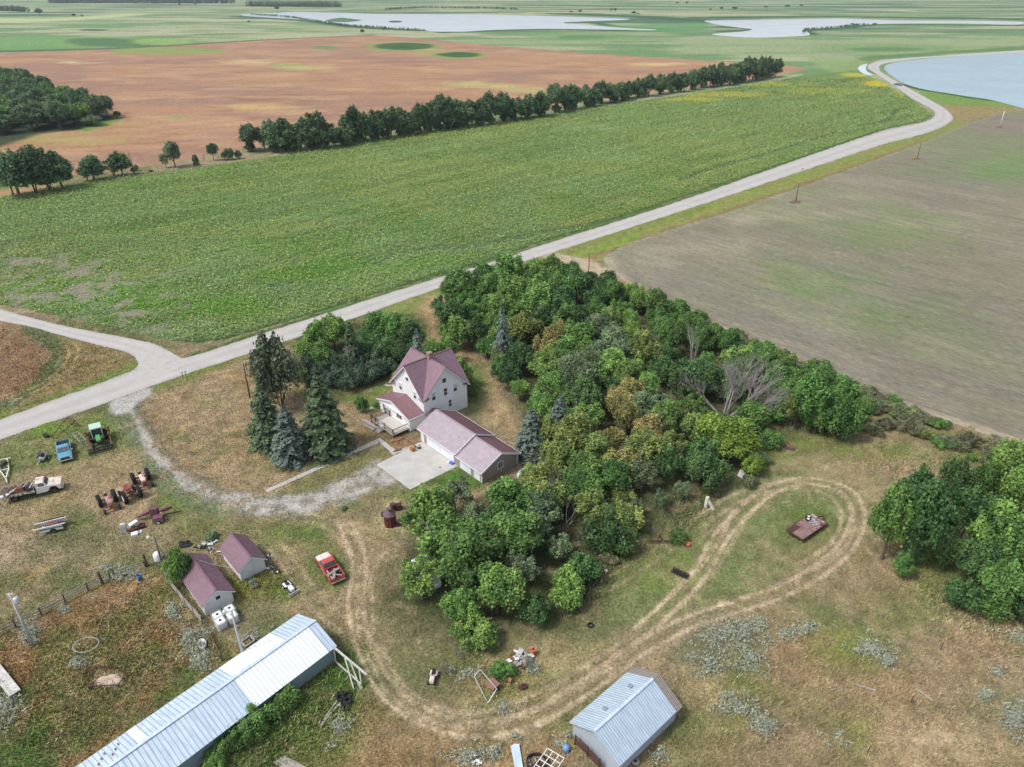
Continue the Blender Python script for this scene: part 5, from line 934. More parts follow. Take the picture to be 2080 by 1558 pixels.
GALV = mat('galvanised_roof', (.58,.68,.76), .40, .25, nscale=.9, noise=.16, spec=.5, mapping=(3, .6, 1)); GALVB = mat('bright_new_sheet', (.88,.92,.92), .40, .1, nscale=.9, noise=.10, spec=.5, mapping=(3, .6, 1)); GALVD = mat('sheet_rib', (.34,.42,.49), .4, .5, noise=.1)
GALVR = mat('bright_sheet_rib', (.56,.62,.64), .4, .4, noise=.1); BWALL = siding('steel_wall', (.22,.29,.32), .25, axis='X', rough=.5); BWALL2 = siding('pale_steel_wall', (.42,.47,.53), .25, axis='X', rough=.5)
def barn():
    th = math.atan2(.134, 1); x, y = W(28.9, -35.9); rz = FROT-math.pi/2+th     # local +x runs away from the gable end along the ridge
    e = empty('barn', (x, y, 0), rz, label='long metal-roofed barn with mixed bright and blue-grey roof sheets', cat='barn')
    L, hw, ez, rz_ = 31., 3.25, 2.2, 3.55
    b = MB(); b.box(0, -hw, -.1, L, hw, ez); b.prism([(-hw, ez), (hw, ez), (0, rz_-.1)], 0, L, 'yz'); b.build('wall', BWALL, e)
    # +y is the side towards the camera's right; patches of sheet along the roof
    o = .3; sign = {'far': -1, 'near': 1}
    for side, segs in (('near', [(-.3, .7, 0), (.7, 9.7, 1), (9.7, 31.3, 0)]), ('far', [(-.3, 3.35, 0), (3.35, 9.6, 1), (9.6, 18.3, 0), (18.3, 19.25, 1), (19.25, 31.3, 0)])):
        for i, (a, c_, br) in enumerate(segs):
            s = sign[side]; r = MB(); z_ = .05+.004*(i % 2)
            ruled(r, (a, 0, rz_+z_), (c_, 0, rz_+z_), (a, s*(hw+o), ez-.08+z_), (c_, s*(hw+o), ez-.08+z_), .45)
            r.build('bright_roof_sheet' if br else 'roof_sheet', [GALVB, GALVR] if br else [GALV, GALVD], e)
    c_ = MB(); c_.bar((-.3, 0, rz_+.1), (L+.3, 0, rz_+.1), .35, .05); c_.build('ridge_cap', GALV, e)
    t = MB(); t.bar((0, hw+.03, .1), (L, hw+.03, .1), .06, .2); t.bar((-.02, hw, 0), (-.02, hw, ez-.1), .12); t.build('sill', WOODG, e)
    t = MB(); [t.bar((20.3+i*.42, -2.5+.5*(i % 3), 3.55+.14-(2.5-.5*(i % 3))*.385), (20.42+i*.42, -2.2+.5*(i % 3), 3.55+.14-(2.2-.5*(i % 3))*.385), .12, .02) for i in range(6)]; t.build('rust_stain_patch', RUSTM, e)
barn()
def metal_shed():
    e = farm_empty('metal_shed', 58.7, -22.75, label='small blue-grey metal shed with weathered board edge at the far gable', cat='shed'); e.rotation_euler[2] = FROT+math.pi/2
    L, hw, ez, rz_ = 8.9, 2.85, 2.2, 3.95     # +x towards the back, +y left
    b = MB(); b.box(0, -hw, -.1, L, hw, ez); b.prism([(-hw, ez), (hw, ez), (0, rz_-.12)], 0, L, 'yz'); b.build('wall', BWALL2, e)
    for s in (1, -1):
        r = MB(); ruled(r, (-.25, 0, rz_+.05), (L-.5, 0, rz_+.05), (-.25, s*(hw+.3), ez-.1), (L-.5, s*(hw+.3), ez-.1), .30, .05); r.build('roof', [GALV, GALVD], e)
        r = MB(); ruled(r, (L-.52, 0, rz_-.01), (L+.5, 0, rz_-.01), (L-.52, s*(hw+.33), ez-.18), (L+.5, s*(hw+.33), ez-.18), .22, .04); r.build('board_edge', [WOODG, WOODD], e)
    c_ = MB(); c_.bar((-.25, 0, rz_+.09), (L-.5, 0, rz_+.09), .3, .05); c_.build('ridge_cap', GALV, e)
    for x in (2.4, 6.2): v = MB(); v.box(x, 1.0, 3.42, x+.4, 1.4, 3.56); v.build('roof_hatch', GALVD, e)
    t = MB()
    for s in (1, -1): t.bar((-.28, 0, rz_-.06), (-.28, s*(hw+.3), ez-.2), .04, .1)
    t.build('fascia', GALVR, e)
metal_shed()
def grain_bin():
    x, y = P(1082, 992); e = empty('grain_bin', (x, y, 0), 0, label='round pale metal grain bin half hidden in trees behind the garage', cat='grain bin')
    b = MB(); b.lathe([(2.2, 0)]+[(2.2+.04*(i % 2), .3+i*.15) for i in range(14)], 28); b.build('wall', GALV, e, True); b = MB(); b.lathe([(2.3, 2.3), (.4, 2.95), (.4, 3.05), (0, 3.1)], 28); b.build('roof', GALV, e, True)
grain_bin()
# concrete
def slab(name, pts, z, m, label=None, cat=None):
    b = MB(); b.prism(pts, -.1, z, 'xy'); o = b.build(name, m); tag(o, label, cat, kind=None if cat else 'structure'); return o
slab('concrete_path', px([(765,944),(833,995),(930,947),(858,897)]), .05, CONC)
slab('concrete_path', px([(538,996),(544,1000),(770,899),(765,893)]), .045, CONC)
slab('concrete_path', px([(765,893),(772,890),(808,918),(800,925)]), .055, CONC); slab('concrete_path', px([(806,920),(812,914),(858,897),(862,903)]), .035, CONC)
slab('concrete_path', [W(*p) for p in ((-11.9,-3.6),(-11.0,-3.9),(-9.4,-1.2),(-10.2,-.9))], .04, CONC); slab('concrete_path', [W(*p) for p in ((-16.9,3.0),(-16.2,2.8),(-12.5,6.5),(-13.1,6.9))], .04, CONC)
# ------------------------------------------------------------------ vehicles and machines
def paint(name, c, rough=.35, c2=None, thresh=None, nscale=1.5): return mat(name, c, rough, noise=.08, nscale=nscale, c2=c2, spec=.5, thresh=thresh)
TYRE = mat('tyre', (.022,.022,.024), .85, noise=.3, bump=.3); RIM = mat('silver_rim', (.5,.5,.5), .45, .2, noise=.1); WRIM = mat('white_rim', (.7,.7,.66), .6, noise=.1); RRIM = mat('rusty_rim', (.14,.07,.05), .8)
CHROME = mat('chrome', (.7,.7,.72), .25, .6, noise=.05); LAMP = mat('lamp_glass', (.75,.76,.74), .25, noise=.05); DARK = mat('dark_machine_metal', (.045,.04,.038), .7, noise=.4); LTMET = mat('pale_metal', (.55,.56,.55), .5, .2, noise=.15); WHITE = mat('white_plastic', (.78,.79,.78), .5, noise=.06)
WINDG = mat('windscreen_glass', (.10,.12,.14), .12, noise=.2, spec=.7)
def wheel(parent, x, y, r, w_, rim=RIM, z=None, rf=.58, lug=False):
    z = r if z is None else z; b = MB(); s = 1 if y >= 0 else -1
    b.lathe([(r*.62, -w_/2), (r*.93, -w_/2), (r, -w_*.32), (r, w_*.32), (r*.93, w_/2), (r*.62, w_/2), (r*.62, -w_/2)], 22, 'y', (x, y, z))
    if lug:
        for i in range(18):
            t = 2*math.pi*i/18
            for sd in (-1, 1): b.bar((x+r*.99*math.cos(t), y, z+r*.99*math.sin(t)), (x+r*.98*math.cos(t+.18), y+sd*w_*.46, z+r*.98*math.sin(t+.18)), .07, .07)
    t = b.build('wheel', TYRE, parent, True)
    d = MB(); d.lathe([(0, s*w_*.12), (r*rf*.4, s*w_*.12), (r*rf*.55, s*w_*.25), (r*.63, s*w_*.42), (r*.66, s*w_*.46), (r*.66, -s*w_*.3), (0, -s*w_*.3)], 18, 'y', (x, y, z)); d.build('rim', rim, t, True)
    return t
def at_px(u, v, u2, v2):
    """midpoint and heading from two ground marks (rear, front)"""
    a, b = P(u, v), P(u2, v2); return ((a[0]+b[0])/2, (a[1]+b[1])/2, 0), math.atan2(b[1]-a[1], b[0]-a[0])
def pickup(name, loc, rz, body, label, cat='pickup truck', L=5.4, Wd=1.9, hoodm=None, roofm=None, old=False, bedm=None):
    e = empty(name, loc, rz, label=label, cat=cat); h = L/2; w_ = Wd/2; bd = -.35; cabf = .95 if not old else 1.0
    def arch(cx, r, z): return [(cx+r*math.cos(t), z+r*math.sin(t)) for t in [math.pi*k/6 for k in range(7)]]
    fx, rx = h-.95, -h+1.25; zb = .42; zt = 1.02
    out = [(h-.02, zb), (h, .8), (h-.05, zt-.08)]+[(bd+1.8, zt+.02)]+[(-h, zt+.03), (-h, zb)]
    low = [(-h, zb)]+[(rx-.45, zb)]+list(reversed(arch(rx, .44, zb)))+[(fx-.45, zb)]+list(reversed(arch(fx, .44, zb)))+[(h-.02, zb)]
    prof = [(h, .8), (h-.06, zt-.06), (bd+1.72, zt+.06), (bd, zt+.02), (-h, zt+.02)]+low
    b = MB()
    # two side skins and the front block
    for s in (1, -1): b.prism(prof, s*(w_-.09), s*w_)
    b.box(-h, -w_+.09, .5, -h+.06, w_-.09, zt); b.box(bd-.06, -w_+.09, .5, bd, w_-.09, zt+.02); b.box(-h+.06, -w_+.09, .62, bd-.06, w_-.09, .68); b.box(bd, -w_+.09, .45, h-.12, w_-.09, .9)
    b.box(-h, -w_-.002, zt+.021, bd, -w_+.13, zt+.06); b.box(-h, w_-.13, zt+.021, bd, w_+.002, zt+.06)
    bo = b.build('body', body, e, bev=.015)
    for s in (-1, 1):
        k = MB(); k.box(rx-.42, s*(w_-.40) if s > 0 else -w_+.095, .68, rx+.42, w_-.095 if s > 0 else -(w_-.40), .9); k.build('wheel_arch', DARK, bo)
    hd = MB(); x0, x1 = bd+1.72, h-.06; hd.loft([[(x0, -w_+.07, .9), (x0, w_-.07, .9), (x0, w_-.10, zt+.10), (x0, w_*.5, zt+.16), (x0, -w_*.5, zt+.16), (x0, -w_+.10, zt+.10)], [(x1, -w_+.12, .78), (x1, w_-.12, .78), (x1, w_-.16, zt-.06), (x1, w_*.5, zt+.0), (x1, -w_*.5, zt+.0), (x1, -w_+.16, zt-.06)]]); hd.build('hood', hoodm or body, e)
    rt = 1.78; c_ = MB(); xr0, xr1 = bd+.0, bd+1.75
    base = [(xr0, -w_+.05, zt+.02), (xr1, -w_+.05, zt+.04), (xr1, w_-.05, zt+.04), (xr0, w_-.05, zt+.02)]; mid = [(xr0+.04, -w_+.09, zt+.1), (xr1-.05, -w_+.09, zt+.1), (xr1-.05, w_-.09, zt+.1), (xr0+.04, w_-.09, zt+.1)]
    top = [(xr0+.18, -w_+.22, rt-.05), (xr0+1.10, -w_+.22, rt-.05), (xr0+1.10, w_-.22, rt-.05), (xr0+.18, w_-.22, rt-.05)]; tp = [(xr0+.26, -w_+.32, rt), (xr0+1.02, -w_+.32, rt), (xr0+1.02, w_-.32, rt), (xr0+.26, w_-.32, rt)]
    c_.loft([base, mid, top, tp]); c_.build('cab_roof', roofm or body, e)
    def pane(q, n=.012):
        q = [Vector(p) for p in q]; nr = (q[1]-q[0]).cross(q[2]-q[0]).normalized(); cen = sum(q, Vector())/4
        if nr.dot(cen-Vector((xr0+.7, 0, 1.2))) < 0: nr = -nr
        q = [cen+(p-cen)*.86+nr*n for p in q]; p_ = MB(); p_.add(q+[p-nr*.01 for p in q], [(0, 1, 2, 3), (7, 6, 5, 4), (0, 4, 5, 1), (1, 5, 6, 2), (2, 6, 7, 3), (3, 7, 4, 0)]); p_.build('window', WINDG, e)
    for q in ((1, 2), (3, 0), (0, 1), (2, 3)): pane([mid[q[0]], mid[q[1]], top[q[1]], top[q[0]]])
    f = MB(); f.box(h-.02, -w_+.02, .45, h+.12, w_-.02, .62); f.box(-h-.12, -w_+.05, .45, -h-.0, w_-.05, .6); f.build('bumper', CHROME, e, bev=.02)
    g = MB(); g.box(h-.04, -.55, .68, h+.03, .55, .92); g.build('grille', DARK, e)
    for s in (1, -1):
        l = MB(); l.box(h-.05, s*(w_-.22)-.14, .68, h+.02, s*(w_-.22)+.14, .9); l.build('headlight', LAMP, e)
        for x in (fx, rx): wheel(e, x, s*(w_-.12), .38, .24, RIM if not old else RRIM)
        if not old: m_ = MB(); m_.box(bd+1.45, s*(w_+.02), 1.12, bd+1.55, s*(w_+.24), 1.3); m_.build('mirror', CHROME, e)
    if bedm: m_ = MB(); m_.box(-h+.07, -w_+.1, .681, bd-.07, w_-.1, .70); m_.build('bed_liner', bedm, e)
    return e
TEAL = paint('teal_blue_paint', (.115,.30,.39), .32); l_, a_ = at_px(122, 912, 149, 941)
pickup('pickup_truck', (P(133,922)[0], P(133,922)[1], 0), R(-58), TEAL, 'teal blue pickup with a black lined bed parked beside the green tractor', L=5.6, Wd=2.0, bedm=BLACK)
RED = paint('faded_red_paint', (.42,.055,.045), .4, c2=(.52,.11,.08)); WHP = paint('chalky_white_paint', (.70,.66,.62), .5, c2=(.5,.22,.18), thresh=(.5,.72), nscale=2.2)
pu = pickup('pickup_truck', (P(671,1161)[0], P(671,1161)[1], 0), R(125), RED, 'old red pickup with white hood and a heavy plank frame in its bed', L=5.2, Wd=1.95, hoodm=WHP, roofm=RED, old=True, bedm=RUSTD)
def loose(name, mb, m, label, cat, loc, rz=0, group=None, smooth=False, bev=0): return tag(mb.build(name, m, None, smooth, loc, rz, bev), label, cat, group)
b = MB(); b.bar((-1.1, -.8, .95), (-1.9, .9, 1.35), .3, .22); b.bar((-.9, -.3, 1.0), (-2.7, .5, 1.3), .3, .12); b.bar((-2.5, -.6, 1.05), (-1.5, .85, 1.2), .14); b.bar((-.6, .6, .95), (-2.8, .7, 1.25), .16)
loose('timber_planks', b, WOODG, 'bundle of thick grey planks lying across the bed of the red pickup', 'planks', (P(671,1161)[0], P(671,1161)[1], 0), R(125))
def flatbed_truck():
    loc, rz = at_px(20, 1012, 118, 984); x, y = P(70, 1003); e = empty('flatbed_truck', (x, y, 0), R(24), label='old white flatbed truck with rusty hood and a bed heaped with scrap', cat='truck')
    Wp = paint('peeling_white_paint', (.72,.72,.72), .5, c2=(.50,.32,.24), thresh=(.62,.8), nscale=1.6); Hd = paint('sunburnt_hood', (.72,.66,.58), .55, c2=(.45,.22,.12), thresh=(.45,.7), nscale=1.2)
    b = MB(); 
    for s in (1, -1): b.prism([(3.75, .75), (3.75, 1.35), (2.1, 1.52), (.65, 1.5), (.55, .55), (1.9, .55), (2.05, .7)]+[(2.75+.62*math.cos(math.pi*k/6), .65+.62*math.sin(math.pi*k/6)) for k in range(6, -1, -1)]+[(3.5, .65)], s*.93, s*1.05)
    b.box(.6, -.93, .6, 2.05, .93, 1.45); b.box(3.4, -.93, .75, 3.7, .93, 1.3); b.build('body', Wp, e)
    b = MB(); b.loft([[(2.05, -.95, 1.3), (2.05, .95, 1.3), (2.05, .9, 1.56), (2.05, -.9, 1.56)], [(3.8, -.95, 1.0), (3.8, .95, 1.0), (3.78, .88, 1.38), (3.78, -.88, 1.38)]]); b.build('hood', Hd, e)
    b = MB(); b.loft([[(.55, -1.0, 1.5), (2.1, -1.0, 1.5), (2.1, 1.0, 1.5), (.55, 1.0, 1.5)], [(.65, -.86, 2.12), (1.75, -.86, 2.12), (1.75, .86, 2.12), (.65, .86, 2.12)], [(.75, -.74, 2.2), (1.62, -.74, 2.2), (1.62, .74, 2.2), (.75, .74, 2.2)]]); b.build('cab_roof', Hd, e)
    for q in ([(1.0, -.985, 1.58), (1.85, -.985, 1.58), (1.62, -.9, 2.05), (1.0, -.9, 2.05)], [(1.0, .985, 1.58), (1.85, .985, 1.58), (1.62, .9, 2.05), (1.0, .9, 2.05)], [(2.09, -.85, 1.58), (2.09, .85, 1.58), (1.83, .78, 2.06), (1.83, -.78, 2.06)]):
        p_ = MB(); p_.add(q+[(a+.01, c*1.01, d) for a, c, d in q], [(0, 1, 2, 3), (4, 5, 6, 7), (0, 1, 5, 4), (2, 3, 7, 6)]); p_.build('window', WINDG, e)
    b = MB(); b.box(-3.9, -1.2, 1.05, .45, 1.2, 1.17); b.build('flatbed', WOODD, e)
    b = MB(); b.box(-3.9, -1.25, .98, .45, -1.2, 1.3); b.box(-3.9, 1.2, .98, .45, 1.25, 1.3); b.box(.38, -1.2, 1.17, .45, 1.2, 1.9); b.build('bed_rail', paint('rail_paint', (.10,.085,.08), .7, c2=(.66,.64,.6), thresh=(.48,.56), nscale=3.5), e)
    b = MB(); b.bar((-3.8, -.4, .75), (3.5, -.4, .75), .12, .25); b.bar((-3.8, .4, .75), (3.5, .4, .75), .12, .25); b.build('chassis', DARK, e)
    for s in (1, -1): wheel(e, 2.75, s*.92, .46, .26, RRIM); wheel(e, -2.2, s*.9, .50, .46, RRIM)
    b = MB(); b.box(3.76, -.95, .55, 3.9, .95, .75); b.build('bumper', Wp, e)
    for s in (1, -1): l = MB(); l.lathe([(0, .06), (.13, .06), (.14, 0)], 12, 'x', (3.75, s*.72, 1.12)); l.build('headlight', LAMP, e)
    M = Matrix.Translation((x, y, 0)) @ Matrix.Rotation(R(24), 4, 'Z')
    def put(name, mb, m, label, cat, smooth=False): tag(mb.build(name, m, None, smooth, (x, y, 0), R(24)), label, cat, 'scrap on the white flatbed truck')
    b = MB(); b.cyl((-2.9, -.9, 1.3), (-.9, .6, 1.75), .16, 10); put('steel_pipe', b, STEEL, 'thick grey pipe lying diagonally on the truck bed scrap', 'pipe', True)
    b = MB(); b.box(-1.9, -.6, 1.17, -.9, .5, 1.75, .8, .8); put('engine_block', b, RUSTM, 'rusty engine block in the middle of the truck bed', 'engine')
    b = MB(); [b.bar((-3.4+.5*i, -.9+.1*i, 1.25), (-2.6+.55*i, .95-.1*i, 1.45+.1*(i % 3)), .12) for i in range(6)]; put('scrap_iron', b, RUSTM, 'heap of rusty bars across the tail of the truck bed', 'scrap iron')
    b = MB(); b.box(-.7, -.9, 1.17, .3, .9, 1.6, .9, .9); put('scrap_box', b, DARK, 'dark crate of scrap behind the truck cab', 'crate')
    b = MB(); b.bar((-.5, .5, 1.6), (-.75, -.7, 2.0), .12); b.bar((-.1, -.8, 1.6), (.25, .3, 1.8), .1); put('metal_bar', b, LTMET, 'pale metal bars leaning behind the truck cab', 'metal bars')
    b = MB(); b.lathe([(.1, -.08), (.24, -.06), (.27, 0), (.24, .06), (.1, .08)], 14, 'z', (-2.85, -.85, 1.38)); put('white_hub', b, WHITE, 'small white wheel hub on the truck bed edge', 'wheel hub', True)
    b = MB(); b.blob((-3.6, -.95, 1.27), .32, .2, .15, 3); put('white_sack', b, WHITE, 'white sack at the tail corner of the truck bed', 'sack', True)
flatbed_truck()

def tractor(loc, rz, hoodm, chassis, label, rim=RRIM, fender=False, group='old red tractors parked in the yard'):
    e = empty('tractor', loc, rz, label=label, cat='tractor', group=group); e.scale = (1.05,)*3
    b = MB(); b.box(.15, -.27, .75, 1.75, .27, 1.2); b.prism([(.1, 1.2), (1.75, 1.16), (1.78, 1.34), (1.6, 1.46), (.15, 1.54)], -.30, .30); b.build('hood', hoodm, e, bev=.04)
    b = MB(); b.box(-.65, -.2, .5, .2, .2, .95); b.box(-.2, -.26, .95, .1, .26, 1.4); b.box(.2, -.15, .5, 1.9, .15, .75); b.box(1.7, -.25, .55, 1.95, .25, 1.2); b.build('chassis', chassis, e)
    b = MB(); b.cyl((-.45, -.95, .72), (-.45, .95, .72), .12, 10); b.build('rear_axle', chassis, e)
    b = MB(); b.bar((1.85, -.85, .48), (1.85, .85, .48), .1, .12); b.bar((1.85, -.85, .35), (1.85, -.85, .55), .09); b.bar((1.85, .85, .35), (1.85, .85, .55), .09); b.build('front_axle', chassis, e)
    b = MB(); b.prism([(-.85, 1.0), (-.45, 1.0), (-.45, 1.06), (-.8, 1.06), (-.9, 1.3), (-.96, 1.3)], -.22, .22); b.build('seat', DARK, e)
    b = MB(); b.lathe([(.17, -.015), (.2, 0), (.17, .015), (.15, 0), (.17, -.015)], 16, 'z', (-.25, 0, 1.5)); b.cyl((.05, 0, 1.35), (-.25, 0, 1.5), .02, 6); b.build('steering_wheel', DARK, e, True)
    b = MB(); b.cyl((.9, .12, 1.4), (.9, .12, 1.85), .04, 8); b.build('exhaust', RUSTD, e)
    for s in (1, -1):
        wheel(e, -.45, s*.95, .84, .50, rim, lug=True); wheel(e, 1.85, s*.92, .38, .24, RRIM)
        if fender: f = MB(); f.prism([(-.45+.82*math.cos(t), .74+.82*math.sin(t)) for t in [R(60+15*k) for k in range(7)]]+[(-.45+.78*math.cos(t), .74+.78*math.sin(t)) for t in [R(150-15*k) for k in range(7)]], s*.55, s*.95); f.build('fender', hoodm, e)
    return e
TRED = paint('tractor_red', (.20,.055,.05), .6, c2=(.34,.16,.13)); TRED2 = paint('tractor_bright_red', (.26,.05,.05), .6); TPINK = paint('sunbleached_pink_hood', (.60,.42,.36), .6, c2=(.72,.62,.55)); TPR = paint('faded_tractor_hood', (.36,.17,.14), .6, c2=(.47,.28,.24))
def px_at(u, v): p_ = P(u, v); return (p_[0], p_[1], 0)
tractor(px_at(222, 1025), R(-50), TPR, TRED, 'dusty red tractor leftmost of the three, its wide front axle towards the fence', WRIM)
t_ = tractor(px_at(268, 1012), R(135), TRED2, TRED, 'red tractor facing the road, parked in the middle of the three', WRIM); 
tractor(px_at(290, 980), R(-52), TPINK, TRED2, 'tractor with sun-bleached whitish hood, nearest the gravel driveway', RRIM)

def green_tractor():
    x, y = P(203, 898); rz = R(-58); e = empty('tractor', (x, y, 0), rz, label='green cab tractor carrying a wide rusty loader frame', cat='tractor')
    G = paint('tractor_green', (.10,.34,.12), .4); RF = paint('pale_green_roof', (.42,.60,.50), .5)
    b = MB(); b.prism([(.5, 1.3), (2.1, 1.2), (2.15, 1.55), (1.9, 1.72), (.5, 1.8)], -.34, .34); b.build('hood', G, e, bev=.05)
    b = MB(); b.box(-1.2, -.3, .7, 2.2, .3, 1.25); b.cyl((-.8, -1.3, .95), (-.8, 1.3, .95), .14, 8); b.bar((1.8, -1.1, .55), (1.8, 1.1, .55), .14); b.build('chassis', DARK, e)
    b = MB(); b.box(-1.35, -.85, 2.75, .55, .85, 2.92); b.build('cab_roof', RF, e, bev=.04)
    b = MB(); [b.bar((px_x, s*.72, 1.3), (px_x2, s*.78, 2.75), .08) for s in (1, -1) for px_x, px_x2 in ((.6, .45), (-1.3, -1.25), (-.3, -.3))]; b.build('cab_post', RF, e)
    b = MB(); b.box(-1.2, -.68, 1.35, .45, .68, 2.7, .96, .98); b.build('cab_glass', GLASS, e)
    for s in (1, -1): wheel(e, -.8, s*1.05, .85, .5, RRIM, lug=True); wheel(e, 1.8, s*1.0, .5, .3, LTMET)
    L = MB()
    for s in (1, -1): L.bar((-1.9, s*1.65, 1.15), (3.2, s*1.55, .65), .14, .28); L.bar((-1.9, s*1.65, 1.3), (-1.3, s*1.2, .6), .14, .3); L.bar((-.2, s*1.6, .9), (.4, s*.5, 1.0), .1); L.box(-2.2, s*1.65-.12, .5, -1.6, s*1.65+.12, 1.5)
    L.build('loader_arm', RUSTM, e)
    B = MB(); B.bar((3.2, -1.9, .85), (3.2, 1.9, .85), .14); B.bar((3.1, -1.9, .3), (3.1, 1.9, .3), .3, .2); B.bar((4.0, -1.85, .35), (4.0, 1.85, .35), .08)
    for i in range(8): B.bar((3.15, -1.8+i*.51, .8), (4.0, -1.8+i*.51, .32), .06)
    for i in range(15): B.bar((2.6+.1*(i % 3), -1.7+i*.24, .4), (3.2, -1.75+i*.25, .9), .06)
    B.build('rake_head', DARK, e)
green_tractor()
# steel frames standing by the road
def frame(name, segs, m, label, cat, w_=.08, **k):
    b = MB(); [b.bar(p, q, w_) for p, q in segs]; return loose(name, b, m, label, cat, (0, 0, 0), **k)
def g3(u, v, z=0): p_ = P(u, v, z); return (p_[0], p_[1], z)
frame('steel_gantry', [(g3(104,888,.1),g3(136,848,1.6)),(g3(115,890,.1),g3(152,853,1.5)),(g3(136,848,1.6),g3(152,853,1.5)),(g3(152,853,1.5),g3(161,866,.1)),(g3(136,848,1.6),g3(146,864,.1)),(g3(130,875,.6),g3(120,869,.8)),(g3(146,860,.8),g3(155,860,.8)),(g3(152,853,1.5),g3(146,864,.1))], RUSTD, 'tall thin rusty A-frame leaning by the road above the blue pickup', 'steel frame')
frame('wire_rack', [(g3(147,881,1.2),g3(162,897,1.1)),(g3(157,877,1.2),g3(174,893,1.1)),(g3(147,881,1.2),g3(157,877,1.2)),(g3(162,897,1.1),g3(174,893,1.1)),(g3(147,881,1.2),g3(149,894,0)),(g3(162,897,1.1),g3(165,911,0)),(g3(174,893,1.1),g3(176,908,0)),(g3(157,877,1.2),g3(159,890,0)),(g3(152,886,1.15),g3(162,882,1.15)),(g3(157,892,1.1),g3(168,887,1.1)),(g3(162,897,.5),g3(174,893,.5))], WOODG, 'grey open rack between the blue pickup and the green tractor', 'rack', w_=.09)
b = MB(); b.blob((0, 0, .35), .6, .35, .4, 4, j=.3); b.bar((-.7, 0, .5), (.2, .3, .9), .08); b.bar((.1, -.3, .1), (.9, .2, .5), .1); loose('scrap_plough', b, DARK, 'dark plough part lying in grass above the small trailer', 'plough', px_at(95, 888), R(-20))
def small_trailer(u, v, rz, name, label, L=1.9, Wd=1.3):
    e = empty(name, px_at(u, v), rz, label=label, cat='trailer'); b = MB(); b.box(-L/2, -Wd/2, .5, L/2, Wd/2, .56); b.box(-L/2, -Wd/2, .56, L/2, -Wd/2+.06, .8); b.box(-L/2, Wd/2-.06, .56, L/2, Wd/2, .8); b.box(L/2-.06, -Wd/2+.06, .56, L/2, Wd/2-.06, .8); b.box(-L/2, -Wd/2+.06, .56, -L/2+.06, Wd/2-.06, .8); b.build('box', WOODG, e)
    b = MB(); b.bar((L/2, 0, .5), (L/2+1.0, 0, .45), .08); b.cyl((0, -Wd/2-.1, .32), (0, Wd/2+.1, .32), .04, 6); b.build('drawbar', LTMET, e)
    for s in (1, -1): wheel(e, 0, s*(Wd/2+.15), .32, .2, WRIM)
    return e
small_trailer(87, 934, R(-78), 'small_trailer', 'small box trailer carrying a dark drum left of the blue pickup')
b = MB(); b.cyl((-.35, -.25, .95), (.35, .25, .95), .3, 14); loose('oil_drum', b, DARK, 'dark drum lying in the small box trailer', 'drum', px_at(87, 933), R(-60))
# boat trailer at the left edge
frame('boat_trailer', [(g3(-8,936,.4),g3(22,930,.4)),(g3(14,932,.4),g3(18,952,.4)),(g3(-4,938,.4),g3(0,956,.4)),(g3(18,952,.4),g3(12,972,.4)),(g3(0,956,.4),g3(12,972,.4)),(g3(12,972,.4),g3(14,980,.3)),(g3(0,956,.4),g3(18,952,.4))], mat('weathered_white_paint', (.58,.58,.52), .7), 'weathered white trailer frame at the left edge of the yard', 'trailer frame', w_=.16)
b = MB(); b.cyl((0, -.4, .8), (0, .4, .7), .28, 12); b.box(-.3, .3, .5, .3, .8, 1.0); loose('engine', b, DARK, 'dark engine sitting on the white trailer frame', 'engine', px_at(10, 952), R(10))

def boat_trailer():
    x, y = P(110, 1076); e = empty('utility_trailer', (x, y, 0), R(22), label='trailer made from a teal and white striped truck bed', cat='trailer')
    Wt = paint('cream_white_paint', (.66,.69,.64), .5); Tl = paint('teal_stripe_paint', (.05,.20,.20), .5)
    for s in (1, -1):
        b = MB(); arc = [(.1+.4*math.cos(math.pi*k/6), .42+.4*math.sin(math.pi*k/6)) for k in range(6, -1, -1)]; b.prism([(1.35, .42), (1.25, 1.1), (-1.3, 1.1), (-1.35, .42), (-.35, .42)]+arc, s*.72, s*.8); b.build('side_panel', Wt, e)
        b = MB(); b.box(-1.33, min(s*.80, s*.812), .78, 1.3, max(s*.80, s*.812), .98); b.build('stripe', Tl, e)
        wheel(e, .1, s*.72, .33, .2, RRIM)
    b = MB(); b.box(-1.3, -.72, .55, 1.3, .72, .6); b.build('floor', RUSTD, e); b = MB(); b.bar((1.3, -.5, .5), (2.5, 0, .5), .08); b.bar((1.3, .5, .5), (2.5, 0, .5), .08); b.bar((2.3, 0, .5), (3.0, 0, .48), .06); b.build('drawbar', RUSTD, e)
    def put(nm, mb, m, l, c_): tag(mb.build(nm, m, None, False, (x, y, 0), R(22)), l, c_, 'load on the teal striped trailer')
    b = MB(); b.cyl((-.6, -.1, .95), (.8, -.05, .95), .34, 14); put('rusty_tank', b, RUSTM, 'rusty round tank in the teal striped trailer', 'tank')
    for i, (y0, ll) in enumerate(((-.78, 'long white rail on the near side of the striped trailer'), (.55, 'long white rail on the far side of the striped trailer'))): b = MB(); b.bar((-2.1, y0-.05, 1.17), (1.7, y0+.1, 1.2), .1); put('white_rail', b, WHITE, ll, 'rail')
    b = MB(); b.bar((-1.6, .9, 1.15), (1.5, .85, 1.3), .14, .08); b.bar((-1.3, .75, 1.15), (1.2, .95, 1.2), .1); put('rusty_angle_iron', b, RUSTD, 'rusty angle irons along the far side of the striped trailer', 'angle iron')
    b = MB(); b.lathe([(.14, 0), (.3, 0), (.3, .1), (.14, .1)], 14, 'z', (-1.0, .05, .62)); b.box(-.95, -.5, .6, -.3, .3, .72); put('white_coil', b, LTMET, 'pale coiled pipe at the back of the striped trailer', 'pipe coil')
boat_trailer()
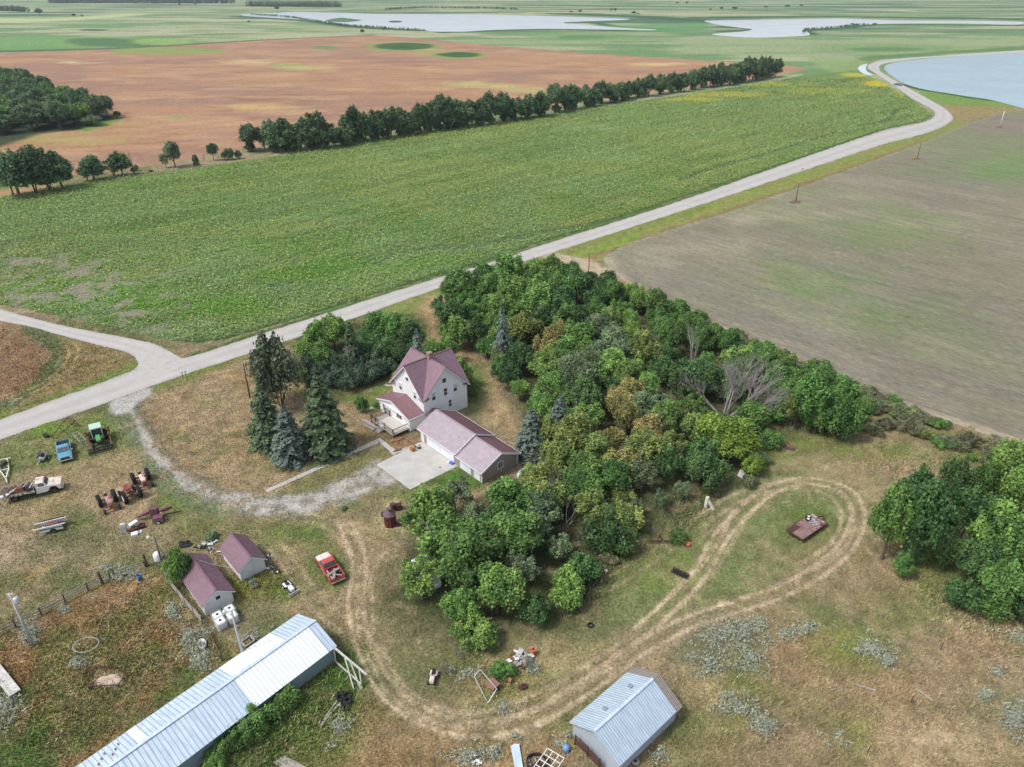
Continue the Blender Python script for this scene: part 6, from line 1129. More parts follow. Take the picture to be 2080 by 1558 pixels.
def baler():
    x, y = P(318, 1052); e = empty('hay_baler', (x, y, 0), R(14), label='maroon hay baler with long chute and drawbar by the driveway curve', cat='hay baler'); Mr = paint('maroon_paint', (.115,.04,.055), .65, c2=(.19,.09,.10))
    b = MB(); b.box(-.6, -.4, .6, .5, .45, 1.75, .9, .9); b.build('chamber', Mr, e, bev=.03)
    b = MB(); b.prism([(-2.7, .5), (-.6, .9), (-.6, 1.4), (-2.5, .62)], -.15, .35); b.build('chute', Mr, e)
    b = MB(); b.prism([(.45, .7), (1.5, 1.2), (2.2, 1.35), (2.1, .95), (1.2, .6)], .35, .75); b.build('feeder', Mr, e)
    b = MB(); b.box(-.2, -1.5, .3, 1.2, -.4, .95, .85, .8); b.build('pickup_reel', Mr, e)
    b = MB(); b.bar((.5, -.3, .5), (3.4, .25, .45), .1); b.build('drawbar', DARK, e)
    wheel(e, .5, -1.5, .3, .2, WRIM); wheel(e, 0, .55, .3, .2, WRIM)
baler()
# scrap beside the baler
b = MB(); b.loft([[(-.35, -.3, 0), (.35, -.3, 0), (.35, .3, 0), (-.35, .3, 0)], [(-.35, -.3, 1.0), (.35, -.3, 1.0), (.35, .3, 1.0), (-.35, .3, 1.0)], [(-.3, -.25, 1.35), (.3, -.25, 1.35), (.3, .25, 1.35), (-.3, .25, 1.35)]]); loose('white_tank', b, LTMET, 'pale upright box tank at the left of the scrap by the baler', 'tank', px_at(253, 1080), R(20), bev=.03)
b = MB(); b.box(-.3, -.6, .5, .3, .6, .9); loose('white_fridge', b, WHITE, 'white metal cabinet lying on top of the rusty engine', 'cabinet', px_at(273, 1072), R(-30), bev=.03)
b = MB(); b.blob((0, 0, .35), .7, .45, .4, 8, j=.35); b.blob((.8, .3, .3), .45, .4, .35, 9, j=.35); b.bar((-.8, -.2, .2), (1.3, .5, .5), .12); b.cyl((.3, .3, .5), (.9, .6, .6), .12, 8); loose('engine', b, RUSTD, 'rusty engine and gearbox heap below the hay baler', 'engine', px_at(275, 1078), R(25))
b = MB(); b.box(-.4, -.35, .0, .4, .35, .35); loose('white_box', b, WHITE, 'white box on the ground below the rusty engine', 'box', px_at(274, 1087), R(30))
b = MB(); b.lathe([(.1, 0), (.16, .1), (.34, .12), (.36, .06), (.34, 0)], 16); loose('wheel_hub', b, WRIM, 'white wheel rim lying right of the white box', 'wheel rim', px_at(284, 1080), smooth=True)

# --- flatbed trailer in the loop
def rusty_trailer():
    a, c_ = P(1606, 1098), P(1672, 1056); x, y = P(1638, 1077); rz = math.atan2(c_[1]-a[1], c_[0]-a[0])+.03; e = empty('flatbed_trailer', (x, y, 0), rz, label='rusty steel flatbed trailer standing in the grass inside the track loop', cat='trailer')
    DK = mat('rusty_pink_deck', (.20,.115,.11), .7, nscale=1.2, c2=(.31,.20,.18), bump=.2); b = MB(); b.prism([(-2.9, -1.2), (2.75, -1.25), (2.75, 1.25), (-2.9, 1.3)], .62, .70, 'xy'); b.build('deck', DK, e)
    b = MB()
    for q in (((-2.9, -1.22), (2.8, -1.27)), ((2.8, -1.27), (2.8, 1.27)), ((2.8, 1.27), (-2.9, 1.32)), ((-2.9, 1.32), (-2.9, -1.22))): b.bar((*q[0], .64), (*q[1], .64), .09, .2)
    b.build('side_rail', RUSTD, e)
    b = MB(); b.prism([(-2.85, .45), (-.9, .45), (-.9, 1.2), (-2.85, 1.2)], .71, .75, 'xy'); b.build('ramp', RUSTD, e)
    b = MB(); b.bar((2.8, -.5, .55), (4.0, .0, .5), .12); b.bar((2.8, .5, .55), (4.0, 0, .5), .12); b.build('hitch', RUSTD, e)
    for s in (1, -1): wheel(e, -.4, s*1.05, .36, .22, RRIM); wheel(e, .5, s*1.05, .36, .22, RRIM)
    def put(nm, mb, m, l, k, sm=False): return tag(mb.build(nm, m, None, sm, (x, y, 0), rz), l, k, 'load on the rusty flatbed trailer')
    for i, (px_, py_) in enumerate(((1.25, .72), (1.75, .98))):
        w0 = empty('wheel', (x, y, 0), rz, label=('white-rimmed tyre lying on the trailer, nearer its middle', 'white-rimmed tyre lying on the trailer, nearer its front corner')[i], cat='wheel', group='spare wheels on the rusty trailer')
        b = MB(); b.lathe([(.2, .71), (.33, .71), (.36, .8), (.33, .92), (.2, .9)], 20, 'z', (px_, py_, 0)); b.build('tyre', TYRE, w0, True); b = MB(); b.lathe([(0, .84), (.16, .86), (.22, .9), (.23, .8)], 18, 'z', (px_, py_, 0)); b.build('rim', WRIM, w0, True)
    b = MB(); [b.bar(p, q, .07) for p, q in (((.7, .2, .76), (1.9, -.5, .8)), ((.9, .4, .76), (2.2, .1, .8)), ((1.3, -.7, .76), (1.9, .5, .82)), ((.8, -.2, .74), (1.7, -.9, .78)))]; put('bent_rods', b, LTMET, 'tangle of pale bent rods on the front of the rusty trailer', 'rods')
    b = MB(); b.blob((1.7, -1.0, .85), .25, .2, .16, 5); put('rusty_disc', b, RUSTM, 'small rusty hub near the right side of the trailer deck', 'hub'); b = MB(); b.blob((2.3, -.9, .85), .2, .2, .16, 6); put('pale_hub', b, STEEL, 'dark hub with pale face at the trailer front edge', 'hub'); b = MB(); b.box(2.3, .2, .72, 2.7, 1.1, .86); put('grey_plank', b, WOODG, 'short grey plank across the trailer front', 'plank')
rusty_trailer()
# harrow
b = MB(); [b.bar((-1.1, y0, .5), (1.1, y0, .5), .07) for y0 in (-.3, .3)]; [b.cyl((-1.05+.15*i, -.45, .25), (-1.05+.15*i, .45, .35), .04, 5) for i in range(15)]
for i in range(13): b.lathe([(0, 0), (.24, .03), (.0, .05)], 10, 'x', (-1.0+.165*i, .1*(-1)**i, .28))
loose('disc_harrow', b, DARK, 'small black disc harrow lying in the grass below the loop', 'harrow', px_at(1381, 1168), R(-38))
b = MB(); b.lathe([(0, 0), (.24, 0), (.28, .5), (.25, .5), (.22, .04)], 16); loose('orange_bucket', b, paint('orange_plastic', (.75,.20,.07), .5), 'orange bucket at the edge of the grove', 'bucket', px_at(1397, 1109), smooth=True)
b = MB(); b.blob((0, 0, .2), .24, .24, .2, 3, 12, 8, .02); loose('pale_ball', b, mat('dusty_pink', (.6,.45,.42), .7), 'pale pinkish ball in the long grass', 'ball', px_at(1231, 1162), smooth=True)
b = MB(); b.box(-.9, -.45, 0, .9, .45, .12); o = loose('white_board', b, mat('pale_board', (.62,.62,.58), .8), 'pale board leaning in weeds at the right edge of the grove', 'board', px_at(1505, 966), R(60)); o.rotation_euler[0] = .4; o.location[2] = .25
b = MB(); b.prism([(-.7, .1), (.7, .1), (.6, .5), (-.5, .6)], -.4, .4); loose('rusty_hopper', b, paint('brownish_maroon', (.16,.09,.10), .7), 'brownish maroon box lying below the bare fallen tree', 'box', px_at(1604, 912), R(-25))
b = MB(); b.bar((0, 0, 0), (.1, .1, 1.9), .4); b.bar((.2, .1, 1.4), (1.0, -.5, .1), .3); loose('broken_post', b, mat('pale_weathered_wood', (.60,.57,.50), .85), 'pale thick broken post with a leaning slab beside it', 'post', px_at(1433, 1032))
b = MB(); b.blob((0, 0, .4), .5, .4, .4, 12, j=.3); loose('dark_stump', b, WOODD, 'dark low stump right of the pale broken post', 'stump', px_at(1456, 1010))
frame('steel_girder', [(g3(1318,1098,.3),g3(1364,1099,.3)),(g3(1318,1098,.6),g3(1364,1099,.5)),(g3(1335,1100,.3),g3(1340,1084,1.2)),(g3(1345,1096,.4),g3(1338,1086,1.0))], RUSTD, 'rusty girder and torn sheet at the grove edge above the orange bucket', 'girder', w_=.12)
# incinerator drum and barrels
def incinerator():
    x, y = P(793, 1066); e = empty('rusty_burner', (x, y, 0), 0, label='rusty round burner with conical top and short stack', cat='burner'); b = MB(); b.lathe([(.78, 0), (.8, .1), (.86, 1.9), (.8, 1.95)], 10); b.build('drum', mat('burnt_rust', (.075,.028,.025), .8, nscale=2, c2=(.17,.05,.035)), e)
    b = MB(); b.lathe([(.92, 1.9), (.3, 2.5), (.3, 2.75), (.36, 2.75), (.36, 2.82), (.2, 2.82), (0, 2.7)], 10); b.build('cone_top', mat('burnt_purple_steel', (.13,.085,.10), .6), e); b = MB(); b.box(-1.15, .1, 1.3, -.8, .55, 1.8); b.build('hatch', DARK, e); b = MB(); b.blob((1.1, -.2, .2), .4, .3, .25, 4, j=.4); b.bar((.8, 0, .5), (1.5, -.4, .1), .1); b.build('ash_door', RUSTD, e)
incinerator()
b = MB(); b.cyl((-.3, 0, .35), (-.3, .05, 1.1), .42, 12); b.box(.1, -.35, 0, .95, .45, .85); b.bar((.1, -.3, .9), (1.0, .3, 1.2), .1); loose('rusty_stove', b, RUSTD, 'rusty stove and barrel behind the round burner', 'stove', px_at(803, 1036), R(15))
# ATV, mower, mailboxes
def small_machine(name, u, v, rz, label, cat, body, L=1.9):
    e = empty(name, px_at(u, v), rz, label=label, cat=cat); b = MB(); b.prism([(L*.1, .35), (L*.5, .35), (L*.48, .7), (L*.1, .8)], -.25, .25); b.build('hood', body, e, bev=.04); b = MB(); b.box(-L*.45, -.42, .45, -.05, .42, .6); b.build('fender', body, e, bev=.04)
    b = MB(); b.box(-L*.3, -.2, .6, -L*.08, .2, .75); b.box(-L*.38, -.2, .7, -L*.3, .2, 1.0); b.build('seat', BLACK, e, bev=.03); b = MB(); b.box(-L*.45, -.2, .25, L*.45, .2, .42); b.build('chassis', DARK, e)
    b = MB(); b.lathe([(.13, 0), (.16, .02), (.13, .04)], 12, 'z', (.1, 0, .95)); b.cyl((.2, 0, .7), (.1, 0, .97), .02, 6); b.build('steering_wheel', BLACK, e)
    for s in (1, -1): wheel(e, -L*.3, s*.42, .26, .22, WRIM); wheel(e, L*.38, s*.4, .2, .16, WRIM)
    return e
e_ = small_machine('garden_tractor', 588, 1197, R(-45), 'small white garden tractor with a front blade beside the sheds', 'garden tractor', WHITE, 2.0); b = MB(); b.box(1.25, -.75, .1, 1.33, .75, .5); b.build('blade', LTMET, e_)
e_ = small_machine('riding_mower', 880, 1380, R(-97), 'cream riding mower by the brush pile', 'riding mower', mat('cream_plastic', (.64,.54,.46), .6), 1.7)
b = MB(); b.box(-.5, -.45, .15, .1, .45, .28); b.build('mower_deck', RUSTD, e_)
def mailbox(u, v, label):
    e = empty('mailbox', px_at(u, v), R(20), label=label, cat='mailbox', group='mailboxes at the road junction'); b = MB(); b.box(-.05, -.05, 0, .05, .05, 1.05); b.build('post', WOODD, e); b = MB(); b.prism([(-.14, 1.05), (.14, 1.05), (.14, 1.2), (.08, 1.3), (-.08, 1.3), (-.14, 1.2)], -.28, .28); b.build('box', LTMET, e)
mailbox(372, 767, 'left one of two grey mailboxes on posts at the road junction'); mailbox(378, 765, 'right one of two grey mailboxes on posts at the road junction')
# white tanks
def tote(i, u, v, label):
    e = empty('tank_tote', px_at(u, v), FROT, label=label, cat='liquid tote', group='white liquid totes beside the shed'); b = MB(); b.box(-.56, -.5, .16, .56, .5, 1.12); b.build('tank', WHITE, e, bev=.09)
    b = MB()
    for x in (-.6, 0, .6):
        for y in (-.55, .55): b.bar((x, y, .12), (x, y, 1.15), .03)
    for z in (.15, .6, 1.15): b.bar((-.6, -.55, z), (.6, -.55, z), .03); b.bar((-.6, .55, z), (.6, .55, z), .03); b.bar((-.6, -.55, z), (-.6, .55, z), .03); b.bar((.6, -.55, z), (.6, .55, z), .03)
    b.build('cage', LTMET, e); b = MB(); b.box(-.6, -.55, 0, .6, .55, .14); b.build('pallet', WOODG, e); b = MB(); b.cyl((0, 0, 1.12), (0, 0, 1.19), .15, 12); b.build('cap', BLACK, e)
for i, (u, v, l) in enumerate([(445,1262,'white caged tote at the upper left of the four by the shed'),(469,1249,'white caged tote at the upper right, closest to the shed wall'),(451,1274,'white caged tote at the lower left of the four by the shed'),(474,1262,'white caged tote at the lower right of the four, in the weeds')]): tote(i, u, v, l)
# tyres
for i, (u, v, z, l) in enumerate([(690,1413,.0,'black tyre leftmost in the tyre heap'),(707,1414,0,'black tyre at the top right of the heap'),(704,1425,0,'black tyre second from the top on the right'),(707,1428,.26,'black tyre lying on top in the middle of the heap'),(703,1440,0,'black tyre lowest in the heap, partly in grass'),(692,1420,.22,'black tyre leaning on top of the leftmost one')]):
    b = MB(); b.lathe([(.24, 0), (.42, .02), (.47, .13), (.42, .25), (.24, .26), (.3, .13), (.24, 0)], 20); x, y = P(u, v); o = loose('tyre', b, TYRE, l, 'tyre', (x, y, z+.02), smooth=True, group='heap of old tyres by the barn'); o.rotation_euler[0] = .15*(i % 3)
b = MB(); b.lathe([(.15, 0), (.33, .02), (.38, .1), (.33, .2), (.15, .2)], 18); o = loose('tyre', b, TYRE, 'single white-rimmed tyre on the ground right of the smaller shed', 'tyre', (*P(564,1163), .1), smooth=True); o.rotation_euler[0] = .5; b = MB(); b.lathe([(0, .09), (.16, .11), (.2, .14)], 14); b.build('rim', WRIM, o, True)
b = MB(); b.lathe([(.24, 0), (.36, .02), (.4, .1), (.36, .2), (.24, .2)], 18); o = loose('tyre', b, TYRE, 'dark tyre half hidden under the front bushes of the grove', 'tyre', (*P(1199,1272), .1), smooth=True)
b = MB(); b.lathe([(.22, 0), (.36, .02), (.4, .12), (.36, .24), (.22, .24)], 18); o = loose('tyre', b, mat('pale_tyre', (.36,.34,.31), .8), 'pale round tub-like tyre below the small metal shed', 'tyre', (*P(1290,1549), .1), smooth=True)
# timber, frames
b = MB(); [b.bar(p, q, .16, .08) for p, q in (((0, 0, .1), (.5, 1.9, .25)), ((.1, -.3, .1), (.9, 1.5, .3)), ((-.2, -1.3, .05), (.2, .6, .2)), ((0, -1.2, .15), (.35, .3, .2)))]; loose('timber_pile', b, WOODG, 'few grey and reddish boards lying left of the tyre heap', 'boards', px_at(663, 1455), R(-10))
b = MB(); [b.bar((-1.6+.1*i, -.4+.2*i, .12+.05*(i % 2)), (1.6, -.5+.22*i, .14+.05*(i % 2)), .22, .08) for i in range(5)]; loose('plank_pile', b, WOODG, 'pile of grey planks at the bottom edge near the barn bushes', 'planks', px_at(590, 1556), R(-25))
def lean_frame():
    e = empty('timber_skeleton', px_at(712, 1372), 0, label='skeleton of pale timbers leaning out from the end of the barn', cat='timber frame'); o = Vector(e.location)
    def seg(n, p, q, w_=.13): b = MB(); b.bar(Vector(p)-o, Vector(q)-o, w_); b.build(n, mat('pale_timber', (.50,.48,.44), .85) if 'pale_timber' not in bpy.data.materials else bpy.data.materials['pale_timber'], e)
    seg('beam', g3(677,1314,2.2), g3(745,1371,1.8), .18); seg('rail', g3(682,1344,.3), g3(708,1367,.4)); seg('rail', g3(706,1364,.9), g3(733,1390,.6))
    for a, c_ in (((700,1335,2.0),(719,1402,0)),((712,1346,2.0),(732,1399,0)),((729,1358,1.9),(735,1400,0)),((678,1318,2.1),(682,1346,0))): seg('post', g3(*a), g3(*c_))
lean_frame()
def pen():
    e = empty('cattle_pen', px_at(509, 1303), 0, label='small open plank pen behind the long barn', cat='pen'); o = Vector(e.location); c4 = [g3(489,1306,.8), g3(508,1292,.8), g3(518,1301,.8), g3(500,1314,.8)]
    for i in range(4):
        b = MB(); b.bar(Vector(c4[i])-o, Vector(c4[(i+1) % 4])-o, .14, .3); b.build('board', WOODG, e); b = MB(); b.bar(Vector(c4[i])-o+Vector((0, 0, .1)), Vector((c4[i][0], c4[i][1], 0))-o, .12); b.build('post', WOODD, e)
pen()
# poles
def pole(ub, vb, vt, label, r=.15, m=None, lamp=False, can=False, arm=False):
    x, y = P(ub, vb); h = height_of(vt, x, y); e = empty('utility_pole', (x, y, 0), R(rnd.uniform(-20, 20)), label=label, cat='utility pole')
    b = MB(); b.tube([(0, 0, -.3), (0, 0, h)], [r, r*.7], 9); b.build('pole', m or WOODD, e, True)
    if lamp: b = MB(); b.bar((0, 0, h-.3), (-.6, -.1, h-.05), .05); b.build('lamp_arm', LTMET, e); b = MB(); b.lathe([(0, h+.12), (.16, h+.05), (.22, h-.12), (.1, h-.2), (0, h-.2)], 12, 'z', (-.7, -.1, 0)); b.build('lamp_head', LAMP, e, True)
    if can: b = MB(); b.lathe([(0, h-1.35), (.28, h-1.35), (.3, h-1.3), (.3, h-.55), (.2, h-.45), (0, h-.45)], 14, 'z', (.42, 0, 0)); b.build('transformer', LTMET, e, True); b = MB(); b.bar((-.35, 0, h), (.35, 0, h), .08); [b.cyl((q, 0, h), (q, 0, h+.18), .04, 6) for q in (-.3, 0, .3)]; b.build('crossarm', WHITE, e)
    if arm: b = MB(); b.cyl((0, 0, h), (0, 0, h+.2), .05, 6); b.build('insulator', LTMET, e)
    return e, h
GREYP = mat('silver_grey_pole', (.42,.42,.42), .8, noise=.15)
pole(68, 1312, 1207, 'grey power pole with a round transformer in the corral corner', .17, GREYP, can=True); pole(337, 1168, 1090, 'dark yard light pole by the bush at the corral fence', .15, mat('tarred_pole', (.14,.13,.12), .8), lamp=True)
pole(499, 1352, 1240, 'pale grey pole rising behind the barn roof by the totes', .16, GREYP, lamp=True); pole(508, 808, 738, 'dark pole standing behind the lawn spruces', .15, arm=True)
pole(1195, 562, 514, 'dark pole by the field entrance behind the grove', .13, arm=True); pole(1616, 410, 371, 'dark pole on a dirt mound at the field edge, nearest the road sign', .14, arm=True); pole(1863, 322, 289, 'dark pole on a dirt mound farther along the field edge', .14, arm=True); pole(2031, 256, 226, 'white pole farthest along the field edge near the lake', .16, WHITE, arm=True)
for u, v in ((1614,411),(1861,323),(2029,258)):
    b = MB(); b.blob((0, 0, 0), 2.4, 1.4, .35, int(u), 12, 6, .12); loose('earth_mound', b, mat('earth_%d' % u, (.17,.10,.06), .95, bump=.5), {1614: 'low brown mound at the foot of the nearest field pole', 1861: 'low brown mound at the foot of the middle field pole', 2029: 'low brown mound at the foot of the white pole'}[u], 'mound', (*P(u, v), 0), R(20), group='mounds at the field poles')
# fences
def fence(name, pts, label, rails=3, h=1.25, sp=2.4, m=None, mp=None, cat='fence', wob=.06):
    e = empty(name, (*pts[0], 0), 0, label=label, cat=cat); o = Vector(e.location); L = resamp(pts, max(2, int(sum(math.dist(a, b) for a, b in zip(pts, pts[1:]))/sp)+1)); r_ = random.Random(len(L))
    for i, p_ in enumerate(L): b = MB(); hh = h*r_.uniform(.95, 1.2); b.tube([Vector((*p_, -.1))-o, Vector((p_[0]+r_.uniform(-.08, .08), p_[1], hh))-o], [.09, .08], 6); b.build('post', mp or WOODD, e)
    for k in range(rails):
        z = h*(k+1)/(rails+.3)
        for a, c_ in zip(L, L[1:]): b = MB(); b.bar(Vector((*a, z+r_.uniform(-wob, wob)))-o, Vector((*c_, z+r_.uniform(-wob, wob)))-o, .05, .12); b.build('rail', m or WOODG, e)
    return e
fence('corral_fence', px([(-20,1300),(60,1262),(130,1226),(205,1186),(225,1178)]), 'grey board corral fence running up from the left edge', 3, 1.3)
fence('corral_fence', px([(232,1172),(262,1158),(296,1152)]), 'short upper stretch of corral fence towards the yard light pole', 2, 1.1)
fence('corral_fence', px([(335,1172),(350,1195),(380,1232),(412,1268)]), 'many-railed grey fence beside the plum-roofed shed', 4, 1.3, 2.0)
fence('corral_fence', px([(415,1272),(435,1310),(452,1342)]), 'low broken fence between sage and barn', 2, .9, 2.2, RUSTM)
for u, v, l in ((209,1186,'thick dark gate post midway along the corral fence'),(300,1150,'thick dark gate post at the upper corral corner')):
    b = MB(); b.tube([(0, 0, -.1), (-.1, 0, 2.0)], [.16, .15], 7); loose('gate_post', b, WOODD, l, 'gate post', px_at(u, v))
fence('pipe_gate', px([(1168,1512),(1195,1538),(1218,1562)]), 'stack of dark pipe gates leaning along the small metal shed', 5, 1.4, 1.5, RUSTD, RUSTD, 'gate')
# fence line of posts at the verge behind the grove
# corral odds
b = MB()
for i in range(28):
    t0, t1 = 2*math.pi*i/28, 2*math.pi*(i+1)/28; b.bar((1.35*math.cos(t0), 1.05*math.sin(t0), .5), (1.35*math.cos(t1), 1.05*math.sin(t1), .5), .05)
loose('wire_hoop', b, mat('pale_blue_metal', (.40,.48,.50), .5), 'thin pale hoop lying on the weeds in the corral', 'hoop', px_at(177, 1316))
oc = [g3(u, v, .45) for u, v in ((175,1386),(182,1368),(195,1354),(236,1353),(250,1362),(251,1376),(240,1391),(180,1394))]; frame('wire_panel_ring', [(oc[i], oc[(i+1) % 8]) for i in range(8)]+[(p_, (p_[0], p_[1], 0)) for p_ in oc], RUSTD, 'eight-sided ring of thin pipe around bare earth in the corral', 'pipe ring', w_=.08)
b = MB(); b.blob((0, 0, 0), 1.5, .85, .22, 9, 16, 6, .12); loose('dirt_mound', b, mat('bare_earth', (.46,.36,.28), .95, bump=.5), 'patch of heaped pale earth inside the pipe ring', 'mound', px_at(222, 1383))
b = MB(); b.prism([(-3, -.55), (3, -.55), (3, .55), (-3, .55)], .5, .62, 'xy'); loose('loading_ramp', b, mat('pale_plank', (.52,.50,.46), .85), 'pale plank ramp at the left edge of the corral', 'ramp', px_at(10, 1385), R(-38))
b = MB(); b.lathe([(0, 0), (.26, 0), (.28, .85), (.26, .86), (.24, .1)], 14); loose('blue_barrel', b, paint('blue_plastic', (.04,.14,.36), .5), 'blue open barrel in weeds by the upper corral fence', 'barrel', px_at(285, 1178), smooth=True)
b = MB(); b.lathe([(0, 0), (.27, 0), (.3, .4), (.27, .8), (0, .8)], 14); loose('blue_barrel', b, paint('light_blue_plastic', (.16,.30,.55), .5), 'light blue barrel near the gate grid at the bottom', 'barrel', px_at(1150, 1526), smooth=True)
b = MB(); b.lathe([(.5, 0), (.52, .9), (.3, 1.15), (0, 1.2)], 16); loose('white_water_tank', b, WHITE, 'white round tank behind the yard light pole', 'water tank', px_at(322, 1136), smooth=True)
b = MB(); b.blob((0, 0, .25), .28, .14, .14, 4, 10, 6, .03); loose('white_jug', b, WHITE, 'small white jug on the fence by the shed corner', 'jug', px_at(348, 1186), R(-60), smooth=True)
b = MB(); b.lathe([(.36, .0), (.42, .5), (.39, .5), (.33, .08), (0, .08)], 18); o = loose('stock_tub', b, LTMET, 'oval grey stock tub in the sage', 'tub', px_at(412, 1312), smooth=True); o.scale = (1, 1.7, 1); o.rotation_euler[2] = R(35)
b = MB(); b.blob((0, 0, .25), .8, .55, .35, 5, j=.35); loose('tarp_heap', b, BLACK, 'black tarp heap in a weed clump above the sheds', 'heap', px_at(375, 1108))
def heap(u, v, n, rx, ry, mats, labels, cats, grp, seed, big=.5):
    r_ = random.Random(seed); x, y = P(u, v)
    for i in range(n):
        b = MB(); k = i % len(mats); s = big*r_.uniform(.5, 1.1)
        kind = r_.choice('bbrc')
        if kind == 'b': b.box(-s, -s*.5, 0, s, s*.5, s*.35)
        elif kind == 'r': b.bar((-s*1.6, 0, .05), (s*1.6, .1, s*.6), .12, .06); b.bar((-s*1.2, .3, .05), (s*1.2, -.1, s*.4), .1, .06)
        else: b.cyl((-s*.6, 0, s*.4), (s*.6, 0, s*.45), s*.35, 10)
        cx, cy = r_.uniform(-rx, rx), r_.uniform(-ry, ry); o = loose(cats[k][0], b, mats[k], labels[i], cats[k][1], (x+cx, y+cy, r_.uniform(0, .25)), r_.uniform(0, 6.28), group=grp); o.rotation_euler[0] = r_.uniform(-.3, .3)
ORD = ['leftmost', 'second', 'third', 'fourth', 'fifth', 'sixth', 'seventh', 'eighth', 'ninth', 'tenth', 'eleventh', 'twelfth', 'thirteenth', 'fourteenth', 'fifteenth', 'sixteenth']
def ordinal(n):
    if n <= len(ORD): return ORD[n-1] if n > 1 else 'first'
    return str(n)+('th' if 10 <= n % 100 <= 20 else {1: 'st', 2: 'nd', 3: 'rd'}.get(n % 10, 'th'))
HEAPS = []
def heap_auto(u, v, n, rx, ry, mats, cats, where, seed, big=.5):
    before = set(bpy.data.objects); heap(u, v, n, rx, ry, mats, ['']*n, cats, 'scrap '+where, seed, big); new = [o for o in bpy.data.objects if o not in before]
    by = {}
    for o in new: by.setdefault(o['category'], []).append(o)
    colour = {m.name: c for m, c in ((WHITE, 'white'), (BLACK, 'black'), (WOODG, 'grey'), (RUSTM, 'rusty'), (RUSTD, 'dark rusty'), (DARK, 'dark'), (LTMET, 'pale'))}
    for c_, L in by.items():
        L.sort(key=lambda o: Q(*o.location)[0])
        for i, o in enumerate(L): o['label'] = '%s %s, %s from the left, in scrap %s' % (colour.get(o.data.materials[0].name, 'pale'), c_, ordinal(i+1), where)
heap_auto(418, 1108, 12, 1.1, .8, [WHITE, BLACK, WOODG, LTMET], [('scrap_sheet', 'panel'), ('scrap_part', 'machine part'), ('scrap_board', 'board'), ('scrap_metal', 'metal piece')], 'above the sheds', 3, .38)
heap_auto(437, 1122, 8, .8, 1.0, [BLACK, WHITE, WOODG, RUSTM], [('scrap_part', 'machine part'), ('scrap_sheet', 'panel'), ('scrap_board', 'board'), ('rusty_part', 'rusty part')], 'between the sheds', 4, .32)
heap_auto(537, 1160, 8, 1.2, .5, [WOODG, WHITE, LTMET, BLACK], [('scrap_board', 'board'), ('scrap_sheet', 'panel'), ('scrap_metal', 'metal piece'), ('scrap_part', 'machine part')], 'by the smaller shed', 5, .38)
heap_auto(550, 1128, 4, .5, .5, [LTMET, BLACK, RUSTM, WHITE], [('scrap_metal', 'metal piece'), ('scrap_part', 'machine part'), ('rusty_part', 'rusty part'), ('scrap_sheet', 'panel')], 'right of the sheds', 6, .28)
heap_auto(1058, 1340, 18, 1.1, .9, [WOODG, WHITE, LTMET, RUSTM, WOODG], [('scrap_board', 'board'), ('scrap_sheet', 'panel'), ('scrap_metal', 'metal piece'), ('rusty_part', 'rusty part'), ('old_lath', 'lath')], 'inside the track bend', 7, .5)
heap_auto(1072, 1356, 7, .9, .5, [RUSTM, WOODG, WOODG], [('rusty_part', 'rusty sheet'), ('scrap_board', 'plank'), ('old_lath', 'stick')], 'below the bend heap', 8, .5)
heap_auto(843, 908, 7, .9, .5, [LTMET, DARK, BLACK, WHITE], [('scrap_metal', 'metal piece'), ('scrap_part', 'machine part'), ('charcoal_grill', 'grill'), ('scrap_sheet', 'panel')], 'on the concrete pad', 9, .32)
heap_auto(972, 1545, 7, .9, .5, [LTMET, WHITE, BLACK], [('scrap_metal', 'wire frame'), ('scrap_sheet', 'panel'), ('scrap_part', 'machine part')], 'in the sage', 10, .35)
heap_auto(1090, 1552, 10, .9, .4, [WOODG, WOODD, RUSTD], [('firewood_log', 'log'), ('dark_log', 'dark log'), ('rusty_part', 'rusty part')], 'in the ring', 11, .35)
b = MB(); b.box(-.35, -.3, 0, .35, .3, .75); loose('orange_crate', b, mat('orange_brown_box', (.42,.19,.08), .7), 'orange-brown crate on the pad by the garage corner', 'crate', px_at(838, 916), FROT)
b = MB(); b.box(-.35, -.28, 0, .35, .28, .32); loose('blue_bin', b, paint('royal_blue_plastic', (.07,.12,.50), .5), 'blue plastic bin on the pad near the second garage door', 'bin', px_at(918, 942), FROT)
b = MB(); b.box(-.2, -.16, 0, .22, .18, .25); loose('white_carton', b, WHITE, 'small white carton beside the blue bin on the pad', 'carton', px_at(911, 940), FROT)
b = MB(); b.lathe([(0, .0), (.28, 0), (.22, .06), (0, .08)], 10); loose('plastic_cover', b, paint('faded_red', (.50,.13,.09), .6), 'flat red lid lying on the concrete pad', 'lid', px_at(894, 950))
b = MB(); [b.bar((-.8+.1*i, -.2+.1*i, .1), (.6, .05*i, .15), .08) for i in range(5)]; loose('branch_bundle', b, WOODD, 'dark bundle of sticks at the corner of the concrete pad', 'sticks', px_at(808, 916), R(20))
b = MB(); b.blob((0, 0, .05), 1.3, .5, .22, 3, 12, 6, .3); loose('soil_heap', b, mat('red_brown_soil', (.28,.15,.08), .95, bump=.5), 'reddish brown heap of soil between deck and garage', 'soil heap', px_at(808, 893), R(35))
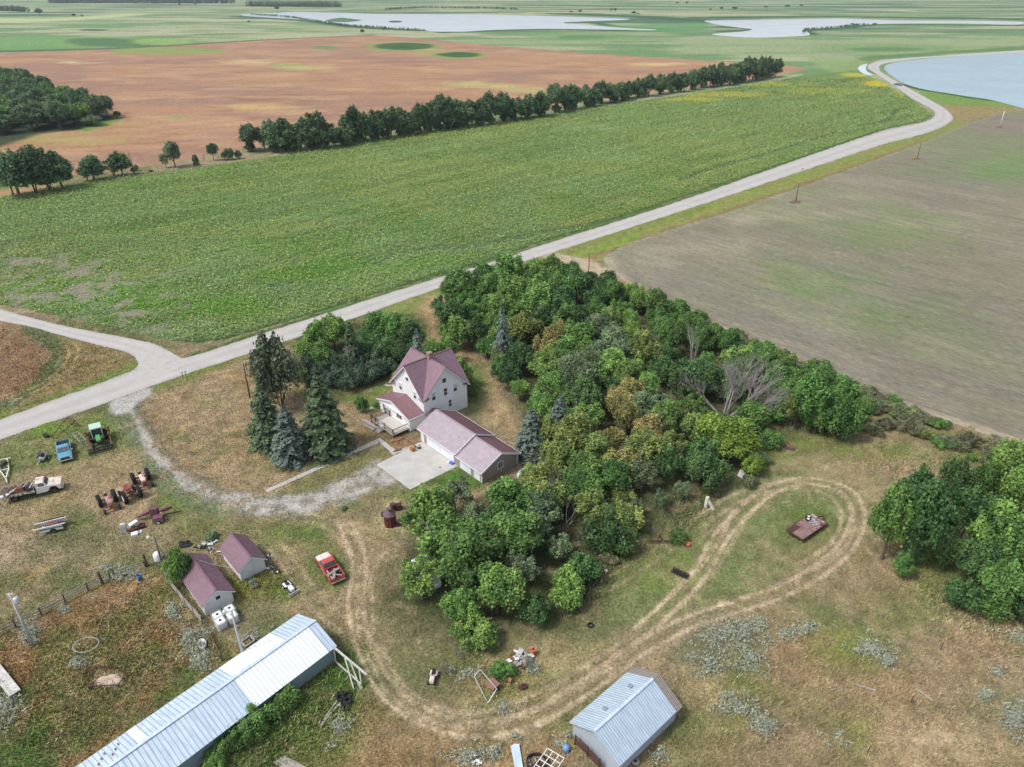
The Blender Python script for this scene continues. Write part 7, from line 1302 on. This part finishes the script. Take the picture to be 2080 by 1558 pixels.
# gate panel and sheet in the bend
frame('wire_gate', [(g3(975,1360,1.0),g3(1009,1399,1.0)),(g3(975,1360,1.0),g3(963,1374,.6)),(g3(1009,1399,1.0),g3(991,1428,.1)),(g3(963,1374,.6),g3(991,1428,.1))], LTMET, 'thin square metal gate frame propped over a rusty sheet', 'gate', w_=.06)
b = MB(); b.add([(*g3(983,1388,.8)[:3],), g3(1001,1375,.8), g3(1016,1389,.8), g3(1001,1402,.8)], [(0, 1, 2, 3)]); b.add([g3(983,1388,.72), g3(1001,1375,.72), g3(1016,1389,.72), g3(1001,1402,.72)], [(3, 2, 1, 0)]); b.bar(g3(1001,1402,.7), (*P(1001,1402,.7), 0), .08); b.bar(g3(983,1388,.7), (*P(983,1388,.7), 0), .08); b.bar(g3(1016,1389,.7), (*P(1016,1389,.7), 0), .08); loose('rusty_sheet', b, mat('rusty_pink_sheet', (.26,.13,.10), .7), 'rusty square table-like sheet beside the gate frame', 'sheet', (0, 0, 0))
b = MB(); b.cyl((-.35, 0, .3), (.35, 0, .3), .28, 14); loose('rusty_barrel', b, mat('orange_rust', (.30,.13,.08), .75), 'rusty barrel lying right of the green bush in the bend', 'barrel', px_at(1034, 1384), R(-35))
b = MB(); b.blob((0, 0, .25), .45, .35, .28, 8, j=.35); loose('rusty_motor', b, RUSTD, 'small dark rusty motor below the rusty barrel', 'motor', px_at(1063, 1398))
b = MB(); b.box(-.12, -.12, 0, .12, .12, .9); b.box(-.3, -.2, .5, .3, .2, .9); loose('orange_machine', b, paint('orange_red_paint', (.55,.13,.07), .6), 'orange-red box standing at the right of the pale scrap heap', 'machine', px_at(1083, 1330), R(-60))
frame('gate_grid', [(g3(1112,1520,.7),g3(1146,1540,.7)),(g3(1112,1520,.7),g3(1072,1575,.7)),(g3(1146,1540,.7),g3(1108,1597,.7))]+[(g3(1112-8*i,1520+11*i,.7),g3(1146-7.6*i,1540+11.4*i,.7)) for i in range(1, 5)]+[(g3(1123,1526.5,.7),g3(1084,1582,.7)),(g3(1135,1533.5,.7),g3(1096,1590,.7))], WHITE, 'white welded grid panel at the bottom edge', 'grid panel', w_=.06)
b = MB(); b.prism([(-.45, -1.6), (.3, -1.6), (.4, 1.5), (-.1, 1.6), (-.45, 1.4)], .15, .28, 'xy'); loose('metal_sheet', b, GALV, 'bent pale metal sheet at the bottom edge left of the grid', 'metal sheet', px_at(1052, 1545), R(10))
ring = [(1.0*math.cos(t), .8*math.sin(t)) for t in [2*math.pi*i/14 for i in range(15)]]; b = MB(); [b.bar((*ring[i], .35), (*ring[i+1], .35), .05, .5) for i in range(14)]; loose('wire_ring', b, DARK, 'dark ring of sheet holding the log pieces', 'ring', px_at(1090, 1552))
# half-hidden things in the grove
def camper():
    x, y = P(866, 1182); e = empty('camper', (x, y, 0), R(-60), label='white camper almost hidden under the front trees of the grove', cat='camper'); b = MB(); b.prism([(-2.4, .5), (2.2, .5), (2.5, 1.2), (2.2, 2.3), (-2.1, 2.4), (-2.5, 1.6)], -1.0, 1.0); b.build('body', WHITE, e, bev=.08)
    for s in (1, -1): b = MB(); b.box(-.9, s*1.0-.01, 1.3, .3, s*1.0+.01, 1.9); b.build('window', GLASS, e); wheel(e, 0, s*.85, .34, .2, WRIM)
camper()
b = MB(); b.prism([(-.9, .3), (.9, .3), (.7, 1.3), (-.6, 1.5)], -.5, .5); b.bar((-.5, 0, 1.3), (-1.1, .3, 2.2), .12); loose('orange_implement', b, paint('orange_paint', (.55,.12,.06), .6), 'orange-red implement showing through trees near the round burner', 'implement', px_at(884, 1100), R(30))
for i, (u, v, a, l) in enumerate([(1567,1362,40,'upper stick of a grey forked branch in the dry grass'),(1760,1398,-20,'short pale plank lying in dry grass at right'),(1878,1412,-55,'grey plank lying in dry grass farther right'),(1490,1452,25,'grey post lying in the sage patch'),(1580,1190,28,'thin pale pole lying beside the track'),(1545,1225,-35,'thin stick in the mown strip below the track'),(1700,1402,0,'pale stones beside the right-hand sage')]):
    b = MB(); b.tube([(-.8, 0, .06), (.1, .1, .12), (.9, -.1, .08)], [.05, .05, .03], 5) if i not in (1, 2) else b.box(-.9, -.12, .03, .9, .12, .1); loose('fallen_plank' if i in (1, 2) else 'fallen_stick', b, WOODG, l, 'plank' if i in (1, 2) else 'stick', px_at(u, v), R(a))
for i, (u, v) in enumerate([(1850,1428),(1762,1530),(1910,1320)]):
    b = MB(); b.tube([(0, 0, -.1), (.03, 0, 1.2)], [.05, .05], 6); loose('fence_stake', b, WOODD, ['thin dark stake in the tan grass at lower right', 'thin dark stake nearest the bottom right corner', 'thin dark stake below the right-hand trees'][i], 'stake', px_at(u, v))
b = MB(); b.bar((0, 0, .1), (1.6, .8, .2), .06); b.bar((.1, 0, .1), (-.5, .3, .1), .05); loose('fallen_stick', b, mat('pale_stick', (.5,.46,.33), .8), 'short pale stick on the dry lawn by the dark pole', 'stick', px_at(443, 802))
# car and road marker
def car():
    x, y = P(1824, 173.5); e = empty('car', (x, y, 0), R(-58), label='small dark blue car driving on the far gravel bend by the lake', cat='car'); B = paint('dark_blue_car_paint', (.10,.11,.20), .3); s = 1.35
    b = MB(); b.prism([(-2.2*s, .35), (2.2*s, .35), (2.25*s, .75), (1.2*s, .95), (-2.1*s, 1.0)], -.9*s, .9*s); b.build('body', B, e, bev=.06); b = MB(); b.loft([[(-1.5*s, -.82*s, .95), (1.0*s, -.82*s, .95), (1.0*s, .82*s, .95), (-1.5*s, .82*s, .95)], [(-1.0*s, -.65*s, 1.5), (.3*s, -.65*s, 1.5), (.3*s, .65*s, 1.5), (-1.0*s, .65*s, 1.5)]]); b.build('cabin', WINDG, e)
    b = MB(); b.box(-.95*s, -.64*s, 1.5, .28*s, .64*s, 1.56); b.build('car_roof', B, e)
    for q in (1, -1): l = MB(); l.box(2.2*s, q*.6*s-.15, .6, 2.28*s, q*.6*s+.15, .78); l.build('headlight', LAMP, e); wheel(e, 1.4*s, q*.82*s, .36, .2); wheel(e, -1.35*s, q*.82*s, .36, .2)
car()
def marker():
    e = empty('road_marker', px_at(1629, 351), 0, label='small orange diamond marker at the verge of the gravel road', cat='road sign'); b = MB(); b.bar((0, 0, 0), (0, 0, 1.4), .07); b.build('post', LTMET, e); b = MB(); b.prism([(0, 1.1), (.45, 1.55), (0, 2.0), (-.45, 1.55)], -.02, .02); b.build('sign_plate', paint('orange_sign', (.85,.35,.04), .5), e)
marker()
b = MB(); b.bar((0, 0, 0), (0, 0, 1.2), .1); b.box(-.3, -.05, .9, .3, .05, 1.5); loose('white_marker', b, WHITE, 'small white marker in the grass between far road and lake', 'marker', px_at(1868, 181))
# power line from the yard pole over the shed
def wire(a, c_, sag, label):
    a, c_ = Vector(a), Vector(c_); b = MB(); b.tube([a.lerp(c_, t)-Vector((0, 0, sag*4*t*(1-t))) for t in [i/10 for i in range(11)]], .018, 4); loose('overhead_wire', b, mat('pale_wire', (.5,.48,.42), .6) if 'pale_wire' not in bpy.data.materials else bpy.data.materials['pale_wire'], label, 'wire', (0, 0, 0))
w1 = W(8.4, -42.0); w2 = W(14.0, -37.9); wire((*P(337, 1168), 5.6), (*W(8.3,-43.0), 2.9), .3, 'thin wire from the yard light pole to the corner of the shed roof'); wire((*W(9.6,-41.8), 3.35), (*W(13.4,-38.4), 2.2), .25, 'thin pale wire strung between the two plum shed roofs')

# ------------------------------------------------------------------ air
hz = MB(); hz.box(-9000, -400, -1.5, 9000, 14000, 66.5); hm = bpy.data.materials.new('haze'); hm.use_nodes = True; t = hm.node_tree; t.nodes.clear()
pv = t.nodes.new('ShaderNodeVolumePrincipled'); pv.inputs['Color'].default_value = (.80, .88, 1, 1); pv.inputs['Density'].default_value = .00008; pv.inputs['Anisotropy'].default_value = .2
ou = t.nodes.new('ShaderNodeOutputMaterial'); t.links.new(pv.outputs[0], ou.inputs['Volume']); tag(hz.build('haze', hm), kind='stuff')
# ------------------------------------------------------------------ a label for every tree
COLW = {'dark': 'dark green', 'mid': 'mid green', 'light': 'bright green', 'lime': 'yellow-green', 'olive': 'olive', 'yellow': 'yellowish tan', 'grey': 'grey-green', 'row': 'dark green', 'bluespruce': 'blue-grey', 'spruce': 'deep green', 'pine': 'greyish', 'lilac': 'dark bluish green', 'scrub': 'pale scrubby', 'sage': 'silvery', 'dead': 'bare grey', 'needleless': 'bare'}
FORMW = {'tree': 'leafy tree', 'row': 'leafy tree', 'tall': 'tall tree', 'open': 'thin-crowned tree', 'bush': 'bush', 'spruce': 'spruce', 'halfspruce': 'spruce with bare lower boughs', 'dead': 'dead tree', 'twigs': 'leafless shrub', 'fallen': 'fallen dead tree limb'}
CATW = {'tree': 'tree', 'row': 'tree', 'tall': 'tree', 'open': 'tree', 'bush': 'bush', 'spruce': 'spruce', 'halfspruce': 'spruce', 'dead': 'dead tree', 'twigs': 'shrub', 'fallen': 'dead tree'}
MARKS = [('the farmhouse', 870, 760), ('the garage', 960, 900), ('the round burner', 790, 1050), ('the lawn conifers', 590, 860), ('the fallen bare tree', 1500, 830), ('the field entrance', 1130, 540), ('the rusty flatbed trailer', 1638, 1070), ('the orange bucket', 1397, 1107), ('the riding mower', 880, 1380), ('the barn', 540, 1420), ('the pale scrap heap', 1060, 1340), ('the stubble field edge', 1900, 860), ('the right picture edge', 2060, 1060), ('the plum sheds', 440, 1160), ('the front grove corner', 850, 1180), ('the grove middle', 1200, 950), ('the small metal shed', 1290, 1440), ('the stubble field bend', 1350, 640)]
def where(tr):
    e, form, kind, x, y, h, r = tr[:7]; u, v = Q(x, y, h*.6); z = tr[7] if len(tr) > 7 else None
    if z == 'windbreak': return 'in the long windbreak' if u > 490 else 'in the gappy left windbreak'
    if z == 'wood': return 'in the wood at the upper left'
    if z == 'far': return 'on the far plain'
    m = min(MARKS, key=lambda q: (q[1]-u)**2+(q[2]-v)**2); dx, dy = u-m[1], (v-m[2])
    side = ('right of' if dx > 0 else 'left of') if abs(dx) > abs(dy)*1.1 else ('above' if dy < 0 else 'below'); return side+' '+m[0]
def nth(i, n): return 'leftmost' if i == 0 else 'rightmost' if i == n-1 else ordinal(i+1)+' from the left'
_by = {}
for tr in TREES:
    base = (COLW[tr[2]] + ' ' + FORMW[tr[1]] if tr[1] not in ('dead', 'fallen', 'twigs') else {'dead': 'bare dead tree', 'fallen': 'bare fallen tree limb', 'twigs': 'grey leafless shrub'}[tr[1]])
    if tr[0].name.startswith('pine_tree'): base = 'greyish green pine'
    _by.setdefault((base, where(tr)), []).append(tr)
for (base, wh), L in _by.items():
    L.sort(key=lambda q: Q(q[3], q[4], q[5]*.6)[0]); n = len(L)
    for i, tr in enumerate(L):
        e = tr[0]; e['category'] = CATW[tr[1]]; z = tr[7] if len(tr) > 7 else None
        e['group'] = {'windbreak': 'trees and bushes of the windbreak', 'wood': 'trees of the upper left wood', 'far': 'scattered trees on the far plain'}.get(z, 'trees and bushes of the farmyard and grove')
        e['label'] = '%s %s' % (base, wh) if n == 1 else '%s %s, %s' % (base, wh, nth(i, n))
